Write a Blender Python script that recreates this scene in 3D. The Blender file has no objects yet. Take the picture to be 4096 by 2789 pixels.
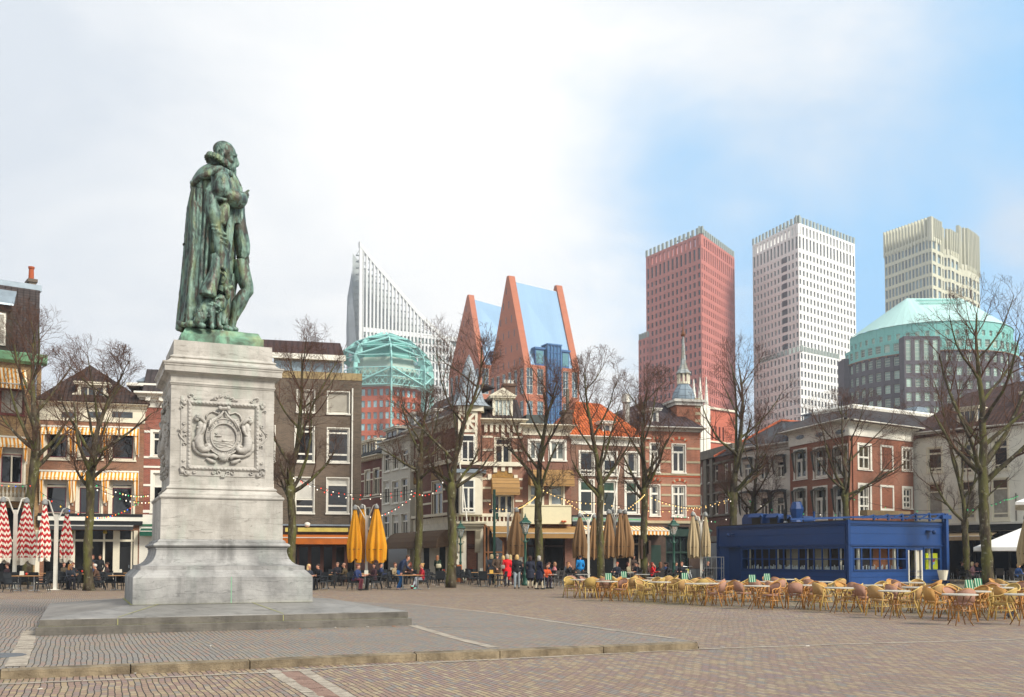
import bpy, bmesh, math, random
from mathutils import Vector, Matrix
from mathutils import noise as mnoise
S=bpy.context.scene
COL=S.collection
# ---------------- camera ----------------
F=3964.7; PC=2059.4; TH=0.043223; EYE=1.62
cam_d=bpy.data.cameras.new('camera'); cam=bpy.data.objects.new('camera',cam_d); COL.objects.link(cam); S.camera=cam
cam.location=(0,0,EYE); cam.rotation_euler=(math.pi/2+TH,0,0)
cam_d.sensor_width=36; cam_d.lens=F/4096*36; cam_d.shift_y=(PC-1394.5)/4096
cam_d.clip_start=.1; cam_d.clip_end=6000
# ---------------- world / sky ----------------
SUN_EL=math.radians(38); SUN_AZ=math.radians(128)   # azimuth clockwise from +Y
W=bpy.data.worlds.new("World"); S.world=W; W.use_nodes=True
def sky():
    nt=W.node_tree; N=nt.nodes; L=nt.links; N.clear()
    out=N.new('ShaderNodeOutputWorld'); bg=N.new('ShaderNodeBackground'); L.new(bg.outputs[0],out.inputs[0])
    st=N.new('ShaderNodeTexSky'); st.sky_type='NISHITA'; st.sun_disc=False; st.sun_elevation=SUN_EL; st.sun_rotation=SUN_AZ
    st.air_density=1.0; st.dust_density=.6; st.ozone_density=1.5
    sc=N.new('ShaderNodeVectorMath'); sc.operation='MULTIPLY'; L.new(st.outputs[0],sc.inputs[0]); sc.inputs[1].default_value=(1.4,1.45,1.65)
    tc=N.new('ShaderNodeTexCoord')
    def math_(op,a,b=None,clamp=False):
        m=N.new('ShaderNodeMath'); m.operation=op; m.use_clamp=clamp
        for i,v in enumerate((a,b)):
            if v is None: continue
            if isinstance(v,(int,float)): m.inputs[i].default_value=v
            else: L.new(v,m.inputs[i])
        return m.outputs[0]
    sep=N.new('ShaderNodeSeparateXYZ'); L.new(tc.outputs['Generated'],sep.inputs[0])
    x,y,z=sep.outputs
    # project direction on a cloud layer
    zz=math_('ADD',math_('MAXIMUM',z,0.0),.22)
    cx=math_('DIVIDE',x,zz); cy=math_('DIVIDE',y,zz)
    comb=N.new('ShaderNodeCombineXYZ'); L.new(cx,comb.inputs[0]); L.new(cy,comb.inputs[1]); comb.inputs[2].default_value=SKYSEED
    def noise(scale,detail,rough,dist=0.,vec=comb.outputs[0]):
        n=N.new('ShaderNodeTexNoise'); n.inputs['Scale'].default_value=scale; n.inputs['Detail'].default_value=detail; n.inputs['Roughness'].default_value=rough; n.inputs['Distortion'].default_value=dist
        L.new(vec,n.inputs['Vector']); return n.outputs['Fac']
    n1=noise(.75,8,.55,.3); n2=noise(2.2,7,.6,.4); n3=noise(.5,4,.5)
    # weather: a thick bank to the west breaking up to the east, placed by bearing and height
    yy=math_('MAXIMUM',math_('ABSOLUTE',y),.2); r=math_('DIVIDE',x,yy); e=math_('DIVIDE',z,yy)
    def blob(r0,e0,w,h):
        a=math_('DIVIDE',math_('SUBTRACT',r,r0),w); b=math_('DIVIDE',math_('SUBTRACT',e,e0),h)
        return math_('EXPONENT',math_('MULTIPLY',math_('ADD',math_('MULTIPLY',a,a),math_('MULTIPLY',b,b)),-1.))
    bank=math_('MINIMUM',math_('MAXIMUM',math_('MULTIPLY',math_('SUBTRACT',.13,r),5.),-.75),1.1)
    cover=math_('ADD',bank,math_('ADD',math_('MULTIPLY',math_('SUBTRACT',n1,.5),2.7),math_('MULTIPLY',math_('SUBTRACT',n2,.5),1.3)))
    for k_,a_ in (((.30,.47,.19,.15),1.25),((.25,.62,.3,.1),.5),((.53,.33,.07,.07),1.0),((.17,.40,.07,.10),-.5),((.1,.12,.3,.09),.5),((.45,.12,.3,.07),.5)): cover=math_('ADD',cover,math_('MULTIPLY',blob(*k_),a_))
    cover=math_('ADD',cover,math_('MULTIPLY',math_('MAXIMUM',math_('MULTIPLY',y,-1.0),0.),2.))
    cover=math_('ADD',cover,math_('MULTIPLY',math_('MAXIMUM',math_('SUBTRACT',e,.8),0.),.6))
    mr=N.new('ShaderNodeMapRange'); mr.interpolation_type='SMOOTHSTEP'; L.new(cover,mr.inputs[0]); mr.inputs[1].default_value=-.85; mr.inputs[2].default_value=.6
    tone=math_('ADD',math_('MULTIPLY',math_('SUBTRACT',n3,.5),.9),math_('MULTIPLY',math_('SUBTRACT',n2,.5),1.2))
    tone=math_('ADD',tone,math_('ADD',math_('MULTIPLY',blob(-.06,.5,.24,.3),.75),math_('MULTIPLY',blob(.0,.25,.25,.15),.3)))
    tone=math_('ADD',tone,math_('MULTIPLY',blob(.33,.5,.2,.15),.25))
    ramp=N.new('ShaderNodeMapRange'); L.new(tone,ramp.inputs[0]); ramp.inputs[1].default_value=-.1; ramp.inputs[2].default_value=.6
    cm=N.new('ShaderNodeMix'); cm.data_type='RGBA'; L.new(ramp.outputs[0],cm.inputs[0]); cm.inputs[6].default_value=(.65,.70,.76,1); cm.inputs[7].default_value=(.93,.93,.92,1)
    # bring cloud to sky-background units: background strength .1 => colours x10
    cs=N.new('ShaderNodeVectorMath'); cs.operation='SCALE'; L.new(cm.outputs[2],cs.inputs[0]); cs.inputs['Scale'].default_value=10*CLOUDGAIN
    mx=N.new('ShaderNodeMix'); mx.data_type='RGBA'; L.new(mr.outputs[0],mx.inputs[0])
    pb=N.new('ShaderNodeMix'); pb.data_type='RGBA'; pb.inputs[0].default_value=.75; L.new(sc.outputs[0],pb.inputs[6]); pb.inputs[7].default_value=(2.2,4.6,6.7,1); L.new(pb.outputs[2],mx.inputs[6]); L.new(cs.outputs[0],mx.inputs[7])
    L.new(mx.outputs[2],bg.inputs[0]); bg.inputs[1].default_value=.1
SKYSEED=3.1; CLOUDGAIN=.75
sky()
# ---------------- sun ----------------
sun_d=bpy.data.lights.new('sun','SUN'); sun_d.energy=3.2; sun_d.angle=math.radians(16); sun_d.color=(1,.94,.84)
sun=bpy.data.objects.new('sun',sun_d); COL.objects.link(sun)
sd=Vector((math.sin(SUN_AZ)*math.cos(SUN_EL),math.cos(SUN_AZ)*math.cos(SUN_EL),math.sin(SUN_EL)))
sun.rotation_euler=sd.to_track_quat('Z','Y').to_euler()
S.view_settings.view_transform='Standard'; S.view_settings.look='None'; S.view_settings.exposure=0.68; S.view_settings.gamma=1
S.render.engine='CYCLES'
S.cycles.max_bounces=6; S.cycles.transparent_max_bounces=8
# ---------------- projection helpers (where things stand) ----------------
def ray(px,py):
    a=(px-2048)/F; b=(PC-py)/F
    return Vector((a,math.cos(TH)-b*math.sin(TH),math.sin(TH)+b*math.cos(TH)))
def gp(px,py,z=0.):
    r=ray(px,py); t=(z-EYE)/r.z; return Vector((r.x*t,r.y*t,z))
def xat(px,Y,z=0.):
    t=(z-EYE)/Y; b=(t*math.cos(TH)-math.sin(TH))/(math.cos(TH)+t*math.sin(TH))
    return (px-2048)/F/(math.cos(TH)-b*math.sin(TH))*Y
def zat(py,Y):
    r=ray(2048,py); return EYE+Y*r.z/r.y
REG=dict(A=(0,1050,.4425),B=(0,1700,.4739),C=(1050,1300,.4425),D=(1050,1850,.3792),E=(1650,1500,.3792),F=(1650,1900,.316),G=(2250,1500,.3792),H=(2250,1950,.316),
 I=(2800,1550,.3792),J=(2800,1950,.3477),K=(3400,1100,.5058),L=(3400,1850,.4109),M=(2500,850,.5688),N=(1350,950,.5056),Q=(3500,800,.3794),R=(3700,1850,.316),T=(2900,880,.3288),
 U=(1750,2180,.2582),V=(1250,1250,.3161),X=(0,2180,.3012),P=(0,0,1.0),Z=(0,0,1.7632),SA=(600,500,.6006),PA=(700,1550,.2529))
def q(r,x,y):
    o=REG[r]; return (o[0]+x*o[2],o[1]+y*o[2])
# ---------------- object helpers ----------------
def tag(o,label=None,cat=None,group=None,kind=None):
    if label: o['label']=label
    if cat: o['category']=cat
    if group: o['group']=group
    if kind: o['kind']=kind
    return o
def empty(name,loc=(0,0,0),rz=0.,label=None,cat=None,group=None):
    o=bpy.data.objects.new(name,None); COL.objects.link(o); o.location=loc; o.rotation_euler=(0,0,rz); o.empty_display_size=.2
    return tag(o,label,cat,group)
class MB:
    def __init__(s): s.v=[]; s.f=[]; s.m=[]; s.sm=[]; s.cur=0; s.smooth=False; s.xf=None
    def add(s,vs,fs):
        b=len(s.v)
        if s.xf is not None: vs=[tuple(s.xf@Vector(p)) for p in vs]
        s.v+= [tuple(p) for p in vs]
        for f in fs: s.f.append(tuple(b+i for i in f)); s.m.append(s.cur); s.sm.append(s.smooth)
    def box(s,x0,x1,y0,y1,z0,z1):
        v=[(x0,y0,z0),(x1,y0,z0),(x1,y1,z0),(x0,y1,z0),(x0,y0,z1),(x1,y0,z1),(x1,y1,z1),(x0,y1,z1)]
        s.add(v,[(0,3,2,1),(4,5,6,7),(0,1,5,4),(1,2,6,5),(2,3,7,6),(3,0,4,7)])
    def hexa(s,v): s.add(v,[(0,3,2,1),(4,5,6,7),(0,1,5,4),(1,2,6,5),(2,3,7,6),(3,0,4,7)])
    def poly(s,pts): s.add(pts,[tuple(range(len(pts)))])
    def prism(s,pts,vec):
        n=len(pts); w=Vector(vec); a=[Vector(p) for p in pts]; b=[p+w for p in a]
        s.add(a+b,[tuple(range(n))[::-1],tuple(range(n,2*n))]+[(i,(i+1)%n,n+(i+1)%n,n+i) for i in range(n)])
    def tube(s,pts,rs,n=6,cap=True,flat=None):
        pts=[Vector(p) for p in pts]
        if isinstance(rs,(int,float)): rs=[rs]*len(pts)
        vs=[];fs=[]; up=None
        for i,p in enumerate(pts):
            t=(pts[min(i+1,len(pts)-1)]-pts[max(i-1,0)])
            if t.length<1e-9: t=Vector((0,0,1))
            t.normalize()
            if up is None: up=t.orthogonal().normalized()
            up=(up-t*up.dot(t))
            if up.length<1e-6: up=t.orthogonal()
            up.normalize(); w=t.cross(up)
            for k in range(n):
                a=2*math.pi*k/n; vs.append(p+(up*math.cos(a)+w*math.sin(a))*rs[i])
        for i in range(len(pts)-1):
            for k in range(n):
                fs.append((i*n+k,i*n+(k+1)%n,(i+1)*n+(k+1)%n,(i+1)*n+k))
        if cap: fs.append(tuple(range(n))[::-1]); fs.append(tuple(range((len(pts)-1)*n,len(pts)*n)))
        s.add(vs,fs)
    def rings(s,rs,cap=True,closed=True):
        n=len(rs[0]); vs=[p for r in rs for p in r]; fs=[]
        for i in range(len(rs)-1):
            for k in range(n if closed else n-1): fs.append((i*n+k,i*n+(k+1)%n,(i+1)*n+(k+1)%n,(i+1)*n+k))
        if cap: fs.append(tuple(range(n))[::-1]); fs.append(tuple(range((len(rs)-1)*n,len(rs)*n)))
        s.add(vs,fs)
    def lathe(s,prof,n=16,c=(0,0,0),sx=1,sy=1,cap=True):
        s.rings([[ (c[0]+r*sx*math.cos(2*math.pi*k/n),c[1]+r*sy*math.sin(2*math.pi*k/n),c[2]+z) for k in range(n)] for r,z in prof],cap)
    def sq(s,prof,c=(0,0),cap=True,asp=1.):
        s.rings([[(c[0]-r,c[1]-r*asp,z),(c[0]+r,c[1]-r*asp,z),(c[0]+r,c[1]+r*asp,z),(c[0]-r,c[1]+r*asp,z)] for r,z in prof],cap)
    def ell(s,c,r,n=12,m=8,rot=None):
        R=rot or Matrix.Identity(3); c=Vector(c)
        rr=[]
        for i in range(1,m):
            ph=math.pi*i/m-math.pi/2
            rr.append([c+R@Vector((r[0]*math.cos(ph)*math.cos(2*math.pi*k/n),r[1]*math.cos(ph)*math.sin(2*math.pi*k/n),r[2]*math.sin(ph))) for k in range(n)])
        b=len(s.v); s.rings(rr,cap=False)
        bot=c+R@Vector((0,0,-r[2])); top=c+R@Vector((0,0,r[2])); N_=(m-1)*n
        if s.xf is not None: bot=s.xf@bot; top=s.xf@top
        s.v+=[tuple(bot),tuple(top)]
        for k in range(n):
            s.f.append((b+(k+1)%n,b+k,b+N_)); s.m.append(s.cur); s.sm.append(s.smooth)
            s.f.append((b+N_-n+k,b+N_-n+(k+1)%n,b+N_+1)); s.m.append(s.cur); s.sm.append(s.smooth)
    def mesh(s,name,mats,uv=True):
        me=bpy.data.meshes.new(name); me.from_pydata(s.v,[],s.f)
        for m in (mats if isinstance(mats,(list,tuple)) else [mats]): me.materials.append(m)
        me.polygons.foreach_set('material_index',s.m); me.polygons.foreach_set('use_smooth',s.sm)
        me.update()
        if uv: boxuv(me)
        return me
    def build(s,name,mats,parent=None,uv=True,label=None):
        if not s.f: return None
        me=s.mesh(name,mats,uv); o=bpy.data.objects.new(name,me); COL.objects.link(o)
        if parent: o.parent=parent
        if label: o['label']=label
        return o
def boxuv(me):
    uvl=me.uv_layers.new(name='UVMap').data; Z=Vector((0,0,1))
    vs=me.vertices
    for p in me.polygons:
        n=p.normal
        if abs(n.z)>.985: t=Vector((1,0,0)); b=Vector((0,1,0))
        else:
            t=Z.cross(n); t.normalize(); b=n.cross(t)
        for li in p.loop_indices:
            c=vs[me.loops[li].vertex_index].co; uvl[li].uv=(c.dot(t),c.dot(b))
def mkobj(name,me,parent=None,loc=(0,0,0),rz=0.):
    o=bpy.data.objects.new(name,me); COL.objects.link(o); o.location=loc; o.rotation_euler=(0,0,rz)
    if parent: o.parent=parent
    return o
KIDS={}
def kids(o):
    return [c for c in COL.objects if c.parent==o]
def tree_of(o): return (o,[tree_of(c) for c in kids(o)])
def dup(tr,loc=None,rz=None,label=None,group=None,parent=None):
    o,ch=tr; c=o.copy(); COL.objects.link(c)
    if parent is not None: c.parent=parent
    if loc is not None: c.location=loc
    if rz is not None: c.rotation_euler=(0,0,rz)
    if label: c['label']=label
    if group: c['group']=group
    for t in ch: dup(t,parent=c)
    return c
class Once:
    """first placement moves the prototype itself, later ones copy it"""
    def __init__(s,root): s.t=tree_of(root); s.used=False
    def put(s,loc,rz=0.,label=None,group=None):
        if not s.used:
            s.used=True; o=s.t[0]; o.location=loc; o.rotation_euler=(0,0,rz)
            return tag(o,label,None,group)
        return dup(s.t,loc,rz,label,group)
# ---------------- materials ----------------
MATS={}
def hexc(h):
    c=[int(h[i:i+2],16)/255 for i in (0,2,4)]
    return tuple((x/12.92 if x<=.04045 else ((x+.055)/1.055)**2.4) for x in c)+(1,)
def C4(c): return hexc(c) if isinstance(c,str) else (tuple(c)+(1,))[:4]
class NT:
    def __init__(s,name):
        s.mat=bpy.data.materials.new(name); s.mat.use_nodes=True; s.nt=s.mat.node_tree; s.N=s.nt.nodes; s.L=s.nt.links; s.N.clear()
        s.out=s.N.new('ShaderNodeOutputMaterial'); s.b=s.N.new('ShaderNodeBsdfPrincipled'); s.L.new(s.b.outputs[0],s.out.inputs[0])
        s.tc=s.N.new('ShaderNodeTexCoord')
    def n(s,t,**k):
        x=s.N.new(t)
        for a,b in k.items(): setattr(x,a,b)
        return x
    def put(s,sock,v):
        if hasattr(v,'is_output') or hasattr(v,'links'): s.L.new(v,sock)
        else: sock.default_value=v
    def map(s,vec,loc=(0,0,0),rot=(0,0,0),sc=(1,1,1)):
        m=s.n('ShaderNodeMapping'); s.L.new(vec,m.inputs[0]); m.inputs[1].default_value=loc; m.inputs[2].default_value=rot; m.inputs[3].default_value=sc; return m.outputs[0]
    def noise(s,scale,detail=4,rough=.55,vec=None,out='Fac',dist=0.):
        x=s.n('ShaderNodeTexNoise'); s.L.new(vec if vec is not None else s.tc.outputs['Object'],x.inputs['Vector'])
        x.inputs['Scale'].default_value=scale; x.inputs['Detail'].default_value=detail; x.inputs['Roughness'].default_value=rough; x.inputs['Distortion'].default_value=dist
        return x.outputs[out]
    def ramp(s,fac,st,interp='LINEAR'):
        x=s.n('ShaderNodeValToRGB'); s.put(x.inputs[0],fac); cr=x.color_ramp; cr.interpolation=interp
        while len(cr.elements)<len(st): cr.elements.new(.5)
        for e,(p,c) in zip(cr.elements,st): e.position=p; e.color=C4(c)
        return x.outputs[0]
    def mix(s,fac,a,b,mode='MIX'):
        x=s.n('ShaderNodeMix',data_type='RGBA',blend_type=mode); s.put(x.inputs[0],fac)
        s.put(x.inputs[6],a if hasattr(a,'links') else C4(a)); s.put(x.inputs[7],b if hasattr(b,'links') else C4(b)); return x.outputs[2]
    def math(s,op,a,b=0.,clamp=False):
        x=s.n('ShaderNodeMath',operation=op,use_clamp=clamp); s.put(x.inputs[0],a); s.put(x.inputs[1],b); return x.outputs[0]
    def mr(s,v,a,b,c=0.,d=1.):
        x=s.n('ShaderNodeMapRange'); s.put(x.inputs[0],v)
        for i,k in enumerate((a,b,c,d)): x.inputs[i+1].default_value=k
        return x.outputs[0]
    def bump(s,h,st=.5,dist=.02):
        x=s.n('ShaderNodeBump'); s.L.new(h,x.inputs['Height']); x.inputs['Strength'].default_value=st; x.inputs['Distance'].default_value=dist; s.L.new(x.outputs[0],s.b.inputs['Normal'])
    def fin(s,col,rough=.8,metal=0.,spec=.5):
        s.put(s.b.inputs['Base Color'],col if hasattr(col,'links') else C4(col)); s.put(s.b.inputs['Roughness'],rough); s.b.inputs['Metallic'].default_value=metal; s.b.inputs['Specular IOR Level'].default_value=spec
        return s.mat
def cached(fn):
    def w(*a,**k):
        key=(fn.__name__,)+tuple(a)+tuple(sorted(k.items()))
        if key not in MATS: MATS[key]=fn(*a,**k)
        return MATS[key]
    return w
@cached
def plain(c,rough=.7,metal=0.,var=.18,scale=2.,bump=0.,spec=.4,name='paint'):
    m=NT(name); n=m.noise(scale,6,.6); base=C4(c)
    dk=tuple(x*(1-var) for x in base[:3]); lt=tuple(min(1,x*(1+var*.6)) for x in base[:3])
    col=m.ramp(n,[(.3,dk),(.7,lt)])
    n2=m.noise(scale*14,4,.6)
    col=m.mix(m.mr(n2,.35,.75,0,.25),col,tuple(x*.7 for x in base[:3]))
    if bump: m.bump(m.noise(scale*25,3),bump,.01)
    return m.fin(col,m.mr(n,.2,.8,max(.02,rough-.1),min(1,rough+.1)),metal,spec)
@cached
def brick(c1,c2,mort='8f8577',w=.22,h=.065,bump=.4,dirt=.35,name='brick wall'):
    m=NT(name); b=m.n('ShaderNodeTexBrick'); m.L.new(m.tc.outputs['UV'],b.inputs['Vector'])
    b.inputs['Color1'].default_value=C4(c1); b.inputs['Color2'].default_value=C4(c2); b.inputs['Mortar'].default_value=C4(mort)
    b.inputs['Scale'].default_value=1; b.inputs['Mortar Size'].default_value=.006; b.inputs['Mortar Smooth'].default_value=.3; b.inputs['Brick Width'].default_value=w; b.inputs['Row Height'].default_value=h
    n=m.noise(.7,7,.65); col=m.mix(m.mr(n,.42,.75,0,dirt),b.outputs['Color'],(.035,.028,.024))
    st=m.noise(1.,5,.6,vec=m.map(m.tc.outputs['Object'],sc=(3.5,3.5,.25)))
    col=m.mix(m.mr(st,.5,.8,0,dirt*.8),col,(.03,.027,.025))
    col=m.mix(m.mr(m.noise(.35,4,.5),.45,.7,0,.22),col,(.42,.30,.22))
    m.bump(b.outputs['Fac'],-bump,.01)
    return m.fin(col,.85,0,.25)
@cached
def tiles(c1,c2,w=.3,h=.28,name='roof tiles'):
    m=NT(name); b=m.n('ShaderNodeTexBrick'); m.L.new(m.tc.outputs['UV'],b.inputs['Vector'])
    b.inputs['Color1'].default_value=C4(c1); b.inputs['Color2'].default_value=C4(c2); b.inputs['Mortar'].default_value=tuple(x*.25 for x in C4(c1)[:3])+(1,)
    b.inputs['Scale'].default_value=1; b.inputs['Mortar Size'].default_value=.022; b.inputs['Mortar Smooth'].default_value=.6; b.inputs['Brick Width'].default_value=w; b.inputs['Row Height'].default_value=h; b.offset=.0
    n=m.noise(1.2,6,.6); col=m.mix(m.mr(n,.4,.75,0,.5),b.outputs['Color'],tuple(x*.45 for x in C4(c2)[:3]))
    sep=m.n('ShaderNodeSeparateXYZ'); m.L.new(m.tc.outputs['UV'],sep.inputs[0])
    wv=m.math('SINE',m.math('MULTIPLY',sep.outputs[0],2*math.pi/w)); saw=m.math('FRACT',m.math('DIVIDE',sep.outputs[1],h))
    hgt=m.math('ADD',m.math('MULTIPLY',wv,.5),m.math('MULTIPLY',saw,-1.))
    m.bump(hgt,.9,.05)
    return m.fin(col,.7,0,.3)
@cached
def glass(c='0c1013',rough=.06,var=.5,name='window glass'):
    m=NT(name); n=m.noise(.8,3,.5); b=C4(c)
    col=m.ramp(n,[(.35,tuple(x*(1-var) for x in b[:3])),(.65,tuple(x*(1+var)+.004 for x in b[:3]))])
    m.bump(m.noise(.9,2),.06,.05)
    m.b.inputs['IOR'].default_value=1.6
    return m.fin(col,rough,0,.7)
@cached
def stripes(c1,c2,period=.3,axis=0,duty=.5,rough=.85,warp=0.,name='striped fabric'):
    m=NT(name); sep=m.n('ShaderNodeSeparateXYZ')
    m.L.new(m.tc.outputs['UV' if axis<2 else 'Object'],sep.inputs[0]); v=sep.outputs[axis]
    if warp: v=m.math('ADD',v,m.math('MULTIPLY',m.noise(3,2,.5),warp))
    f=m.math('FRACT',m.math('DIVIDE',v,period)); k=m.math('GREATER_THAN',f,duty)
    return m.fin(m.mix(k,c1,c2),rough,0,.2)
WHITE=plain('e6e2d4',.55,var=.1,name='white paint'); CREAM=plain('ded6bf',.6,var=.1,name='cream paint')
GREYW=plain('c9c6bc',.6,var=.12,name='grey white paint')
GLASS=glass(); GLASSL=glass('3a4246',.08,.4,name='pale glass'); BLACK=plain('17181a',.5,var=.3,name='black paint')
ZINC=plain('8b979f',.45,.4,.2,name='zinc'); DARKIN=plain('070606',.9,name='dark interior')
CURT=plain('9c978b',.8,var=.35,scale=3.,name='curtain')
# ================= ground =================
MA=.41308                      # the paving follows the monument's axes
@cached
def paving(pal='square',name='clinker paving'):
    m=NT(name); o=m.tc.outputs['Object']
    wob=m.noise(.35,3,.5,out='Color'); add=m.n('ShaderNodeVectorMath',operation='MULTIPLY_ADD'); m.L.new(wob,add.inputs[0]); add.inputs[1].default_value=(.22,.22,0); m.L.new(o,add.inputs[2])
    wob2=m.noise(3.,2,.5,out='Color'); add2=m.n('ShaderNodeVectorMath',operation='MULTIPLY_ADD'); m.L.new(wob2,add2.inputs[0]); add2.inputs[1].default_value=(.03,.03,0); m.L.new(add.outputs[0],add2.inputs[2])
    vec=m.map(add2.outputs[0],rot=(0,0,-(MA+math.pi/2)))
    b=m.n('ShaderNodeTexBrick'); m.L.new(vec,b.inputs['Vector']); b.inputs['Scale'].default_value=1
    b.inputs['Color1'].default_value=(0,0,0,1); b.inputs['Color2'].default_value=(1,1,1,1); b.inputs['Mortar'].default_value=(.5,.5,.5,1)
    b.inputs['Brick Width'].default_value=.21; b.inputs['Row Height'].default_value=.078; b.inputs['Mortar Size'].default_value=.0075; b.inputs['Mortar Smooth'].default_value=.5
    if pal=='square': st=[(0,'8a7064'),(.14,'a69270'),(.27,'937a66'),(.40,'84706f'),(.52,'a8977c'),(.63,'7e7b77'),(.74,'9c866c'),(.86,'8d7066')]
    else: st=[(0,'7d7e7d'),(.15,'8e776b'),(.3,'73777a'),(.45,'96856f'),(.6,'87827b'),(.72,'967166'),(.85,'6f7577')]
    col=m.ramp(b.outputs['Color'],st,'CONSTANT')
    fine=m.noise(28,3,.6); col=m.mix(m.mr(fine,.3,.8,0,.35),col,(.07,.055,.045))
    patch=m.noise(.22,5,.6); col=m.mix(m.mr(patch,.4,.7,0,.35),col,'8b7462' if pal=='square' else '6f6a62')
    patch2=m.noise(.6,5,.6,vec=m.map(o,loc=(7,3,0))); col=m.mix(m.mr(patch2,.52,.8,0,.5),col,(.2,.15,.09))
    col=m.mix(.16 if pal=='square' else .4,col,'948069' if pal=='square' else '918475')
    # moss in the joints and a green film where the chairs stand
    mo=m.noise(1.3,4,.6,vec=m.map(o,loc=(3,9,0)))
    jc=m.mix(m.mr(mo,.5,.68),(.03,.022,.016),(.075,.085,.02))
    col=m.mix(b.outputs['Fac'],col,jc)
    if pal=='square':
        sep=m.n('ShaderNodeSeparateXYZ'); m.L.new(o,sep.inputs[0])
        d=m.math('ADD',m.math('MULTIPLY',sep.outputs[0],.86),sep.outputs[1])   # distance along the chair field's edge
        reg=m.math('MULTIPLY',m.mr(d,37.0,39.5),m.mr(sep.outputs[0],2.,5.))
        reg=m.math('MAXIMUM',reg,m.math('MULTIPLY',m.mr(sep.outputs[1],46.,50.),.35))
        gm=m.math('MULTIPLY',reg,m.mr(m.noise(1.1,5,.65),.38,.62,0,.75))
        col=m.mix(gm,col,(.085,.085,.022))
    h=m.math('ADD',m.math('MULTIPLY',b.outputs['Fac'],-1.),m.math('MULTIPLY',fine,.35)); m.bump(h,.75,.02)
    return m.fin(col,m.mr(patch,.3,.7,.5,.75),0,.35)
@cached
def stone(c1,c2,scale=1.,bump=.4,rough=.75,streak=.5,green=0.,name='stone'):
    m=NT(name); o=m.tc.outputs['Object']
    n=m.noise(scale*1.2,7,.62); col=m.ramp(n,[(.32,c1),(.62,c2)])
    n2=m.noise(scale*5,5,.6); col=m.mix(m.mr(n2,.5,.75,0,.35),col,tuple(x*.5 for x in C4(c1)[:3]))
    s=m.noise(scale,6,.65,vec=m.map(o,sc=(2.6,2.6,.22))); col=m.mix(m.mr(s,.5,.75,0,streak),col,tuple(x*.42 for x in C4(c1)[:3]))
    if green:
        g=m.noise(scale*.8,6,.6,vec=m.map(o,sc=(2.2,2.2,.3),loc=(4,2,8))); col=m.mix(m.mr(g,.52,.75,0,green),col,(.27,.42,.33))
    cr=m.n('ShaderNodeTexWave'); m.L.new(m.map(o,sc=(.35,.35,2.2)),cr.inputs['Vector']); cr.bands_direction='Z'; cr.inputs['Scale'].default_value=1.2; cr.inputs['Distortion'].default_value=22; cr.inputs['Detail'].default_value=4
    col=m.mix(m.mr(cr.outputs['Fac'],.0,.02,.4,0),col,tuple(x*.4 for x in C4(c1)[:3]))
    m.bump(m.noise(scale*18,4,.6),bump,.015)
    return m.fin(col,rough,0,.3)
def ground():
    m=MB(); n=1800; m.poly([(-n,-60,0),(n,-60,0),(n,3200,0),(-n,3200,0)])
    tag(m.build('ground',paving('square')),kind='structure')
ground()
KERB=[gp(x,y,.12) for x,y in ((-900,2722),(0,2683),(1000,2643),(1665,2614),(2000,2603),(2793,2571))]
BACK=[gp(x,y,.12) for x,y in ((2793,2567),(2348,2508),(2000,2456),(1645,2418),(1250,2398),(700,2392),(0,2398),(-900,2410))]
def platform():
    m=MB(); kb=[k+Vector((0,.17,0)) for k in KERB]
    m.poly([tuple(p) for p in kb+BACK[1:]])
    # worn edge easing down to the square
    c=Vector((-7.2,19,0)); out=[]
    BACK[0]=kb[-1].copy()
    for i_,p in enumerate(BACK):
        d=(p-c); d.z=0; d.normalize(); o=p+d*(1.1 if i_ else .05); o.z=.001; out.append(o)
    for i in range(len(BACK)-1): m.add([BACK[i],out[i],out[i+1],BACK[i+1]],[(0,1,2,3)])
    tag(m.build('platform',paving('raised',name='grey clinker paving')),kind='structure')
    k=MB(); K=stone('5c503f','8f8067',2.5,.9,.8,.3,name='kerb granite')
    ts=[0,.33,.66,1]
    for i in range(len(KERB)-1):
        a,b=KERB[i],KERB[i+1]; L=(b-a).length; nn=max(1,round(L/1.9)); d=(b-a)/L; w=Vector((-d.y,d.x,0))
        for j in range(nn):
            p=a+d*(L*j/nn+.008); r=a+d*(L*(j+1)/nn-.008); q0=p+w*.2; q1=r+w*.2
            dz=-.012
            k.hexa([(p.x,p.y,-.05),(r.x,r.y,-.05),(q1.x,q1.y,-.05),(q0.x,q0.y,-.05),(p.x,p.y,.125+dz),(r.x,r.y,.125+dz),(q1.x,q1.y,.13),(q0.x,q0.y,.13)])
    o=k.build('kerb',K); tag(o,kind='structure')
platform()
BAND=stone('8a7f72','b0a594',4.,.6,.8,.2,name='band stone')
def strip(pts,w,z,mat=BAND,name='path'):
    m=MB(); P=[gp(x,y,z) for x,y in pts]; rnd=random.Random(len(pts)+int(pts[0][0]))
    for i in range(len(P)-1):
        a,b=P[i],P[i+1]; L=(b-a).length; d=(b-a)/L; s=Vector((-d.y,d.x,0))*w/2; t=0
        while t<L:
            l=min(rnd.uniform(.35,.6),L-t); 
            if l<.05: break
            p=a+d*t; r=a+d*(t+l-.015); k=rnd.uniform(.9,1.05); zz=Vector((0,0,.004+rnd.uniform(0,.004)))
            m.add([p-s*k+zz,r-s*k+zz,r+s*k+zz,p+s*k+zz],[(0,1,2,3)]); t+=l
    return tag(m.build(name,mat),kind='structure')
strip([(1650,2503),(1800,2548),(1975,2592)],.2,.12)
strip([(1640,2417),(2000,2455),(2340,2507),(2700,2555)],.13,.12)
strip([(122,2525),(92,2600),(62,2668)],.28,.12)
strip([(1900,2507),(1640,2509)],.1,.12)
strip([(-400,2762),(0,2738),(500,2718),(1000,2695),(1500,2663),(2000,2639),(2794,2598),(3400,2577),(4200,2555)],.13,0)
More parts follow.
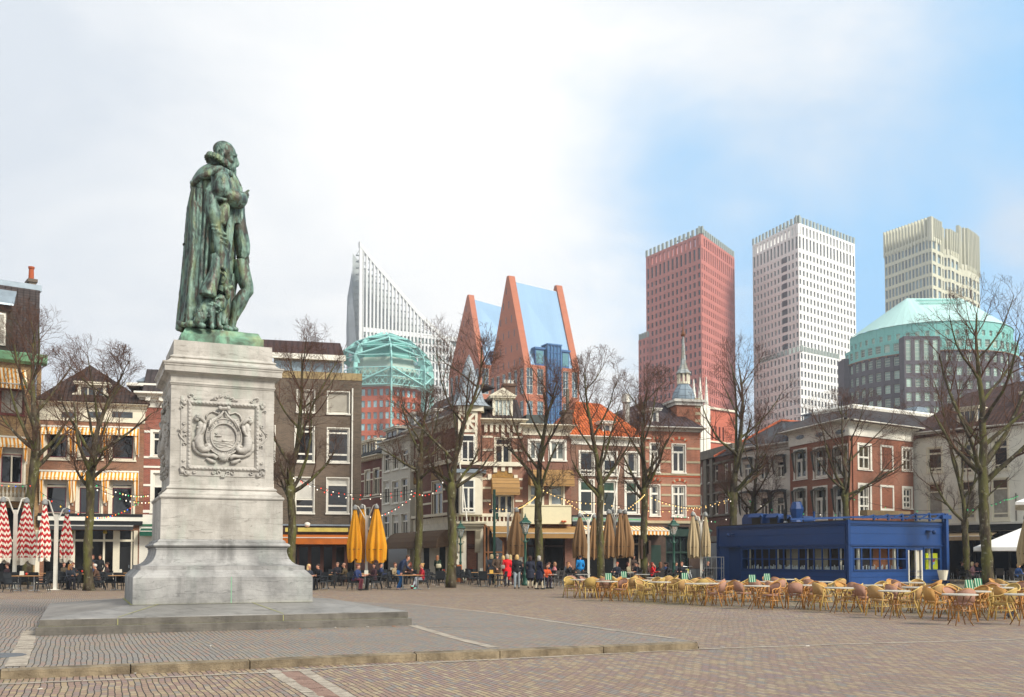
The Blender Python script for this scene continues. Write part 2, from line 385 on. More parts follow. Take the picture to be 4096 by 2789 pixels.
strip([(1085,2682),(1160,2730),(1262,2789),(1330,2830)],.17,0); strip([(1215,2682),(1300,2735),(1392,2789),(1470,2830)],.17,0)
def manhole():
    m=MB(); p=gp(8,2624,.12); m.lathe([(.34,0),(.34,.012),(.3,.016),(.29,.010)],24,p); tag(m.build('manhole_cover',plain('6e7276',.45,.6,name='cast iron')),'round iron manhole cover in the paving at the left edge','manhole cover')
manhole()
strip([(2270,2487),(2800,2481),(3443,2472)],.07,0)
PINK=stone('7d6256','94796a',6,.6,.8,.2,name='red clinker'); strip([(1150,2684),(1235,2737),(1325,2789),(1400,2830)],.26,-.001,PINK)
def litter():
    rnd=random.Random(5); W1=plain('c9c4b8',.8,name='paper'); O1=plain('b06a35',.8,name='dry leaf')
    for i,(x,y) in enumerate([(1200,2516),(1340,2511),(1470,2508),(1575,2506),(840,2585),(2370,2600),(2230,2611),(160,2757),(535,2694),(845,2680),(2890,2590),(3230,2585)]):
        onp=y<2595 and x<2000; z=.125 if onp else .006
        if y in (2516,2511,2508,2506,2585): z=.128
        p=gp(x,y,z); m=MB(); a=rnd.uniform(0,3); l=.035; 
        m.xf=Matrix.Translation(p)@Matrix.Rotation(a,4,'Z'); m.box(-l,l,-.012,.012,0,.01); m.xf=None
        o=m.build('litter_scrap',W1 if i%3 else O1); tag(o,('pale' if i%3 else 'orange brown')+' scrap of litter lying on the paving in front of the monument','litter','scraps of litter on the paving')
litter()
# ================= monument =================
MC=(-7.184,24.010)
class Frame:
    def __init__(s,p0,p1):
        s.o=Vector((p0[0],p0[1],0)); v=Vector((p1[0]-p0[0],p1[1]-p0[1],0)); s.len=v.length; s.d=v.normalized(); s.n=Vector((-s.d.y,s.d.x,0)); s.rz=math.atan2(s.d.y,s.d.x)
    def uz(s,px,py,off=0.):
        r=ray(px,py); c=Vector((0,0,EYE)); t=((s.o-c).dot(s.n)+off)/r.dot(s.n); P=c+r*t; return ((P-s.o).dot(s.d),P.z)
LIME=stone('928d84','bab5ac',.9,.35,.75,.45,.4,name='weathered limestone')
LIMED=stone('6e6d6b','a09e9a',.9,.35,.6,.75,.15,name='dark weathered limestone')
SLATE=stone('6b6965','8b8883',.8,.25,.42,.4,name='wet slab stone')
RELIEF=stone('96918a','b8b3aa',2.,.2,.75,.2,.35,name='carved limestone')
def monument():
    r=empty('monument_pedestal',(MC[0],MC[1],0),MA,'tall weathered limestone pedestal with carved coat of arms on a two-step slab','pedestal')
    m=MB()
    m.cur=1; m.sq([(3.765,.0),(3.765,.27),(3.755,.281)],cap=False); m.cur=0; m.sq([(3.755,.281),(3.70,.283)],cap=False)
    m.cur=1; m.sq([(3.70,.283),(3.70,.418)],cap=False); m.cur=0; m.sq([(3.70,.418),(3.685,.435),(1.9,.60)],cap=False)
    o=m.build('stepped_slab',[SLATE,stone('4f4b45','6f6a61',1.2,.35,.7,.6,name='dark slab edge')],r)
    j=MB(); J=plain('a8a66a',.9,name='mossy mortar')
    def seam(a,b,w=.012):
        a=Vector(a);b=Vector(b); d=(b-a).normalized(); s=d.cross(Vector((0,0,1))); s=s.normalized()*w if s.length>.1 else Vector((w,0,0)); j.add([a-s,b-s,b+s,a+s],[(0,1,2,3)])
    for u in (-2.3,.95):
        seam((u*.62,-1.95,.606),(u,-3.69,.441)); seam((u,-3.703,.41),(u,-3.703,.29),.006)
    seam((-1.98,-1.975,.603),(1.98,-1.975,.603),.02); seam((-1.975,-1.98,.603),(-1.975,1.98,.603),.02)
    seam((-3.7,-3.715,.287),(3.7,-3.715,.287),.014); seam((-3.715,-3.7,.287),(-3.715,3.7,.287),.014)
    j.build('mortar_joint',J,r)
    m=MB(); m.sq([(1.95,.5),(1.947,1.18),(1.94,1.195),(1.81,1.335),(1.79,1.34),(1.79,1.43)],cap=False)
    m.smooth=False
    cov=[(1.775,1.432)]+[(1.775-.335*math.sin(t*math.pi/2)**.9,1.432+.38*(1-math.cos(t*math.pi/2))) for t in (.15,.3,.45,.6,.75,.9,1)]
    cov+= [(1.455,1.815),(1.455,1.835)]
    cov+=[(1.44+.075*math.sin(math.pi*t),1.84+.12*t) for t in (0,.15,.3,.5,.7,.85,1)]+[(1.42,1.965),(1.42,1.99),(1.395,2.02),(1.372,2.035)]
    m.sq(cov,cap=False); m.build('plinth',LIMED,r)
    m=MB(); m.sq([(1.361,2.03),(1.355,2.95)],cap=False); m.build('lower_block',LIME,r)
    m=MB(); pr=[(1.355,2.95)]+[(1.36+.03*math.sin(math.pi*t),2.95+.09*t) for t in (0,.25,.5,.75,1)]+[(1.335,3.045),(1.335,3.075),(1.29,3.10),(1.24,3.15),(1.225,3.17)]
    pr+=[(1.215+.025*math.sin(math.pi*t),3.175+.06*t) for t in (0,.3,.6,1)]+[(1.19,3.245),(1.175,3.27),(1.165,3.29),(1.160,5.56),(1.175,5.58)]
    pr+=[(1.18+.016*math.sin(math.pi*t),5.60+.05*t) for t in (0,.3,.6,1)]+[(1.172,5.66),(1.17,5.77),(1.185,5.785),(1.19,5.80),(1.215,5.82),(1.26,5.84),(1.29,5.865),(1.317,5.872),(1.317,5.985),(1.33,6.0),(1.335,6.03),(1.355,6.05),(1.361,6.083),(1.29,6.095),(1.24,6.12),(1.19,6.165),(1.175,6.19)]
    pr+=[(1.178+.025*math.sin(math.pi*t),6.195+.05*t) for t in (0,.3,.6,1)]+[(1.15,6.255),(1.118,6.285),(1.112,6.62)]
    m.sq(pr,cap=True); m.build('die_and_cornice',LIME,r)
    seamm=MB(); seamm.box(.11,.128,-1.952,-1.94,.60,1.19)
    b=seamm.build('copper_stain_joint',plain('7fae8c',.8,name='copper stain'),r)
    # carved panel
    fr=Frame((MC[0]+1.165*math.sin(MA),MC[1]-1.165*math.cos(MA)),(MC[0]+1.165*math.sin(MA)+math.cos(MA),MC[1]-1.165*math.cos(MA)+math.sin(MA)))
    def uz(x,y): return fr.uz(*q('PA',x,y))
    def P(x,y,h): u,z=uz(x,y); return (u,-1.165-h,z)
    u0=uz(768,700)[0]; k=.00155
    m=MB(); m.smooth=True
    uL,zT=uz(190,195); uR=2*u0-uL; zB=uz(190,1310)[1]
    iL,iT=uz(270,268); iR=2*u0-iL; iB=uz(268,1205)[1]
    oL,oT=uz(90,130); oR=2*u0-oL; oB=uz(80,1395)[1]
    fm=MB()
    def rail(a0,a1,b0,b1,h0,h1):   # rectangular picture-frame ring between two rects
        A=[(a0[0],-1.163-h0,a0[1]),(a1[0],-1.163-h0,a0[1]),(a1[0],-1.163-h0,a1[1]),(a0[0],-1.163-h0,a1[1])]
        B=[(b0[0],-1.163-h1,b0[1]),(b1[0],-1.163-h1,b0[1]),(b1[0],-1.163-h1,b1[1]),(b0[0],-1.163-h1,b1[1])]
        for i in range(4): fm.add([A[i],A[(i+1)%4],B[(i+1)%4],B[i]],[(3,2,1,0)])
    e=.012
    rail((oL,oB),(oR,oT),(oL+e,oB+e),(oR-e,oT-e),0,.02); rail((oL+e,oB+e),(oR-e,oT-e),(uL,zB),(uR,zT),.02,.02)
    rail((uL,zB),(uR,zT),(uL+.03,zB+.03),(uR-.03,zT-.03),.02,.055)
    rail((uL+.03,zB+.03),(uR-.03,zT-.03),(uL+.085,zB+.085),(uR-.085,zT-.085),.055,.055)
    rail((uL+.085,zB+.085),(uR-.085,zT-.085),(uL+.12,zB+.12),(uR-.12,zT-.12),.055,.003)
    # leaf garland on the frame
    for (a,b) in (((uL+.055,zT-.055),(uR-.055,zT-.055)),((uL+.055,zB+.055),(uR-.055,zB+.055)),((uL+.055,zB+.055),(uL+.055,zT-.055)),((uR-.055,zB+.055),(uR-.055,zT-.055))):
        L=math.hypot(b[0]-a[0],b[1]-a[1]); n=int(L/.085)
        for i in range(n):
            t=(i+.5)/n; c=(a[0]+(b[0]-a[0])*t,-1.22,a[1]+(b[1]-a[1])*t); hz=abs(b[0]-a[0])>.1
            m.ell(c,(.05,.02,.026) if hz else (.026,.02,.05),8,5)
    fm.build('carved_frame',RELIEF,r)
    def both(fn):
        fn(lambda x,y,h: P(x,y,h)); fn(lambda x,y,h: (lambda p:(2*u0-p[0],p[1],p[2]))(P(x,y,h)))
    def T(f,pts,n=8):   # pts: x,y,h,r(zoom px)
        m.tube([f(x,y,h) for x,y,h,_ in pts],[rr*k for *_,rr in pts],n)
    def mermaid(f):
        c=f(345,492,.05); m.ell(c,(.068,.06,.078),10,8); c=f(352,545,.05)
        T(f,[(330,470,.09,22),(400,480,.09,30),(450,530,.07,26),(490,600,.03,14)]); T(f,[(370,450,.1,20),(330,450,.09,20)])
        T(f,[(385,545,.04,26),(405,590,.05,50),(390,650,.05,44),(368,712,.04,34),(385,765,.05,55),(372,850,.06,68),(385,930,.07,66),(440,990,.07,58),(505,985,.07,48),(545,940,.06,36),(520,905,.05,30),(480,915,.05,24),(475,955,.05,14)])
        m.ell(f(355,640,.08),(.035,.03,.035),8,6)
        T(f,[(455,590,.06,34),(450,660,.09,28),(420,720,.1,22),(350,775,.1,18),(308,820,.08,20),(300,850,.07,16)])
        T(f,[(300,860,.03,30),(300,950,.03,34),(350,1020,.03,32),(430,1060,.04,28),(520,1080,.05,26),(600,1075,.05,30),(660,1120,.05,34)])
        for i in range(7):   # wing feathers
            t=i/6; T(f,[(765,370+t*12,.04,10),(725-t*5,430+t*25,.07,14),(640-t*30,500+t*30,.07,15),(540-25*math.sin(t*3),500+t*180,.05,9)],5)
        for i in range(4): T(f,[(650-i*30,480+i*12,.075,12),(600-i*20,520+i*30,.08,12),(560-i*12,560+i*32,.06,8)],5)
        T(f,[(700,380,.03,14),(690,420,.04,14),(640,400,.03,12),(590,380,.03,12),(530,405,.03,14),(500,440,.03,12),(490,500,.02,10)],6)
        T(f,[(640,1185,.03,26),(560,1165,.04,30),(500,1125,.03,18),(480,1150,.02,10)],8)
        for (cx,cy,R_,s) in ((130,200,55,1),(100,320,30,-1),(240,140,50,-1),(320,170,26,1),(140,560,34,1),(140,900,34,-1),(60,660,20,1),(150,680,30,1),(150,770,30,-1),(110,1290,60,-1),(170,1340,50,1),(300,1330,34,1),(130,1150,26,1),(640,180,36,-1),(720,130,34,1),(600,1340,36,1),(680,1350,34,-1),(740,1400,26,1)):
            pts=[]
            for i in range(12):
                t=i/11; a=s*t*5.2; rr=R_*(1-t*.8); pts.append((cx+rr*math.cos(a)*1.0,cy+rr*math.sin(a),.04,9-4*t+R_*.06))
            T(f,pts,5)
        for cx,cy in ((130,205),(150,250),(110,1330),(200,1360)): m.ell(f(cx,cy,.03),(.05,.04,.05),7,5)
        T(f,[(60,730,.02,8),(100,660,.03,10),(160,600,.03,9),(170,540,.03,7)],5); T(f,[(60,730,.02,8),(100,800,.03,10),(160,860,.03,9),(170,920,.03,7)],5)
        T(f,[(660,200,.03,10),(560,205,.03,8),(700,150,.03,9)],5)
    both(mermaid)
    cu,cz=uz(768,790); rx=.40; rz=.425
    def ring(R1,R2,h,rr,n=40): m.tube([(cu+R1*math.cos(2*math.pi*i/n),-1.165-h,cz+R2*math.sin(2*math.pi*i/n)) for i in range(n+1)],rr,6,cap=False)
    ring(rx,rz,.05,.017); ring(rx*.73,rz*.75,.06,.02)
    m.smooth=False
    m.rings([[(cu+(rx)*s*math.cos(2*math.pi*i/40),-1.165-h,cz+rz*s*math.sin(2*math.pi*i/40)) for i in range(40)][::-1] for s,h in ((1.0,0),(1.0,.045),(.74,.05),(.72,.03))]); m.smooth=True
    fI=lambda x,y,h:P(x,y,h)
    for yy,ph in ((850,0),(880,1),(910,2),(940,3)):
        T(fI,[(x,yy+8*math.sin(x/26+ph*1.7),.035,7) for x in range(600+abs(yy-870)//2,945-abs(yy-870)//2,14)],5)
    T(fI,[(625,775,.04,6),(660,765,.05,14),(700,768,.05,14),(740,778,.04,5)]); T(fI,[(625,720,.04,5),(670,745,.05,9),(690,765,.05,9)]); T(fI,[(700,765,.05,9),(660,715,.05,5)])
    m.ell(P(775,845,.04),(.06,.03,.03),8,5)
    T(fI,[(690,335,.07,30),(700,335,.08,22),(770,335,.08,20),(840,335,.08,22),(850,335,.07,30)],10)
    for x in (708,838): m.ell(P(x,335,.09),(.05,.04,.05),10,6)
    for i in range(11):  # shell
        a=math.radians(-75+15*i); T(fI,[(765,1045,.05,8),(765+80*math.sin(a),1055+75*math.cos(a),.09,13),(765+108*math.sin(a),1060+130*math.cos(a)*(.9 if abs(a)<.6 else .75),.06,16)],6)
    rel=m.build('coat_of_arms_relief',RELIEF,r)
    # motto around the oval
    txt="IN UNDIS  SAEVIS TRANQUILLUS"; n=len(txt)
    fc=bpy.data.curves.new('motto','FONT'); fc.size=.085; fc.extrude=.006; fc.align_x='CENTER'; fc.align_y='CENTER'
    lm=MB(); tmp=bpy.data.objects.new('motto_tmp',fc); COL.objects.link(tmp)
    for i,ch in enumerate(txt):
        if ch==' ': continue
        fc.body=ch; bpy.context.view_layer.update(); dg=bpy.context.evaluated_depsgraph_get(); me=tmp.evaluated_get(dg).to_mesh()
        th=math.radians(200-360*i/n*.97); R1=rx*.87; R2=rz*.87; up=Vector((math.cos(th),0,math.sin(th)))
        if math.sin(th)<-.2: up=up
        rt=Vector((up.z,0,-up.x)); M4=Matrix(((rt.x,up.x,0,cu+R1*math.cos(th)),(0,0,-1,-1.165-.05),(rt.z,up.z,0,cz+R2*math.sin(th)),(0,0,0,1)))
        lm.add([M4@v.co for v in me.vertices],[tuple(p.vertices) for p in me.polygons]); tmp.evaluated_get(dg).to_mesh_clear()
    bpy.data.objects.remove(tmp); o=lm.build('motto_lettering',LIMED,r); o['kind']='stuff'
    # the same framed panel on the left flank
    for o in [c for c in kids(r) if c.name.split('.')[0] in ('carved_frame','coat_of_arms_relief')]:
        c=o.copy(); COL.objects.link(c); c.parent=r; c.rotation_euler=(0,0,-math.pi/2); c.location=(0,-u0 if False else 0,0)
        c.name='flank_relief' if 'relief' in o.name else 'flank_frame'
monument()
# ================= bronze statue =================
def bronze_mat():
    m=NT('verdigris bronze'); o=m.tc.outputs['Object']
    s=m.noise(2.2,7,.68,vec=m.map(o,sc=(2.2,2.2,.55)),dist=.6); n=m.noise(9,5,.6,vec=m.map(o,sc=(1,1,.45)))
    v=m.math('ADD',m.math('MULTIPLY',s,.75),m.math('MULTIPLY',n,.25))
    col=m.ramp(v,[(.38,'262624'),(.43,'38403c'),(.49,'566c62'),(.56,'738f82'),(.64,'97aca0')])
    y=m.noise(1.6,5,.6,vec=m.map(o,loc=(5,1,2),sc=(2,2,.7))); col=m.mix(m.mr(y,.5,.68,0,.6),col,'7d8350')
    d=m.noise(3.5,6,.7,vec=m.map(o,loc=(1,7,3),sc=(1.6,1.6,.6))); col=m.mix(m.mr(d,.52,.58,0,.9),col,'4a4239')
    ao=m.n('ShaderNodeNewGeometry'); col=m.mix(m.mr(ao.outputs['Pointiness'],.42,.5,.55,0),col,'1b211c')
    m.bump(m.noise(20,4,.6),.35,.01)
    return m.fin(col,m.mr(v,.4,.6,.4,.75),.25,.4)
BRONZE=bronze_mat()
def statue():
    z0=6.62
    r=empty('bronze_statue',(MC[0],MC[1],z0),MA,'green bronze statue of a cloaked man in a ruff with a dog at his feet','statue')
    fr=Frame(MC,(MC[0]+math.cos(MA),MC[1]+math.sin(MA)))
    def P(x,y,w=0.):
        # the pixel traces the outline; w is how far the point stands toward the viewer's side
        w+=.3; u,z=fr.uz(*q('SA',x,y),off=-w); return Vector((u,-w,z-z0))
    k=.00405; kz=.0037
    def finish(m,name,vox=.022,disp=.02,sm=2,dec=None):
        me=m.mesh(name,BRONZE,False); o=bpy.data.objects.new(name,me); COL.objects.link(o); o.parent=r
        a=o.modifiers.new('r','REMESH'); a.mode='VOXEL'; a.voxel_size=vox; a.use_smooth_shade=True
        b=o.modifiers.new('s','SMOOTH'); b.factor=.5; b.iterations=sm
        if disp:
            t=bpy.data.textures.new(name,'CLOUDS'); t.noise_scale=.12; t.noise_depth=2; d=o.modifiers.new('d','DISPLACE'); d.texture=t; d.strength=disp; d.mid_level=.5; d.texture_coords='LOCAL'
        bpy.context.view_layer.update(); dg=bpy.context.evaluated_depsgraph_get(); e=bpy.data.meshes.new_from_object(o.evaluated_get(dg)); o.modifiers.clear(); o.data=e
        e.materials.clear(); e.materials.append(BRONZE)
        for p in e.polygons: p.use_smooth=True
        return o
    def T(m,pts,n=14):
        m.tube([P(x,y,w) for x,y,w,_ in pts],[rr for *_,rr in pts],n)
    # ---- cloak
    m=MB()
    prof=[(262,372,500,.30,0),(290,335,520,.42,.1),(330,300,535,.52,.2),(380,285,548,.60,.4),(440,276,562,.62,.7),(520,260,572,.60,1),(620,250,580,.58,1),(720,243,582,.57,1),(800,238,582,.56,1),(900,230,576,.56,1.1),(1000,222,566,.57,1.2),(1080,215,556,.58,1.3),(1160,208,535,.60,1.4),(1230,201,508,.61,1.5),(1290,195,492,.62,1.5),(1335,188,478,.63,1.5),(1352,200,470,.60,1.4)]
    N_=120; rings=[]
    for (y,xl,xr,d,fo) in prof:
        a=P(xl,y); b=P(xr,y); c=(a+b)/2; ru=(b.x-a.x)/2; ring=[]
        for i in range(N_):
            ph=2*math.pi*i/N_
            f=1+fo*(.035*math.sin(11*ph+.8)+.022*math.sin(23*ph+y*.002)+.03*math.sin(5*ph+2))
            # deep pleats: sharpen the troughs
            f-=fo*.05*max(0,math.sin(15*ph+1.3+.0012*y))**4
            co,si=math.cos(ph),math.sin(ph); e=.8
            cu=math.copysign(abs(co)**e,co); su=math.copysign(abs(si)**e,si)
            x=ru*cu*(f if co<.2 else 1+(f-1)*.4); yy=d*su*f
            ring.append((c.x+x,-yy if False else yy*-1,c.z - (.06*(xl-188)/100 if False else 0)))
        rings.append(ring)
    m.rings(rings)
    # shoulder cape
    cr=[]
    for (y,xl,xr,d) in ((250,385,470,.30),(275,345,505,.46),(305,315,530,.60),(340,293,545,.69),(372,280,545,.73),(392,276,520,.72),(398,282,500,.66)):
        a=P(xl,y); b=P(xr,y); c=(a+b)/2; ring=[]
        for i in range(40):
            ph=2*math.pi*i/40; lift=.24*max(0,math.cos(ph))*(y-250)/150
            ring.append((c.x+(b.x-a.x)/2*math.cos(ph),-d*math.sin(ph),c.z+lift))
        cr.append(ring)
    m.rings(cr)
    T(m,[(283,385,.1,.07),(288,396,.4,.07),(330,350,.66,.07),(380,330,.74,.08),(400,318,.75,.08),(430,296,.74,.08),(470,290,.66,.07),(510,312,.5,.07),(540,340,.3,.06)],10)
    T(m,[(400,318,.72,.06),(395,340,.72,.03)],8)
    # arm-hole sleeve puffed and the long empty hanging sleeve
    T(m,[(455,318,.42,.18),(470,360,.56,.22),(478,410,.62,.24),(480,450,.64,.24),(484,478,.62,.20)],18)
    T(m,[(440,486,.70,.05),(470,492,.74,.05),(505,500,.70,.05),(515,498,.62,.05)],8)
    T(m,[(528,440,.66,.05),(580,447,.5,.06),(588,452,.3,.05)],8)
    T(m,[(420,400,.50,.12),(405,470,.56,.15),(410,540,.60,.17),(425,600,.62,.19),(440,650,.62,.15),(448,700,.62,.12),(455,760,.62,.14),(468,830,.62,.14),(475,900,.62,.12),(470,960,.62,.12)],16)
    T(m,[(500,520,.55,.12),(490,600,.6,.15),(470,660,.62,.12)],12)
    T(m,[(425,860,.62,.08),(440,900,.64,.12),(438,950,.66,.12),(425,1000,.66,.14),(408,1050,.68,.165),(394,1100,.70,.18),(385,1128,.70,.205),(383,1140,.70,.20)],18)
    T(m,[(470,700,.62,.05),(500,740,.6,.06),(520,800,.56,.06),(515,880,.54,.05),(505,960,.54,.06),(492,1020,.56,.08),(480,1060,.56,.05)],10)
    for i,(x0,y0,x1,y1) in enumerate(((405,668,470,690),(408,690,470,715),(415,712,515,735),(430,740,525,768),(440,770,520,800),(410,925,470,920),(408,945,470,950),(405,965,475,985),(470,940,515,990),(465,970,505,1020))):
        T(m,[(x0,y0,.70,.022),((x0+x1)/2,(y0+y1)/2-6,.75,.03),(x1,y1,.68,.022)],6)
    for i in range(9):   # cuff rim
        pass
    T(m,[(335,1105,.66,.035),(360,1116,.84,.03),(395,1124,.90,.03),(430,1132,.80,.03)],8)
    T(m,[(450,380,.78,.03),(480,390,.84,.04),(515,385,.78,.03)],6); T(m,[(455,405,.80,.04),(485,425,.86,.045),(515,420,.80,.035)],6)
    # vertical drapery ridges on the near side of the cloak
    rnd=random.Random(3)
    for x in (300,325,345,372,395,560,545,530):
        top=420 if x<500 else 560; ex=x-70 if x<300 else x-45 if x<500 else x-60
        pts=[]
        for i in range(9):
            t=i/8; xx=x+(ex-x)*t+4*math.sin(t*6+x); w=.56+.05*math.sin(x) if 300<=x<500 else .40
            if x<300: w=.30
            pts.append((xx,top+(1330-top if x<500 else 1180-top)*t,w,.028+.03*t))
        T(m,pts,8)
    T(m,[(188,1316,.3,.06),(220,1330,.5,.06),(270,1335,.62,.06)],8); T(m,[(192,1345,.2,.05),(225,1365,.35,.06)],8)
    T(m,[(228,790,.0,.03),(222,800,.1,.03)],6)
    finish(m,'cloak',.02,.018,1)
    # ---- figure: head, torso, arm with hand, hose, legs and shoes in one surface
    m=MB()
    hd=P(500,186,.0); m.ell(hd,(.262,.205,.235),20,14)
    m.ell(P(520,222,0),(.165,.16,.235),18,12); m.ell(P(530,275,0),(.105,.12,.15),14,10)
    m.ell(P(490,165,0),(.255,.212,.205),18,12)
    T(m,[(562,200,.0,.045),(576,228,.0,.034),(588,258,.0,.034),(582,269,.0,.045),(562,272,.0,.045)],10)   # nose
    T(m,[(558,215,.0,.06),(565,240,.0,.06),(566,264,.0,.06),(556,280,.0,.07)],10)
    T(m,[(556,205,.13,.026),(571,201,.07,.034),(576,201,.0,.03),(571,201,-.07,.034)],8)                        # brow
    m.ell(P(556,216,.085),(.03,.035,.022),8,6); m.ell(P(548,240,.10),(.05,.05,.055),8,6)
    T(m,[(556,283,.10,.018),(566,279,.04,.028),(566,279,-.04,.028)],8)                                      # moustache
    T(m,[(540,285,.0,.10),(560,303,.0,.07),(562,325,.0,.05),(556,345,.0,.025)],10)                           # beard
    m.ell(P(480,200,.205),(.035,.03,.065),10,8); m.ell(P(484,214,.2),(.02,.025,.03),8,6)
    for i in range(16):
        a=i*.42; T(m,[(455+28*math.cos(a)+i*2,160+34*math.sin(a),.19,.02),(470+30*math.cos(a)+i*2,185+30*math.sin(a),.20,.012)],5)
    T(m,[(480,235,.0,.16),(440,300,.0,.2)],14)
    T(m,[(470,330,0,.34),(500,420,0,.40),(520,520,0,.40),(540,600,0,.34),(560,680,0,.30)],20)
    # near arm
    T(m,[(500,452,.60,.16),(530,470,.62,.19),(562,492,.58,.215),(592,505,.48,.20),(606,492,.36,.17),(612,478,.26,.13)],16)
    T(m,[(612,478,.26,.10),(626,470,.20,.085),(636,466,.16,.085),(642,476,.14,.08)],12)
    T(m,[(606,468,.22,.04),(604,446,.22,.036),(608,425,.22,.032),(610,412,.22,.026)],8)          # thumb
    T(m,[(632,458,.14,.038),(642,449,.10,.034),(652,440,.07,.03),(660,435,.05,.024)],8)           # index
    T(m,[(640,462,.12,.038),(652,458,.07,.034),(655,468,.06,.03),(648,474,.09,.024)],8)          # middle curled
    T(m,[(642,474,.12,.036),(652,474,.08,.032),(652,484,.08,.028),(644,486,.10,.022)],8)
    T(m,[(640,486,.12,.032),(648,488,.09,.028),(645,496,.09,.024)],8)
    # trunk hose and doublet skirt
    T(m,[(575,560,.1,.12),(590,640,.1,.16),(600,690,.1,.17),(610,740,.08,.17),(618,800,.06,.18),(618,850,.06,.17),(610,885,.04,.13)],16)
    T(m,[(596,660,-.1,.06),(622,700,-.12,.05),(630,740,-.12,.04)],8)
    T(m,[(615,870,-.1,.16),(625,905,-.1,.14),(632,928,-.1,.12)],14)
    for x in (592,602,613,626,634): T(m,[(x-12,700,.22-abs(x-613)*.004,.012),(x+2,800,.24-abs(x-613)*.005,.016),(x-6,868,.2-abs(x-613)*.005,.012)],6)
    # front leg, knee forward
    T(m,[(600,900,-.05,.19),(612,960,-.05,.19),(628,1030,-.03,.185),(645,1080,.0,.165),(650,1108,.0,.15),(628,1130,.0,.155),(606,1165,.0,.17),(588,1205,.0,.165),(572,1250,.0,.125),(556,1300,.0,.09),(548,1335,.0,.085),(545,1350,.0,.085)],18)
    T(m,[(530,1352,.0,.07),(552,1358,.0,.08),(578,1364,.02,.06),(590,1366,.02,.035)],10)
    # rear leg in shadow under the cloak
    T(m,[(540,1000,-.2,.18),(530,1120,-.2,.15),(512,1220,-.15,.14),(500,1300,-.1,.09),(498,1340,-.05,.08)],14)
    T(m,[(488,1344,.1,.075),(515,1354,.12,.08),(545,1364,.14,.06),(556,1366,.14,.035)],10)
    T(m,[(478,1060,.2,.2),(500,1200,.15,.15),(485,1330,.1,.12)],12)
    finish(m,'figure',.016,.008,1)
    # ---- ruff
    m=MB(); c=P(468,270,0); ax=Vector((P(500,210,0)-P(455,270,0))); ax=Vector((.52,0,.85)).normalized(); e1=Vector((.85,0,-.52)); e2=Vector((0,1,0))
    n=150; rings=[]
    for h,rr in ((-.06,.28),(-.06,.37),(-.03,.40),(.03,.405),(.06,.38),(.065,.28)):
        rings.append([tuple(c+ax*(h+.03*math.sin(26*2*math.pi*i/n)*(rr>.36))+ (e1*math.cos(2*math.pi*i/n)+e2*math.sin(2*math.pi*i/n))*(rr*(1+.035*math.cos(26*2*math.pi*i/n+h*40)*(rr>.33)))) for i in range(n)])
    m.rings(rings)
    for i in range(52):
        a=2*math.pi*(i+.5)/52; d=e1*math.cos(a)+e2*math.sin(a); p=c+d*.40+ax*(.045*(1 if i%2 else -1)); m.ell(p,(.024,.024,.024),6,5)
    finish(m,'ruff',.014,0,0)
    # ---- dog
    m=MB(); W_=.50
    def D(pts,n=12): T(m,[(x,y,W_+w,rr) for x,y,w,rr in pts],n)
    D([(318,1300,0,.14),(330,1270,0,.20),(355,1235,0,.21),(395,1210,0,.205),(435,1200,0,.20),(465,1190,0,.19),(480,1165,0,.15),(484,1140,0,.125)],16)
    D([(478,1120,0,.12),(492,1100,0,.145),(505,1095,0,.14),(520,1092,0,.10)],14)
    D([(518,1088,0,.07),(535,1083,0,.058),(549,1079,0,.05),(555,1078,0,.03)],10)
    D([(505,1085,.13,.05),(515,1110,.17,.06),(520,1135,.15,.06),(515,1158,.12,.045)],8); D([(505,1085,-.13,.05),(515,1120,-.15,.05)],8)
    D([(330,1262,.16,.16),(338,1290,.18,.15),(322,1315,.18,.12),(335,1332,.2,.07),(360,1340,.22,.06),(372,1342,.22,.045)],12)
    D([(398,1230,.14,.10),(408,1255,.16,.10),(412,1290,.16,.075),(410,1325,.16,.06),(414,1345,.18,.068),(426,1350,.19,.055)],12)
    D([(450,1230,-.06,.11),(455,1270,-.06,.08),(456,1310,-.06,.058),(458,1338,-.05,.06),(474,1350,-.03,.066),(486,1354,-.03,.05)],12)
    D([(330,1290,-.16,.14),(335,1335,-.16,.08)],8)
    D([(320,1320,.1,.07),(290,1326,.12,.085),(262,1326,.12,.09),(248,1324,.12,.05)],10)
    rnd=random.Random(9)
    for i in range(150):
        t=rnd.random(); x=320+165*t; y=1262-75*t+rnd.uniform(-40,48); w=.19+rnd.uniform(-.05,.02); 
        a=rnd.uniform(0,6.3); D([(x,y,w,.022),(x+7*math.cos(a),y+7*math.sin(a),w+.015,.026),(x+11*math.cos(a+1),y+11*math.sin(a+1),w,.012)],5)
    finish(m,'dog',.014,.006,1)
    # ---- bronze base
    m=MB(); rr=[]
    for s,z,j in ((.943,0,0),(.943,.20,.0),(.936,.212,.0),(.90,.225,.0),(.835,.36,0),(.82,.37,0),(.62,.41,.006),(.45,.46,.01),(.25,.48,.01)):
        ring=[]
        for i in range(48):
            t=i/12; sd=int(t)%4; f=t-int(t); cs=[(-1,-1),(1,-1),(1,1),(-1,1)]; a=cs[sd]; b=cs[(sd+1)%4]
            x=(a[0]+(b[0]-a[0])*f)*s; y=(a[1]+(b[1]-a[1])*f)*s
            n=mnoise.noise(Vector((x*3,y*3,z*5)))*j*2
            ring.append((x+n,y+n,z+n))
        rr.append(ring)
    m.rings(rr); bm=m.mesh('base_block',BASEM); o=mkobj('base_block',bm,r)
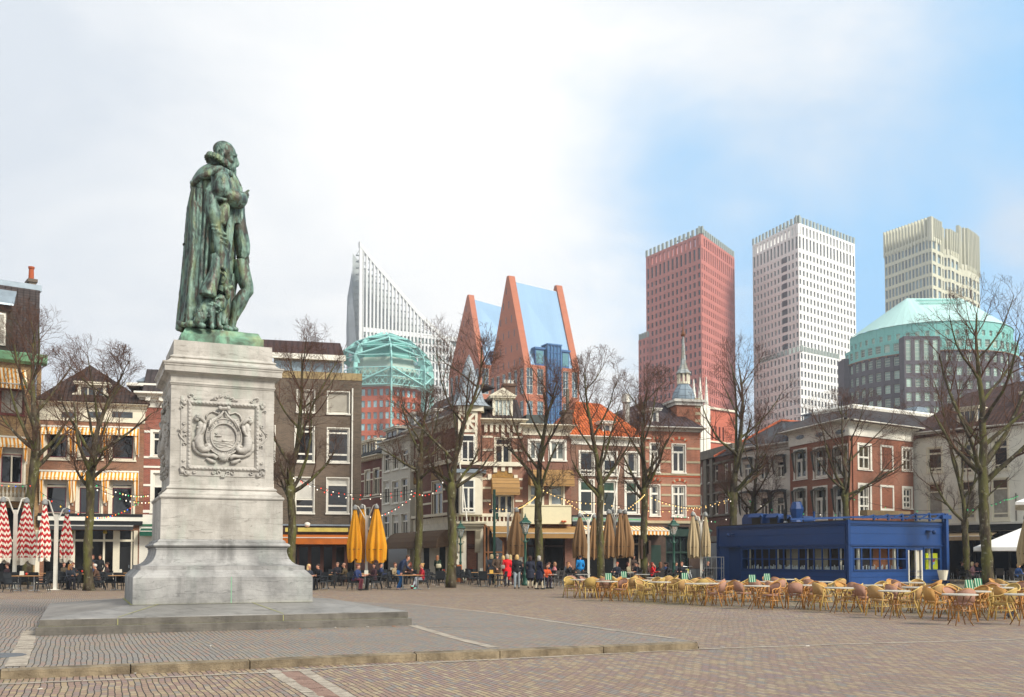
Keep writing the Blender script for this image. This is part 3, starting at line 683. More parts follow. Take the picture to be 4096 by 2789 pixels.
def base_mat():
    m=NT('green bronze base'); o=m.tc.outputs['Object']; v=m.noise(2,7,.65,dist=.5)
    col=m.ramp(v,[(.34,'414c3e'),(.45,'56725f'),(.53,'6a957c'),(.66,'86ab92')]); s=m.noise(2,6,.6,vec=m.map(o,sc=(2,2,.5))); col=m.mix(m.mr(s,.55,.72,0,.7),col,'4d3f38')
    y=m.noise(1.4,5,.6,vec=m.map(o,loc=(9,3,1))); col=m.mix(m.mr(y,.5,.7,0,.5),col,'a3a06a'); m.bump(m.noise(12,4,.6),.3,.01)
    return m.fin(col,.6,.1,.4)
BASEM=base_mat()
statue()
# ================= building kit =================
SHOPG=glass('060606',.12,.5,name='shop glass'); SHOPG.node_tree.nodes['Principled BSDF'].inputs['Specular IOR Level'].default_value=.22
class B:
    """a building: Empty at its left front corner, local x along the facade, y into the block, z up"""
    def __init__(s,name,label,p0,p1,cat='building',group=None):
        (a,Ya),(b,Yb)=p0,p1
        s.fr=Frame((xat(a,Ya,5),Ya),(xat(b,Yb,5),Yb)); s.w=s.fr.len
        s.r=empty(name,s.fr.o,s.fr.rz,label,cat,group); s.nwin=0; s.op=[]
    def uz(s,reg,x,y,off=0.): return s.fr.uz(*q(reg,x,y),off=off)
    def rect(s,reg,x0,y0,x1,y1,off=0.):
        xm=(x0+x1)/2; u0=s.uz(reg,x0,(y0+y1)/2,off)[0]; u1=s.uz(reg,x1,(y0+y1)/2,off)[0]
        return (u0,u1,s.uz(reg,xm,y1,off)[1],s.uz(reg,xm,y0,off)[1])
    def z(s,reg,x,y,off=0.): return s.uz(reg,x,y,off)[1]
    def part(s,name,m,mat,parent=None,label=None): return m.build(name,mat,parent or s.r,label=label)
    def win(s,r,vb=1,hb=(.68,),fw=.07,sur=.10,mat=None,pane=None,depth=.14,sill=True,inner=None,curtain=0.,arch=0.,name='window',stile=None,blind=None):
        """r=(u0,u1,z0,z1) of the opening incl. frame"""
        mat=mat or WHITE; pane=pane or GLASS
        u0,u1,z0,z1=r; s.op.append((u0,u1,z0,z1)); m=MB()
        if sur:
            m.box(u0-sur,u0+.01,-.035,.02,z0-sur*.2,z1+sur); m.box(u1-.01,u1+sur,-.035,.02,z0-sur*.2,z1+sur); m.box(u0+.01,u1-.01,-.034,.02,z1-.01,z1+sur)
        if sill: m.box(u0-sur-.04,u1+sur+.04,-.09,.03,z0-.11,z0-sur*.2-.0)
        y0=depth-.06
        m.box(u0,u0+fw,y0,depth+.02,z0,z1); m.box(u1-fw,u1,y0,depth+.02,z0,z1); m.box(u0+fw,u1-fw,y0,depth+.02,z0,z0+fw); m.box(u0+fw,u1-fw,y0,depth+.02,z1-fw,z1)
        H=z1-z0; hz=[z0+H*h for h in hb]
        for h in hz: m.box(u0+fw,u1-fw,y0-.012,depth+.015,h-fw*.55,h+fw*.55)
        vt=hz[-1]-fw*.55 if (hz and vb<2) else z1-fw
        if vb<0: vb=-vb; vt=z1-fw
        for k in range(1,vb+1):
            uc=u0+(u1-u0)*k/(vb+1); w=fw*.5; m.box(uc-w,uc+w,y0-.006,depth+.012,z0+fw,vt)
        if arch:
            n=8; um=(u0+u1)/2; rr=(u1-u0)/2
            pts=[(u0,z1)]+[(um-rr*math.cos(math.pi*i/n),z1-arch+arch*math.sin(math.pi*i/n)) for i in range(n+1)]+[(u1,z1)]
            for i in range(1,len(pts)-2):
                a,b=pts[i],pts[i+1]; m.add([(a[0],.03,a[1]),(b[0],.03,b[1]),(b[0],.03,z1),(a[0],.03,z1)],[(0,1,2,3)])
        f=m.build(name,mat,s.r); p=MB(); d=depth+.005
        p.poly([(u0+.01,d,z0+.01),(u1-.01,d,z0+.01),(u1-.01,d,z1-.01),(u0+.01,d,z1-.01)]); p.build('pane',pane,f)
        if pane is GLASS and not curtain and blind is None and z0>3.2:
            k_=(u0*7.3+z0*3.1)%1
            if k_<.4: curtain=.2+.1*k_
            elif k_<.65: blind=.15+k_*.4
        if inner:
            i_=MB(); t=.04; zt=(hz[-1] if hz else z1)-fw*.5; a,b=u0+fw,u1-fw
            i_.box(a,a+t,y0-.02,y0+.01,z0+fw,zt); i_.box(b-t,b,y0-.02,y0+.01,z0+fw,zt); i_.box(a+t,b-t,y0-.02,y0+.01,z0+fw,z0+fw+t); i_.box(a+t,b-t,y0-.02,y0+.01,zt-t,zt); i_.build('sash',inner,f)
        if curtain:
            c=MB(); w=(u1-u0-2*fw); 
            for side in (0,1):
                a=u0+fw if side==0 else u1-fw-w*curtain; n=6
                for k in range(n):
                    x0=a+w*curtain*k/n; x1=a+w*curtain*(k+1)/n; c.add([(x0,d-.004-.003*(k%2),z0+fw),(x1,d-.004-.003*((k+1)%2),z0+fw),(x1,d-.004-.003*((k+1)%2),z1-fw),(x0,d-.004-.003*(k%2),z1-fw)],[(0,1,2,3)])
            c.build('curtain',CURT,f)
        if blind is not None:
            c=MB(); c.box(u0+fw,u1-fw,d-.006,d-.002,z1-fw-(z1-z0-2*fw)*blind,z1-fw); c.build('blind',GREYW,f)
        return f
    def hole(s,r): s.op.append(r)
    def wall(s,z0,z1,mat,D=9.,u0=0.,u1=None,name='wall',t=.3,shell=True,lining=True):
        u1=s.w if u1 is None else u1; m=MB()
        ops=[o for o in s.op if o[1]>u0 and o[0]<u1 and o[3]>z0 and o[2]<z1]
        us=sorted({u0,u1}|{min(max(v,u0),u1) for o in ops for v in o[:2]}); zs=sorted({z0,z1}|{min(max(v,z0),z1) for o in ops for v in o[2:]})
        for j in range(len(zs)-1):
            run=None
            for i in range(len(us)):
                solid=i<len(us)-1 and not any(o[0]-1e-6<=us[i] and us[i+1]<=o[1]+1e-6 and o[2]-1e-6<=zs[j] and zs[j+1]<=o[3]+1e-6 for o in ops)
                if solid and run is None: run=us[i]
                if not solid and run is not None: m.poly([(run,0,zs[j]),(us[i],0,zs[j]),(us[i],0,zs[j+1]),(run,0,zs[j+1])]); run=None
        for o in ops:
            a,b,c,d=o; m.add([(a,0,c),(a,t,c),(a,t,d),(a,0,d)],[(0,1,2,3)]); m.add([(b,0,c),(b,0,d),(b,t,d),(b,t,c)],[(0,1,2,3)])
            m.add([(a,0,d),(a,t,d),(b,t,d),(b,0,d)],[(0,1,2,3)]); m.add([(a,0,c),(b,0,c),(b,t,c),(a,t,c)],[(0,1,2,3)])
        if shell: m.poly([(u0,0,z0),(u0,0,z1),(u0,D,z1),(u0,D,z0)]); m.poly([(u1,0,z0),(u1,D,z0),(u1,D,z1),(u1,0,z1)]); m.poly([(u0,D,z0),(u0,D,z1),(u1,D,z1),(u1,D,z0)])
        if shell: m.poly([(u0,0,z1-.01),(u1,0,z1-.01),(u1,D,z1-.01),(u0,D,z1-.01)])
        elif lining: m.poly([(u0,.32,z0),(u1,.32,z0),(u1,.32,z1),(u0,.32,z1)])
        for o in ops:   # dark room behind each opening
            a,b,c,d=o; 
        return m.build(name,mat,s.r)
    def cornice(s,z0,z1,out=.4,u0=None,u1=None,mat=None,name='cornice',steps=3,dent=0,ret=True):
        mat=mat or WHITE; u0=-.0 if u0 is None else u0; u1=s.w if u1 is None else u1; m=MB(); h=(z1-z0)
        pr=[(0,z0),(out*.18,z0+.02),(out*.2,z0+h*.3),(out*.45,z0+h*.42),(out*.5,z0+h*.6),(out*.9,z0+h*.72),(out,z0+h*.8),(out,z1-.02),(out*.95,z1)]
        e=.06
        vs0=[(u0-e-(o if ret else 0)*.5,-o,z) for o,z in pr]; vs1=[(u1+e+(o if ret else 0)*.5,-o,z) for o,z in pr]; b0=[(vs0[0][0],.05,z0),(vs0[-1][0],.3,z1)]
        n=len(pr); m.add(vs0+vs1,[(i,n+i,n+i+1,i+1) for i in range(n-1)])
        m.poly([vs0[-1],vs1[-1],(vs1[-1][0],.5,z1),(vs0[-1][0],.5,z1)]); m.poly(vs0+[(vs0[-1][0],.3,z1),(vs0[0][0],.3,z0)]); m.poly((vs1+[(vs1[-1][0],.3,z1),(vs1[0][0],.3,z0)])[::-1])
        m.poly([(vs0[0][0],.3,z0),(vs1[0][0],.3,z0),vs1[0],vs0[0]])
        if dent:
            k=int((u1-u0)/dent)
            for i in range(k): c=u0+(i+.5)*(u1-u0)/k; m.box(c-dent*.2,c+dent*.2,-out*.62,-.0,z0+h*.05,z0+h*.5)
        return m.build(name,mat,s.r)
    def band(s,z0,z1,out=.04,u0=0.,u1=None,mat=None,name='stone_band',skip=True):
        u1=s.w if u1 is None else u1; m=MB(); cuts=[(u0,u1)]
        if skip:
            for o in s.op:
                if o[2]<z1 and o[3]>z0:
                    nc=[]
                    for a,b in cuts:
                        if o[1]<=a or o[0]>=b: nc.append((a,b))
                        else:
                            if o[0]-.13>a: nc.append((a,o[0]-.13))
                            if o[1]+.13<b: nc.append((o[1]+.13,b))
                    cuts=nc
        for a,b in cuts:
            if b-a>.05: m.box(a,b,-out,.03,z0,z1)
        return m.build(name,mat or WHITE,s.r)
    def awning(s,u0,u1,z1,z0,out,mat,fold=.18,name='awning',scallop=False,valmat=None):
        """sloping fabric from the wall at z1 to its front bar at z0, with a hanging valance"""
        m=MB(); n=max(2,int((u1-u0)/.25)); 
        for i in range(n):
            a=u0+(u1-u0)*i/n; b=u0+(u1-u0)*(i+1)/n; sag=-.02*math.sin(i*1.9)
            m.add([(a,-.03,z1),(b,-.03,z1),(b,-out,z0),(a,-out,z0)],[(3,2,1,0)])
            fz=z0-fold*(1 if not scallop else 1)
            if scallop: m.add([(a,-out-.004,z0),(b,-out-.004,z0),(b,-out,fz+.03),((a+b)/2,-out,fz-.05),(a,-out,fz+.03)],[(0,4,3,2,1)])
            else: m.add([(a,-out-.004,z0),(b,-out-.004,z0),(b,-out,fz),(a,-out,fz)],[(3,2,1,0)])
        for u in (u0,u1): m.add([(u,-.03,z1),(u,-out,z0),(u,-out,z0-.04),(u,-.03,z1-.08)],[(0,1,2,3)])
        f=m.build(name,mat,s.r); p=MB(); p.tube([(u0,-out,z0),(u1,-out,z0)],.035,6); p.tube([(u0+.15,-.02,z0-.1),(u0+.15,-out,z0)],.02,4); p.tube([(u1-.15,-.02,z0-.1),(u1-.15,-out,z0)],.02,4); p.build('front_bar',GREYW,f)
        return f
    def hood(s,u0,u1,z1,z0,out,mat,name='dutch_awning',label=None):
        """quarter-round canopy"""
        m=MB(); n=5; st=[(out*math.sin(math.pi/2*i/n)**.85,z1-(z1-z0-.15)*(1-math.cos(math.pi/2*i/n))) for i in range(n+1)]+[(out,z0)]
        k=8
        for i in range(len(st)-1):
            (o0,a0),(o1,a1)=st[i],st[i+1]
            m.add([(u0+.0*o0,-o0-.02,a0),(u1,-o0-.02,a0),(u1,-o1-.02,a1),(u0,-o1-.02,a1)],[(3,2,1,0)])
            for u in (u0,u1): m.add([(u,-.02,z0+.15),(u,-o0-.02,a0),(u,-o1-.02,a1)],[(0,1,2)])
        f=m.build(name,mat,s.r,label=label); r=MB()
        for i in range(len(st)-1):
            o0,a0=st[i]; 
            if i: r.tube([(u0,-o0-.03,a0),(u1,-o0-.03,a0)],.012,4)
        for u in (u0,u1):
            for i in range(1,len(st)-1): r.tube([(u,-.02,z0+.15),(u,-st[i][0]-.02,st[i][1])],.012,4)
        r.build('rib',plain('7f6a4b',.8,name='seam'),f)
        return f
    def roofpoly(s,polys,mat,name='roof',thick=.12):
        m=MB()
        for p in polys:
            a=[Vector(x) for x in p]; n=(a[1]-a[0]).cross(a[2]-a[0]); n.normalize()
            if n.z<0: a=a[::-1]; n=-n
            m.prism([tuple(x-n*thick) for x in a],n*thick)
        return m.build(name,mat,s.r)
    def dormer(s,u0,u1,z0,z1,y0,y1,mat=None,roofmat=None,ped=0.,vb=1,hb=(),side=None,cornice_out=.18,pane=None,scroll=False):
        """front at depth y0, running back to y1"""
        mat=mat or WHITE; m=MB(); t=.14
        m.box(u0,u0+t,y0,y0+.12,z0,z1); m.box(u1-t,u1,y0,y0+.12,z0,z1); m.box(u0+t,u1-t,y0+.003,y0+.12,z1-t,z1); m.box(u0+t,u1-t,y0+.003,y0+.12,z0,z0+t)
        c=cornice_out; m.box(u0-c,u1+c,y0-c,y1,z1+.002,z1+.12); m.box(u0-c*1.3,u1+c*1.3,y0-c*1.3,y1,z1+.122,z1+.2)
        if ped:
            m.prism([(u0-c,y0-c,z1+.2),(u1+c,y0-c,z1+.2),((u0+u1)/2,y0-c,z1+.2+ped)],(0,y1-y0+c,0))
        if scroll:
            for sg,ue in ((-1,u0),(1,u1)):
                h=z1-z0; m.prism([(ue,y0+.04,z0),(ue+sg*.55,y0+.04,z0),(ue+sg*.6,y0+.04,z0+h*.14),(ue+sg*.36,y0+.04,z0+h*.3),(ue+sg*.3,y0+.04,z0+h*.5),(ue,y0+.04,z0+h*.6)],(0,.1,0))
        d=m.build('dormer',mat,s.r)
        f=MB(); a,b=u0+t,u1-t; fw=.06
        f.box(a,a+fw,y0+.03,y0+.1,z0+t,z1-t); f.box(b-fw,b,y0+.03,y0+.1,z0+t,z1-t)
        for k in range(1,vb+1): uc=a+(b-a)*k/(vb+1); f.box(uc-fw/2,uc+fw/2,y0+.03,y0+.1,z0+t,z1-t)
        for h in hb: zz=z0+(z1-z0)*h; f.box(a+fw,b-fw,y0+.035,y0+.1,zz-fw/2,zz+fw/2)
        w=f.build('window_frame',mat,d); p=MB(); p.poly([(a,y0+.09,z0+t),(b,y0+.09,z0+t),(b,y0+.09,z1-t),(a,y0+.09,z1-t)]); p.build('pane',pane or GLASSL,d)
        sd=MB(); 
        for u,v in ((u0,u0+.1),(u1-.1,u1)): sd.box(u,v,y0+.122,y1,z0,z1)
        sd.build('dormer_cheek',side or ZINC,d)
        return d
    def chimney(s,u0,u1,y0,y1,z0,z1,mat,pots=2,pot=None):
        m=MB(); m.box(u0,u1,y0,y1,z0,z1-.2); m.box(u0-.08,u1+.08,y0-.08,y1+.08,z1-.2,z1)
        c=m.build('chimney',mat,s.r); pm=MB(); 
        for i in range(pots):
            x=u0+(u1-u0)*(i+.5)/pots; pm.lathe([(.12,z1),(.1,z1+.3),(.12,z1+.32),(.12,z1+.36)],10,(x,(y0+y1)/2,0))
        if pots: pm.build('chimney_pot',pot or plain('a5552f',.8,name='terracotta'),c)
        return c
    def shopdark(s,u0,u1,z1,mat=None,posts=(),postmat=None,beam=None,depth=1.2,mull=(),name='shopfront',doors=(),lintel=.0,glassmat=None):
        """recessed glazed ground floor behind the wall line"""
        s.hole((u0,u1,-.1,z1)); m=MB(); 
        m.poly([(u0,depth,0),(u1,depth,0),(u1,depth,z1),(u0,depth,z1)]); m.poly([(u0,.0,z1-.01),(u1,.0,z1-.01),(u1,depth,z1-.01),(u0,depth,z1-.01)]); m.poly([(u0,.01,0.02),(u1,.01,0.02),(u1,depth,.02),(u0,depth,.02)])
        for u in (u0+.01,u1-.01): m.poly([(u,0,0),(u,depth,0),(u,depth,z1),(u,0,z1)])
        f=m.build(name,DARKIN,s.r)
        g=MB(); g.poly([(u0,.2,.0),(u1,.2,0),(u1,.2,z1),(u0,.2,z1)]); g.build('shop_glass',glassmat or SHOPG,s.r)
        p=MB(); pm=postmat or CREAM
        for u,w in posts: p.box(u-w/2,u+w/2,-.06,.17,0,z1)
        for u,w in mull: p.box(u-w/2,u+w/2,.08,.17,0,z1-.001)
        if beam: p.box(u0,u1,.06,.165,beam,beam+.14)
        if p.f: p.build('shopfront_frame',pm,s.r)
        for (a,b,h,dm) in doors:
            d=MB(); d.box(a,b,.10,.16,0.03,h); do=d.build('door',dm,s.r); hd=MB(); hd.box(b-.12,b-.08,.06,.1,.95,1.15); hd.build('handle',ZINC,do)
        return f
# ================= left row =================
TAN=brick('ad8e62','907350','6f6047',name='tan brick'); BRN=brick('96644a','7b503a','8a7a66',name='brown brick'); RED=brick('9c5140','843f31','8d8073',name='red brick')
DKB=brick('66584a','4f453b','7a7264',.24,.07,.4,.3,name='dark grey brick'); SLATED=tiles('4a3f3c','3a3230',.35,.16,name='plum slates'); PANT=tiles('4a3730','33261f',.26,.34,name='dark pantiles')
YST=stripes('d98f22','e8dcc0',.22,0,.5,name='yellow striped canvas')
def flapawn(b,u0,u1,z1,z0,hang,mat=YST,out=.45):
    """half retracted box awning: short valance with side flaps hanging down"""
    m=MB(); n=8
    for i in range(n):
        a=u0+(u1-u0)*i/n; c=u0+(u1-u0)*(i+1)/n; j=.02*(i%2)
        m.add([(a,-.08,z1),(c,-.08,z1),(c,-out,z0+j),(a,-out,z0+.02-j)],[(3,2,1,0)]); m.add([(a,-out-.003,z0),(c,-out-.003,z0),(c,-out,z0-.14+j),(a,-out,z0-.12-j)],[(3,2,1,0)])
    for u,sg in ((u0,1),(u1,-1)): m.poly([(u,-.05,z1),(u,-out,z0),(u+sg*.12,-.25,hang),(u+sg*.04,-.05,hang)]); m.poly([(u,-out*.9,z0-.02),(u+sg*.26,-out*.9,z0-.02),(u+sg*.16,-.2,hang+.15),(u+sg*.02,-.2,hang)])
    f=m.build('awning',mat,b.r); p=MB(); p.box(u0-.04,u1+.04,-.14,-.02,z1,z1+.1)
    for u in (u0-.02,u1+.02): p.tube([(u,-.06,z1),(u,-.06,hang-.15)],.02,4)
    p.build('awning_case',WHITE,f); return f
def b1():
    b=B('town_house','tan brick town house at the left edge with green gutter and striped awnings',(-150,59.5),(155,62)); R_='A'
    zg=b.z('A',200,885)
    r=b.rect('A',5,1150,215,1370); b.win(r,0,(),.06,.06,plain('6b2f2a',.6,name='maroon paint'),CURT)
    u0,u1,z0,z1=b.rect('A',5,990,215,1150); b.awning(u0-.1,u1+.1,z1+.2,z0+.25,.75,YST,.3)
    r=b.rect('B',0,130,200,500); b.win(r,1,(.70,),.09,.12,CREAM,GLASS,inner=plain('8c2436',.6,name='red paint')); u0,u1,z0,z1=r; flapawn(b,u0-.15,u1+.15,z1+.15,z1-.35,z1-1.3)
    for x0,x1 in ((-330,-130),):
        for rg,y0,y1 in (('A',1150,1370),('B',150,500)):
            s=.4425 if rg=='A' else .4739; r=b.rect(rg,x0,y0,x1,y1); b.win(r,1,(.7,),.07,.1,CREAM)
    b.shopdark(.3,b.w-.5,b.z('B',120,700),posts=((.3,.3),(b.w-.6,.25)),beam=2.6)
    b.wall(0,zg,TAN,10)
    m=MB(); z=b.z('A',200,870); pts=[(0,zg-.02),(.0,zg-.2),(.15,zg-.25),(.42,zg-.1),(.5,z+.25),(.42,z+.32)]
    m.rings([[(-.1,-a,c) for a,c in pts],[(b.w+.25,-a,c) for a,c in pts]]); m.build('gutter',plain('7fae84',.6,.2,name='green copper'),b.r)
    # steep slate-hung attic storey
    zt=b.z('A',300,250,.5); zT=b.z('A',340,205,.6); ur=b.w-.15
    b.roofpoly([[(0,.05,zg+.1),(ur,.05,zg+.1),(ur,.75,zt),(0,.75,zt)],[(ur,.05,zg+.1),(ur+.1,.3,zg+.1),(ur+.1,.9,zt),(ur,.75,zt)]],SLATED,'attic_front')
    m=MB(); m.box(0,ur+.02,.3,9,zg,zt-.02); m.build('attic_wall',SLATED,b.r); m=MB(); m.box(-.1,ur+.18,.55,9.1,zt,zT); m.build('zinc_parapet',ZINC,b.r)
    u0,u1,z0,z1=b.rect('A',-120,400,118,800,-.2); 
    m=MB(); m.box(u0,u1,-.1,1.,z0,z1); m.build('dormer',DARKW,b.r)
    a=b.rect('A',-60,450,55,745,-.25); f=MB(); f.box(a[0],a[1],-.18,-.1,a[2],a[3]); f.build('window_frame',WHITE,b.r); g=MB(); g.box(a[0]+.12,a[1]-.12,-.2,-.182,a[2]+.12,(a[2]+a[3])/2-.04); g.box(a[0]+.12,a[1]-.12,-.2,-.182,(a[2]+a[3])/2+.04,a[3]-.12); g.build('pane',CURT,b.r)
    c0=b.z('A',60,385,-.5); c1=b.z('A',60,215,.5); u0=b.uz('A',-150,300)[0]; u1=b.uz('A',125,380,-.5)[0]; u2=b.uz('A',165,225,.5)[0]
    m=MB(); m.prism([(u0,-.55,c0),(u1,-.55,c0),(u2,.62,c1),(u0,.62,c1)],(0,.02,.12)); m.build('dormer_roof',ZINC,b.r)
    a=b.rect('A',255,180,318,205,1.5); b.chimney(a[0],a[1],1.2,2.2,zT-.3,a[3]+.15,DKB,0); m=MB(); zc=a[3]+.15; x=(a[0]+a[1])/2; m.lathe([(.2,zc),(.17,zc+.1),(.15,zc+.75),(.19,zc+.78),(.19,zc+.9)],12,(x,1.7,0)); m.build('chimney_pot',plain('a3502c',.8,name='terracotta pot'),b.r)
    # balcony
    a=b.rect('B',-300,500,250,640,-1.); m=MB(); m.box(a[0],a[1],-1.2,.0,a[2],a[2]+.25); m.box(a[0],a[1],-1.2,-1.,a[3]-.14,a[3]); m.box(a[1]-.25,a[1],-1.19,-.95,a[2]+.25,a[3]-.14); m.box(a[1]-.2,a[1]-.03,-.95,0,a[3]-.13,a[3]-.01)
    bal=m.build('balcony',stone('8f8878','b5ad9c',2.,name='balcony stone'),b.r); n=14; mm=MB()
    for i in range(n):
        x=a[0]+.3+(a[1]-a[0]-.7)*i/(n-1); mm.lathe([(.07,a[2]+.25),(.1,a[2]+.4),(.05,a[2]+.62),(.08,a[3]-.2),(.07,a[3]-.14)],8,(x,-1.1,0))
    mm.build('balustrade',stone('8f8878','b5ad9c',2.,name='balcony stone'),bal)
    m=MB(); u=b.w-.35; m.tube([(u,-.12,zg-.2),(u,-.12,.3)],.07,8); m.build('downpipe',ZINC,b.r)
DARKW=plain('3f3a30',.85,var=.4,name='dark timber')
b1()
def b2():
    b=B('gabled_house','brown brick house with pyramid tile roof over a black café front',(155,62),(572,63.8))
    zc=b.z('A',800,1275); zf=b.z('A',800,1435); MAR=plain('6d1f2c',.5,name='maroon sash')
    for (x0,x1,y0,y1) in ((385,575,45,285),(668,862,50,285),(940,1135,55,295)):
        r=b.rect('B',x0,y0,x1,y1); b.win(r,0,(),.1,.1,CREAM,pane=glass('141619',.03,.8,name='reflecting glass'),inner=MAR); u0,u1,z0,z1=r; flapawn(b,u0-.25,u1+.25,z1+.2,z1-.18,z1-1.5)
    for (x0,x1,y0,y1) in ((378,575,425,755),(655,855,430,760),(932,1125,430,765)):
        r=b.rect('B',x0,y0,x1,y1); b.win(r,0,(.72,),.12,.12,CREAM,pane=glass('141619',.03,.8,name='reflecting glass'),inner=MAR,blind=.2); u0,u1,z0,z1=r; flapawn(b,u0-.28,u1+.28,z1+.22,z1-.18,z1-1.75)
    zs=b.z('B',730,890); u0=b.uz('B',300,900)[0]
    b.shopdark(.35,b.w-.35,zs,posts=((b.uz('B',318,1000)[0],.25),(b.uz('B',1146,1000)[0],.25)),beam=b.z('B',900,985),mull=[(b.uz('B',x,1100)[0],w) for x,w in ((360,.14),(600,.12),(622,.12),(875,.12),(980,.4),(1110,.1))],doors=((b.uz('B',1000,1100)[0],b.uz('B',1103,1100)[0],b.z('B',1050,1030),BLACK),))
    b.wall(0,zf,BRN,9)
    # cream frieze with three low windows
    m=MB(); m.box(-.05,b.w+.05,-.06,.3,zf-.02,zc); f=m.build('frieze',CREAM,b.r)
    for x0,x1 in ((560,690),(800,920),(1015,1200)):
        r=b.rect('A',x0,1352,x1,1405); m=MB(); m.box(r[0],r[1],-.075,-.058,r[2],r[3]); m.build('frieze_window',GLASSL,b.r)
    b.cornice(zc-.42,zc+.1,.45,mat=CREAM)
    ax=b.uz('A',815,925,3.5); e=.35
    b.roofpoly([[(-e,-.5,zc+.08),(b.w+e,-.5,zc+.08),(ax[0],3.6,ax[1])],[(b.w+e,-.5,zc+.08),(b.w+e,8,zc+.08),(ax[0],3.6,ax[1])],[(-e,-.5,zc+.08),(ax[0],3.6,ax[1]),(-e,8,zc+.08)]],PANT,'roof',.14)
    r=b.rect('A',700,1110,960,1290,.1); b.dormer(r[0],r[1],r[2]+.15,r[3],.1,2.5,CREAM,vb=2,scroll=True)
    m=MB(); z=b.z('B',730,830); zz=b.z('B',730,790); m.box(.0,b.w,-.25,0,z-.1,zz-.15); m.build('shop_fascia',BLACK,b.r); m=MB(); m.box(.0,b.w,-.3,0,zz-.15,zz+.12); m.build('fascia_strip',WHITE,b.r)
    m=MB(); m.box(0,b.w,-.33,0,zz+.125,zz+.3); m.build('fascia_cap',BLACK,b.r)
    b.awning(.3,b.w-.5,b.z('B',730,835),b.z('B',730,885,-1.0)+.25,1.1,plain('3a3b3d',.85,name='charcoal canvas'),.25)
    for x in (605,887):
        c=b.uz('B',x,905,-.3); m=MB(); m.lathe([(.1,c[1]-.1),(.13,c[1]-.05),(.06,c[1]+.4),(.08,c[1]+.42)],8,(c[0],-.3,0)); m.build('wall_lamp',plain('b59a3a',.4,.6,name='brass'),b.r)
b2()
def b3():
    b=B('banded_house','narrow red brick house with white bands and a zinc dormer, half hidden behind the pedestal',(560,63.8),(1088,65.8))
    zc=b.z('A',1360,1310)
    for x0 in (1290,1600,1900):
        r=b.rect('B',x0,62,x0+200,262); b.win(r,1,(.7,),.09,.16,WHITE,GLASS); r=b.rect('B',x0,405,x0+200,735); b.win(r,1,(.65,),.09,.16,WHITE,GLASS,blind=.35)
    b.hole((.9,b.w-1,-.1,2.9))
    b.wall(0,zc,RED,9)
    for y0,y1 in ((47,65),(263,281),(345,362),(500,517),(718,742)): b.band(b.z('B',1230,y1),b.z('B',1230,y0),.04)
    m=MB(); m.box(-.02,b.w,-.05,.3,zc,b.z('A',1360,1260)+.1); m.build('frieze',WHITE,b.r)
    b.cornice(b.z('A',1360,1262),b.z('A',1360,1180),.7,mat=WHITE,dent=.8)
    m=MB(); z1=b.z('B',1230,757); z0=b.z('B',1230,838); m.box(0,b.w,-.08,.1,0,z0-.02); m.box(0,b.w,-.1,.1,z0,z1); m.build('white_shopfront',WHITE,b.r)
    m=MB(); m.box(0,b.w,-.14,.0,z0-.12,z0); m.build('green_line',plain('2f6b4a',.6,name='green paint'),b.r)
    b.awning(.1,b.w-1,b.z('B',1230,872),b.z('B',1240,925,-.6)+.2,.8,plain('14543f',.8,name='green canvas'),.3)
    zr=b.z('A',1360,1180); 
    m=MB(); m.box(-.3,3.6,1.2,6,zr-.3,b.z('A',1300,1120,1.2)); m.build('roof_house',SLATED,b.r)
    u0=b.uz('A',1145,1100,1)[0]; u1=u0+3.6; zz=b.z('A',1300,1120,1.); m=MB(); m.box(u0,u1,.8,5,zz,b.z('A',1300,1090,.8)); m.build('roof_fascia',WHITE,b.r)
    ap=b.uz('A',1335,1022,3); a=b.uz('A',1240,1078,2)[0]; c=b.uz('A',1410,1078,2)[0]; zb=b.z('A',1330,1085,2)
    b.roofpoly([[(a,1.5,zb),(c,1.5,zb),(ap[0],3,ap[1])],[(c,1.5,zb),(c,4.5,zb),(ap[0],3,ap[1])],[(a,1.5,zb),(ap[0],3,ap[1]),(a,4.5,zb)]],ZINC,'roof_lantern',.05)
    b.roofpoly([[(0,0,zr),(b.w,0,zr),(b.w,2.5,zr+2.),(0,2.5,zr+2.)]],SLATED,'roof')
b3()
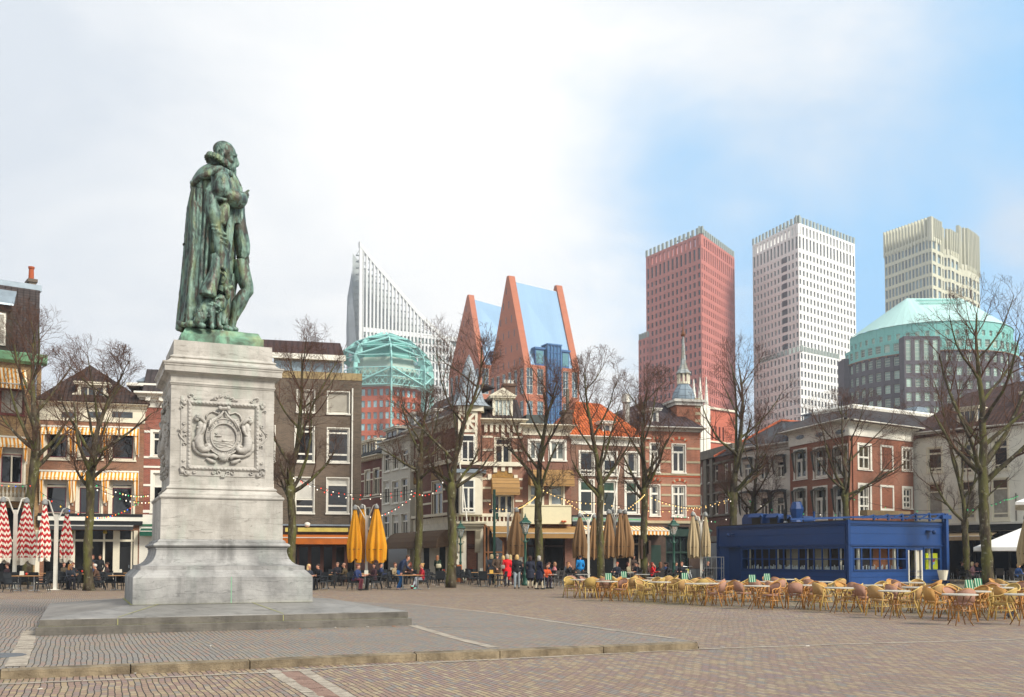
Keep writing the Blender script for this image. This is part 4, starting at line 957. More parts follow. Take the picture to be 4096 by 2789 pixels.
def b4():
    b=B('office_block','dark grey-brown brick block with wide windows over an orange café awning',(1088,64),(1444,65.3)); BL=plain('a29c8f',.8,name='roller blind'); WD=glass('1c1713',.05,.6,name='brown glass')
    zp=b.z('C',500,425); zk=b.z('C',500,490)
    for (x0,y0,x1,y1,bl) in ((312,590,470,785,1),(587,605,785,800,1),(-60,590,100,785,1)):
        r=b.rect('C',x0,y0,x1,y1); b.win(r,0,(),.06,.04,WHITE,BL if bl else WD)
    for (x0,y0,x1,y1) in ((295,920,465,1235),(587,935,780,1240),(-60,910,110,1230)):
        r=b.rect('C',x0,y0,x1,y1); b.win(r,0,(.22,.86),.1,.05,WHITE,WD)
    r=b.rect('D',345,160,542,530); b.win(r,0,(.18,.38),.08,.05,WHITE,WD,blind=.6); r=b.rect('D',678,165,908,532); b.win(r,0,(.2,.8),.1,.05,WHITE,WD,blind=.2); r=b.rect('D',-50,155,110,525); b.win(r,0,(.2,.8),.1,.05,WHITE,WD)
    zs=b.z('D',600,830); b.shopdark(.3,b.w-.4,zs,postmat=plain('4a2616',.6,name='brown timber'),mull=[(b.uz('D',x,1000)[0],w) for x,w in ((375,.15),(497,.22),(628,.22),(757,.25),(880,.2))],beam=2.3)
    b.wall(0,zk,DKB,11)
    m=MB(); m.box(-.02,b.w+.02,-.03,11,zk,zp); m.build('concrete_parapet',stone('83714f','a8946c',1.5,.6,.9,.4,name='mossy concrete'),b.r)
    # set-back glazed storey with a steep overhanging roof
    zt=b.z('C',400,150,3.2); ze=b.z('C',600,290,1.2); u1=b.uz('C',735,350,1.5)[0]; zb=zp
    m=MB(); m.box(0,u1,1.6,9,zb-.2,ze); m.build('top_storey',GREYW,b.r)
    for x0,x1 in ((110,250),(265,430),(455,720)):
        a=b.uz('C',x0,350,1.55)[0]; c=b.uz('C',x1,350,1.55)[0]; m=MB(); m.box(a,c,1.5,1.58,zb+.25,ze-.35); m.build('strip_window',glass('7c8f9b',.03,.3,name='sky glass'),b.r)
    ut=b.uz('C',702,155,3.2)[0]; ue=b.uz('C',745,300,1.1)[0]
    b.roofpoly([[(-1,1.1,ze),(ue,1.1,ze),(ut,3.2,zt),(-1,3.2,zt)],[(-1,3.2,zt),(ut,3.2,zt),(ut,9,zt),(-1,9,zt)],[(ue,1.1,ze),(ue,9,ze),(ut,9,zt),(ut,3.2,zt)]],tiles('4b3029','3b2621',.4,.22,name='brown roofing'),'roof')
    m=MB(); m.box(-1,ue+.05,.95,1.15,ze-.25,ze+.1); m.build('gutter',WHITE,b.r)
    m=MB(); u=b.uz('D',940,400)[0]; m.tube([(u,-.1,b.z('C',808,575)),(u,-.1,2.9)],.05,6); m.build('downpipe',WHITE,b.r)
    z0=b.z('D',600,740); z1=b.z('D',600,672); m=MB(); m.box(.1,b.w-.3,-.3,0,z0,z1); f=m.build('shop_fascia',plain('42302a',.6,name='brown fascia'),b.r)
    YS=plain('c5b65b',.6,var=.25,name='yellow sign')
    for x0,x1 in ((240,278),(372,903)):
        r=b.rect('D',x0,686,x1,740,-.3); m=MB(); m.box(r[0],r[1],-.33,-.301,r[2]+.05,r[3]-.02); m.build('sign_panel',YS,b.r)
    m=MB(); m.box(0,b.w-.2,-.4,.0,z1,z1+.1); m.build('zinc_lip',ZINC,b.r)
    m=MB(); c=b.uz('D',473,657,-.3); m.ell((c[0],-.3,c[1]),(.2,.2,.17),12,8); m.build('globe_lamp',WHITE,b.r)
    b.awning(.1,b.w-.2,b.z('D',600,760),b.z('D',600,795,-1.1),1.2,plain('b9631c',.8,var=.2,name='orange canvas'),.42)
b4()
# ================= middle row =================
DRB=brick('733d33','5e332b','75675d',name='dark red brick'); RB=brick('9c6750','875642','9a8c7d',name='orange red brick'); OLDW=plain('c4bfb0',.7,var=.12,name='old white render')
AWN=plain('a07c4c',.85,var=.12,name='tan canvas'); AWND=plain('6f5740',.85,var=.15,name='brown canvas')
def b5():
    b=B('side_street_house','dark red brick house with arched windows and slate mansard down the side street',(1440,90),(1526,85.5))
    for x0,x1,y0,y1 in ((925,972,1315,1545),(1003,1055,1300,1530)):
        r=b.rect('C',x0,y0,x1,y1); b.win(r,1,(.62,),.1,.08,CREAM,arch=.45)
    r=b.rect('D',1085,480,1140,700); b.win(r,1,(.6,),.1,.05,CREAM,arch=.3)
    zc=b.z('C',985,1215); b.wall(0,zc,DRB,8)
    for y in (1330,1395,1560): b.band(b.z('C',985,y+8),b.z('C',985,y-2),.03,mat=CREAM)
    b.cornice(zc-.1,b.z('C',985,1190),.6,mat=CREAM,dent=.5)
    zt=b.z('C',985,1045,2); b.roofpoly([[(-.2,0,zc+.5),(b.w+.2,0,zc+.5),(b.w+.2,1.8,zt),(-.2,1.8,zt)],[(-.2,1.8,zt),(b.w+.2,1.8,zt),(b.w,8,zt),(-.2,8,zt)]],tiles('4a4b4d','3a3b3d',.3,.18,name='grey slates'))
    for x0,x1,y0,y1 in ((890,945,1070,1200),(965,1022,1050,1185)):
        r=b.rect('C',x0,y0,x1,y1,.3); b.dormer(r[0],r[1],r[2],r[3],.3,2.,CREAM,vb=1)
b5()
def b5w():
    b=B('white_house','narrow off-white house with tall windows beside the banded corner café',(1526,85.5),(1640,79.5))
    for x0,x1,y0,y1 in ((1098,1150,1165,1325),(1178,1230,1150,1305),(1258,1318,1125,1290)):
        r=b.rect('C',x0,y0,x1,y1); b.win(r,1,(.72,),.1,.05,WHITE)
    for x0,x1,y0,y1 in ((1275,1340,195,435),(1368,1435,195,430),(1465,1532,165,415)):
        r=b.rect('D',x0,y0,x1,y1); b.win(r,1,(.68,),.1,.05,WHITE)
    for x0,x1,y0,y1 in ((1275,1340,560,800),(1368,1435,550,795),(1465,1532,540,790)):
        r=b.rect('D',x0,y0,x1,y1); b.win(r,1,(.68,),.1,.05,WHITE)
    zc=b.z('C',1200,1080); b.shopdark(.6,b.w-.6,2.8); b.wall(0,zc,OLDW,8)
    b.cornice(zc,b.z('C',1200,1035),.5,mat=OLDW)
    zt=b.z('C',1250,900,2.5); b.roofpoly([[(0,0,zc+.6),(b.w,0,zc+.6),(b.w,2.5,zt),(0,2.5,zt)],[(0,2.5,zt),(b.w,2.5,zt),(b.w,8,zt),(0,8,zt)]],PANT)
    r=b.rect('C',1115,950,1215,1050,.3); b.dormer(r[0],r[1],r[2],r[3],.3,2.3,OLDW,vb=1)
b5w()
def awn_barrel(b,u0,u1,z1,z0,out,mat):
    return b.hood(u0,u1,z1,z0,out,mat)
def b6():
    # left wing receding down the side street
    b=B('banded_corner_cafe','brick corner café with white bands, steep slate mansard and half-timbered turret bay',(1640,80.5),(1822,71.5))
    pane=glass('151719',.05,.5,name='cafe glass')
    for x0,x1,y0,y1 in ((205,318,1120,1505),(-5,35,1170,1535),(430,472,1110,1480)):
        r=b.rect('E',x0,y0,x1,y1); b.win(r,1,(.68,),.14,.05,CREAM,pane)
        m=MB(); u0,u1,z0,z1=r; n=8; um=(u0+u1)/2; R_=(u1-u0)/2+.15
        m.prism([(um-R_*math.cos(math.pi*i/n),-.05,z1+.15+R_*.85*math.sin(math.pi*i/n)) for i in range(n+1)],(0,.06,0)); m.build('arch_panel',plain('8d6d36',.7,var=.4,scale=8,name='gilt brick'),b.r)
    for x0,x1,y0,y1 in ((235,300,680,950),(40,95,735,1010)): r=b.rect('E',x0,y0,x1,y1); b.win(r,1,(.68,),.12,.05,CREAM,pane)
    zc=b.z('E',230,560); zg=b.z('E',200,1500)
    for x0,x1 in ((60,200),(240,400)):
        pass
    b.hole(b.rect('F',20,680,110,1250)[:2]+(0,2.5)); 
    b.wall(0,zc,DRB,10)
    for y in (845,1210+15,1350,): b.band(b.z('E',230,y+10),b.z('E',230,y-10),.04,mat=CREAM)
    m=MB(); m.box(-.02,b.w,-.08,.2,0,zg-.1); m.build('plastered_ground_floor',plain('d8d2bf',.7,name='cream plaster'),b.r)
    z=b.z('E',200,965); m=MB(); m.box(0,b.w,-.2,.1,z-.1,z+.2); m.box(0,b.w,-.25,.1,zg,zg+.2); m.build('string_course',CREAM,b.r)
    m=MB(); n=24
    for i in range(n): u=b.w*(i+.5)/n; m.box(u-.04,u+.04,-.12,.0,zg-.55,zg-.1)
    m.build('bracket_row',CREAM,b.r)
    m=MB()
    for i in range(14): u=b.w*(i+.5)/14; z1_=b.z('E',230,595); m.box(u-.1,u+.1,-.15,0,z1_-.2,z1_+.25)
    m.build('bracket_row',CREAM,b.r)
    b.cornice(zc-.1,b.z('E',230,500),.6,mat=GREYW)
    zt=zc+2.9; SL=tiles('4a403d','38302e',.3,.18,name='brown slates')
    b.roofpoly([[(0,-.1,zc+.5),(b.w,-.1,zc+.5),(b.w,2.2,zt),(0,2.2,zt)],[(0,2.2,zt),(b.w,2.2,zt),(b.w-1,3.6,zt),(0,3.6,zt)]],SL)
    for x0,x1,y0,y1 in ((150,240,400,540),(-40,20,430,560)): r=b.rect('E',x0,y0,x1,y1,.3); b.dormer(r[0],r[1],r[2],r[3],.3,2.5,GREYW,vb=1,hb=(.6,))
    for x0,x1 in ((160,470),(-190,215),(-440,-170)):
        u0=b.uz('F',x0,900,-.3)[0]; u1=b.uz('F',x1,900,-.3)[0]
        b.hood(max(u0,-2.5),u1,b.z('F',300,700,-.1),b.z('F',300,925,-1.),1.3,AWND); 
    for x0,x1 in ((155,225),(355,430)):
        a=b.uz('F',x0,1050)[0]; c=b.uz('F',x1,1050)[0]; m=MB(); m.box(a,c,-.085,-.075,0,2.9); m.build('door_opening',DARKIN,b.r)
    # ---- turret bay and right wing share a new facade line
    c=B('corner_bay','tmp',(1822,70.6),(2090,71.3)); c.r.name='right_wing'; root=b.r; c.r.parent=root
    del c.r['label']; del c.r['category']
    ri=Matrix.Translation(b.fr.o)@Matrix.Rotation(b.fr.rz,4,'Z'); mw=Matrix.Translation(c.fr.o)@Matrix.Rotation(c.fr.rz,4,'Z'); loc=ri.inverted()@mw
    c.r.location=loc.translation; c.r.rotation_euler=(0,0,c.fr.rz-b.fr.rz)
    X=lambda x,reg='E',off=0.: c.uz(reg,x,900,off)[0]
    zc=c.z('E',950,510); zs=c.z('E',600,945); zb=c.z('E',600,1480); zgt=c.z('E',950,1575)
    # right wing windows
    r=c.rect('E',868,665,1035,935); c.win(r,1,(.72,),.13,.05,CREAM,pane)
    r=c.rect('E',845,1260,1065,1470); c.win(r,2,(),.14,.03,CREAM,pane)
    c.hole(c.rect('F',680,690,828,1190)[:2]+(0,c.z('F',750,690)))
    a0=c.rect('F',1000,1,1180,2)[0]; 
    c.hole((c.uz('F',1130,900)[0],c.w-.2,-.1,c.z('F',1200,700)))
    uB0,uB1=X(460),X(740)
    c.wall(0,zc,RB,10,shell=False)
    for y in (795,1100,1195,1330): c.band(c.z('E',950,y+10),c.z('E',950,y-12),.045,u0=uB1,mat=CREAM)
    c.band(c.z('E',950,665),c.z('E',950,645),.05,u0=uB1,mat=CREAM); 
    m=MB(); m.box(uB1,c.w,-.22,.1,zs-.1,zs+.2); m.box(-.1,c.w,-.2,.1,zb-.1,zb+.12); m.box(-.1,c.w,-.28,.1,zgt-.15,zgt+.2); m.build('string_course',CREAM,c.r)
    m=MB()
    for i in range(16): u=c.w*(i+.5)/16; m.box(u-.05,u+.05,-.16,0,zgt+.2,zb-.1)
    for i in range(7): u=uB1+(c.w-uB1)*(i+.5)/7; zz=c.z('E',950,565); m.box(u-.11,u+.11,-.2,0,zz-.3,zz+.3)
    m.build('bracket_row',CREAM,c.r)
    m=MB(); m.box(-.1,c.w,-.1,-.0,0,zgt-.16); 
    # cream plaster ground floor with openings cut round doors
    m=MB(); dz=c.z('F',750,690); d0,d1=c.uz('F',680,900)[0],c.uz('F',828,900)[0]; e0=c.uz('F',890,900)[0]
    m.box(-.1,d0,-.1,.05,0,zgt-.16); m.box(d0,d1,-.1,.05,dz,zgt-.16); m.box(d1,e0,-.1,.05,0,zgt-.16); m.box(e0,c.w,-.1,.05,c.z('F',1200,640),zgt-.16); m.box(c.w-.35,c.w,-.101,.05,0,c.z('F',1200,640)); m.build('plastered_ground_floor',plain('d8d2bf',.7,name='cream plaster'),c.r)
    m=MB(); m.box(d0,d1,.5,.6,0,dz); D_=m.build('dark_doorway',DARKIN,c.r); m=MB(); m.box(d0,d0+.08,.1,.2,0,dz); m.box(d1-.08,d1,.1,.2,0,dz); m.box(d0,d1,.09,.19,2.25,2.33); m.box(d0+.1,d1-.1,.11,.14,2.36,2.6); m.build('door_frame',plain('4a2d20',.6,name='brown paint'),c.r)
    # lean-to timber glass porch
    T_=plain('8a5a33',.6,var=.3,name='varnished timber'); m=MB(); p0,p1=e0,c.uz('F',1145,900,-1.)[0]; zt0=c.z('F',905,635,-.3); zt1=c.z('F',1145,840,-1.)
    for (u,zt) in ((p0,zt0),(p0+.25,zt0-.15),((p0+p1)/2,(zt0+zt1)/2),(p1,zt1)): m.box(u-.06,u+.06,-1.2,-1.08,0,zt)
    m.hexa([(p0,-1.22,zt0-.06),(p1,-1.22,zt1-.06),(p1,-1.08,zt1-.06),(p0,-1.08,zt0-.06),(p0,-1.22,zt0+.06),(p1,-1.22,zt1+.06),(p1,-1.08,zt1+.06),(p0,-1.08,zt0+.06)]); m.box(p0,p1,-1.19,-1.1,1.95,2.05)
    pr=m.build('glass_porch',T_,c.r); g=MB(); g.poly([(p0,-1.14,0),(p1,-1.14,0),(p1,-1.14,zt1),(p0,-1.14,zt0)]); g.build('pane',glass('20221f',.05,.4,name='porch glass'),pr)
    # wide café opening right of the porch
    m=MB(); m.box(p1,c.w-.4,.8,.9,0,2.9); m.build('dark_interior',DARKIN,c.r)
    r0=c.rect('F',965,650,1210,760,-.5); c.awning(c.uz('F',970,650)[0],c.w+.05,c.z('F',1100,640),c.z('F',1100,735,-1.5),1.7,AWN,.3)
    # entablature with big brackets over the door
    m=MB(); u0,u1=c.uz('F',545,600)[0],c.uz('F',930,600,-.6)[0]; z1_=c.z('F',750,597,-.5); m.box(u0,u1,-.9,0,z1_-.12,z1_); m.box(u0+.1,u1-.15,-.75,0,z1_-.3,z1_-.121); m.box(u0+.2,u1-.25,-.5,0,z1_-.6,z1_-.301)
    for u in (u0+.35,u1-.55): m.prism([(u-.18,-.6,z1_-.6),(u-.18,0,z1_-.6),(u-.18,0,z1_-2.2),(u-.18,-.22,z1_-2.1),(u-.18,-.3,z1_-1.2)],(.36,0,0))
    m.build('door_canopy',plain('c2b99f',.7,name='stone trim'),c.r)
    # awnings over the upper windows
    r=c.rect('E',822,1080,1138,1270,-.5); c.hood(r[0]+.1,r[1]-.1,r[3],r[2],1.0,AWN,label='tan canopy under the gilt arch')
    r=c.rect('E',832,1010,1072,1085); m=MB(); n=10; um=(r[0]+r[1])/2; R_=(r[1]-r[0])/2; m.prism([(um-R_*math.cos(math.pi*i/n),-.05,r[2]+(r[3]-r[2])*math.sin(math.pi*i/n)) for i in range(n+1)],(0,.06,0)); m.build('arch_panel',plain('9a7435',.6,var=.45,scale=9,name='gilt lattice'),c.r)
    for x,y in ((812,1075),(872,1000),(955,988),(1030,1005),(1088,1085),(955,640),(1040,640)):
        k=c.uz('E',x,y); m=MB(); m.box(k[0]-.13,k[0]+.13,-.12,.02,k[1]-.2,k[1]+.2); m.build('keystone',CREAM,c.r)
    c.cornice(zc-.15,c.z('E',950,470),.6,u0=uB1,mat=CREAM)
    zt=c.z('E',950,260,2.); c.roofpoly([[(uB1-.5,-.1,zc+.4),(c.w,-.1,zc+.4),(c.w-.1,2.,zt),(uB1-.5,2.,zt)],[(uB1-.5,2.,zt),(c.w-.1,2,zt),(c.w,6,zt),(uB1-.5,6,zt)]],SL)
    r=c.rect('E',845,245,1058,465,.1); c.dormer(r[0],r[1],r[2],r[3],.1,2.5,CREAM,ped=.55,vb=3,side=SL,pane=plain('b9c4bf',.2,name='bright pane'))
    r=c.rect('E',965,90,1085,220,4.); c.chimney(r[0],r[1],4,5.2,zt-1,r[3],brick('6a4a38','54392c',name='chimney brick'),3,WHITE)
    # turret bay: three-sided timber bay over two storeys with a zinc spire
    def bay(z0,z1,out,mat,u0,u1,inset,name):
        m=MB(); pts=[(u0,0),(u0+inset,-out),(u1-inset,-out),(u1,0)]; m.rings([[ (a,b_,z) for a,b_ in pts] for z in (z0,z1)]); return m.build(name,mat,c.r)
    ub0,ub1=X(462),X(742); xa,xb=X(500,'E',-.9),X(670,'E',-.9); ins=xa-ub0
    zm=c.z('E',600,1045); z2=c.z('E',600,605); zT=c.z('E',600,400); ztop=c.z('E',600,345)
    bay(zb,zm,.9,CREAM,ub0,ub1,ins,'lower_bay'); bay(zm+.4,zT,.75,RB,ub0+.1,ub1-.1,ins,'upper_bay'); bay(zT,ztop,.95,CREAM,ub0-.1,ub1+.1,ins,'bay_cornice'); bay(zm,zm+.25,1.15,ZINC,ub0-.25,ub1+.25,ins,'bay_roof'); bay(z2+1.1 if False else zs-.1,zs+.12,.95,CREAM,ub0,ub1,ins,'bay_sill')
    m=MB(); h0=z2; h1=zT; y=-.78; a,b_=xa-.03,xb+.03
    def beam(p,q_,w=.09): 
        v=Vector((q_[0]-p[0],0,q_[1]-p[1])); n=Vector((-v.z,0,v.x)).normalized()*w; P0=Vector((p[0],y-.03,p[1])); P1=Vector((q_[0],y-.03,q_[1])); m.prism([P0-n,P1-n,P1+n,P0+n],(0,.06,0))
    for z in (h0,h1-.05,(h0+h1)/2): beam((a,z),(b_,z),.1)
    beam((a,h0),(a,h1)); beam((b_,h0),(b_,h1)); y-=.003; beam(((a+b_)/2,h0),((a+b_)/2,h1)); y-=.003; beam((a,h0),((a+b_)/2,(h0+h1)/2)); beam((b_,h0),((a+b_)/2,(h0+h1)/2)); beam((a,h1),((a+b_)/2,(h0+h1)/2)); beam((b_,h1),((a+b_)/2,(h0+h1)/2)); y+=.006
    beam((a,zs),(a,h0)); beam((b_,zs),(b_,h0))
    m.build('timber_cross',CREAM,c.r)
    for (x0,y0,x1,y1,off,hb) in ((512,625,660,925,-.76,(.26,.72)),(520,1098,660,1452,-.91,(.22,.74))):
        r=c.rect('E',x0,y0,x1,y1,off); m=MB(); w=.12; u0,u1,z0,z1=r; yy=off-.05
        for (p0_,p1_,q0,q1) in ((u0,u0+w,z0,z1),(u1-w,u1,z0,z1),((u0+u1)/2-.06,(u0+u1)/2+.06,z0+w,z0+(z1-z0)*.72)): m.box(p0_,p1_,yy,off+.0,q0,q1)
        for zz in (z0,z0+(z1-z0)*.72,z1-w,z0+(z1-z0)*.1): m.box(u0+w,u1-w,yy+.003,off,zz,zz+w*.8)
        f=m.build('window',WHITE,c.r); p=MB(); p.box(u0+.05,u1-.05,off-.02,off-.003,z0+.05,z1-.05); p.build('pane',pane,f)
    for (x,y0,y1,off) in ((715,1100,1455,-.45),(715,640,925,-.4),(465,1120,1460,-.4)):
        k=c.uz('E',x,y0,off); k2=c.uz('E',x,y1,off); m=MB(); sg=1 if x>600 else -1
        u=k[0]; m.poly([(u-.13,off-.13*sg*1.0-.06,k2[1]),(u+.13,off+.13*sg-.06,k2[1]),(u+.13,off+.13*sg-.06,k[1]),(u-.13,off-.13*sg-.06,k[1])]); m.build('side_pane',pane,c.r)
    tip=c.uz('E',590,-480,.5); 
    cx=(ub0+ub1)/2; m=MB(); tz=tip[1]; prof=[(1.55,ztop),(1.15,ztop+.45),(.95,ztop+1.1),(.75,ztop+2.2),(.45,ztop+4.),(.2,ztop+5.3),(.02,ztop+6.2)]
    hh=(c.z('N',1070,930,.6)-ztop)
    prof=[(1.75,0),(1.3,.07),(1.0,.16),(.82,.32),(.62,.5),(.42,.7),(.2,.9),(.02,1)]
    m.lathe([(a*1.12,ztop+hh*t) for a,t in prof],8,(cx,.55,0)); m.build('turret_spire',tiles('9aa3a8','8d979d',.5,.35,name='zinc sheets'),c.r)
    m=MB(); g0=c.uz('E',498,930,-1.); g1=c.uz('E',575,1545,-1.3); m.tube([(g0[0],-1.,g0[1]),(g1[0],-1.3,g1[1])],.045,6); m.build('flagpole',WHITE,c.r)
b6()
def b7():
    b=B('cream_balcony_house','two-bay brick house with cream cornice and tan canopies above a cream balcony wall',(2090,71.4),(2286,72.1))
    for x0,x1,y0,y1 in ((1222,1380,682,905),(1440,1620,688,908)): r=b.rect('E',x0+15,y0+15,x1-15,y1-10); b.win(r,1,(),.12,.15,WHITE,glass('6d736f',.1,.5,name='dull glass'))
    for x0,x1,y0,y1 in ((1222,1385,1160,1375),(1440,1605,1160,1375)): r=b.rect('E',x0+18,y0,x1-18,y1); b.win(r,0,(.48,),.1,.14,CREAM,glass('8f9aa0',.15,.3,name='frosted glass'))
    zc=b.z('E',1450,640); zs=b.z('F',1750,780); b.shopdark(.3,b.w-.5,zs,mull=[(b.uz('F',x,900)[0],w) for x,w in ((1460,.15),(1550,.1),(1670,.12),(1935,.25))],postmat=plain('3a241a',.6,name='dark brown paint'),beam=b.z('F',1750,912))
    b.wall(0,zc,brick('8a5746','774a3b','8d8073',name='plum brick'),9)
    m=MB(); m.box(0,b.w,-.05,.3,zc,b.z('E',1450,570)+.1); m.build('frieze',CREAM,b.r); b.cornice(b.z('E',1450,580),b.z('E',1450,528),.55,mat=CREAM)
    r=b.rect('E',1165,1385,1672,1580,-.8); m=MB(); m.box(r[0],r[1],-.9,.0,r[2]+.05,r[3]); m.box(r[0]-.05,r[1]+.05,-.95,.0,r[3]+.002,r[3]+.08); m.build('balcony_wall',plain('ddd3ae',.7,var=.06,name='pale yellow render'),b.r)
    r=b.rect('E',1228,995,1688,1178,-.4); b.hood(r[0],r[1],r[3],r[2],1.,AWN,label='wide tan canopy over the upper windows')
    b.awning(-.3,b.w+.3,b.z('F',1750,652),b.z('F',1750,740,-1.6),1.9,AWN,.35)
    m=MB()
    for x,col in ((1898,0),(1928,1)): k=b.uz('F',x,590,-.95); m.ell((k[0],-1.,k[1]),(.12,.1,.08),8,6)
    m.build('alarm_lamp',plain('b5562a',.5,name='amber lamp'),b.r)
    z=b.z('E',1290,420,1.5); m=MB(); u0,u1=b.uz('E',1200,460,1.5)[0],b.uz('E',1400,460,1.5)[0]; m.box(u0,u1,1.5,4,zc,z); m.build('roof_box',plain('4d5350',.8,name='grey bitumen'),b.r)
    r=b.rect('E',1595,370,1690,520,1.); b.chimney(r[0],r[1],1,2,zc,r[3],brick('5e4436','4d382c',name='chimney brick'),0); r2=b.rect('E',1625,150,1650,370,1.5); m=MB(); m.box(r2[0],r2[1],1.4,1.7,r[3],r2[3]); m.build('flue',plain('6f6a5c',.8,name='flue'),b.r)
b7()
OR=tiles('cf6a2c','b85624',.24,.34,name='orange pantiles')
def b8():
    b=B('orange_roof_house','brown brick house with bright orange tile roof and green leaded upper panes',(2286,72.2),(2583,74.))
    for x0,x1,y0,y1 in ((172,340,810,1065),(420,580,815,1070),(652,812,820,1078)):
        r=b.rect('G',x0+12,y0,x1-12,y1-15); b.win(r,1,(.18,),.11,.1,WHITE)
    LG=glass('21452c',.2,.5,name='green leaded glass')
    for x0,x1,y0,y1 in ((172,335,1102,1465),(415,575,1110,1470),(655,808,1115,1472)):
        r=b.rect('G',x0+10,y0+8,x1-10,y1-12); f=b.win(r,0,(.67,),.13,.1,WHITE,pane=glass('1d2418',.04,.5,name='green dark glass')); u0,u1,z0,z1=r
        m=MB(); zz=z0+(z1-z0)*.70; m.box(u0+.13,u1-.13,.125,.135,zz,z1-.13); m.build('leaded_light',LG,f); m=MB(); 
        for i in range(1,6): u=u0+.13+(u1-u0-.26)*i/6; m.box(u-.008,u+.008,.112,.124,zz,z1-.13)
        for i in range(1,4): z=zz+(z1-.13-zz)*i/4; m.box(u0+.13,u1-.13,.11,.123,z-.008,z+.008)
        m.build('lead_bar',BLACK,f)
    zc=b.z('G',480,745); zs=b.z('H',600,500); b.shopdark(.3,b.w-.1,zs,mull=[(b.uz('H',x,800)[0],w) for x,w in ((130,.4),(860,.15),(980,.15),(910,.06))],postmat=plain('a3907a',.7,name='beige timber'),beam=b.z('H',900,730))
    b.wall(0,zc,brick('835a47','6d4a3a','8d8073',name='brown red brick'),10)
    m=MB(); m.box(-.02,b.w,-.06,.3,zc,b.z('G',480,690)); m.build('frieze',WHITE,b.r); b.cornice(b.z('G',480,690),b.z('G',480,655),.5,mat=WHITE)
    z0=b.z('G',480,1550); z1=b.z('G',480,1500); m=MB(); m.box(0,b.w,-.2,0,z0,z1); m.build('shop_fascia',plain('8a9794',.6,name='grey green fascia'),b.r); m=MB(); m.box(.1,b.w-.1,-.205,-.2,(z0+z1)/2-.03,(z0+z1)/2+.03); m.build('green_line',plain('4cae62',.5,name='bright green'),b.r); m=MB(); m.box(0,b.w,-.24,0,z1,z1+.1); m.box(0,b.w,-.25,0,z0-.3,z0-.002); m.build('fascia_frame',BLACK,b.r)
    b.awning(.3,b.w+1.2,b.z('H',700,478),b.z('H',700,545,-1.2),1.5,stripes('d98f2e','eae0c8',.3,0,.5,name='yellow white canvas'),.3,scallop=True)
    zr=b.z('G',480,645); A=b.uz('G',140,280,4.2); C_=b.uz('G',400,305,4.2)
    b.roofpoly([[(-.2,-.35,zr),(b.w,-.35,zr),(C_[0],4.2,C_[1]),(A[0],4.2,A[1])],[(b.w,-.35,zr),(b.w+.3,9,zr),(C_[0],4.2,C_[1])],[(-.2,-.35,zr),(A[0],4.2,A[1]),(-.2,9,zr)]],OR,'roof',.14)
    r=b.rect('G',425,515,525,645,.2); b.dormer(r[0],r[1],r[2],r[3],.2,2.5,WHITE,side=ZINC,vb=0)
    m=MB(); k=b.uz('G',520,1440,-.8); t=b.uz('G',605,960,-.2); m.tube([(k[0],-.9,k[1]),(t[0],-.2,t[1])],.04,6); m.build('flagpole',WHITE,b.r)
    r=b.rect('G',655,200,690,520,3.); m=MB(); m.tube([((r[0]+r[1])/2,3,zr),((r[0]+r[1])/2,3,r[3])],.28,10); m.lathe([(.4,r[3]-.7),(.34,r[3]-.1),(.2,r[3])],10,((r[0]+r[1])/2,3,0)); m.build('flue',plain('b3b0a6',.4,.5,name='steel flue'),b.r)
b8()
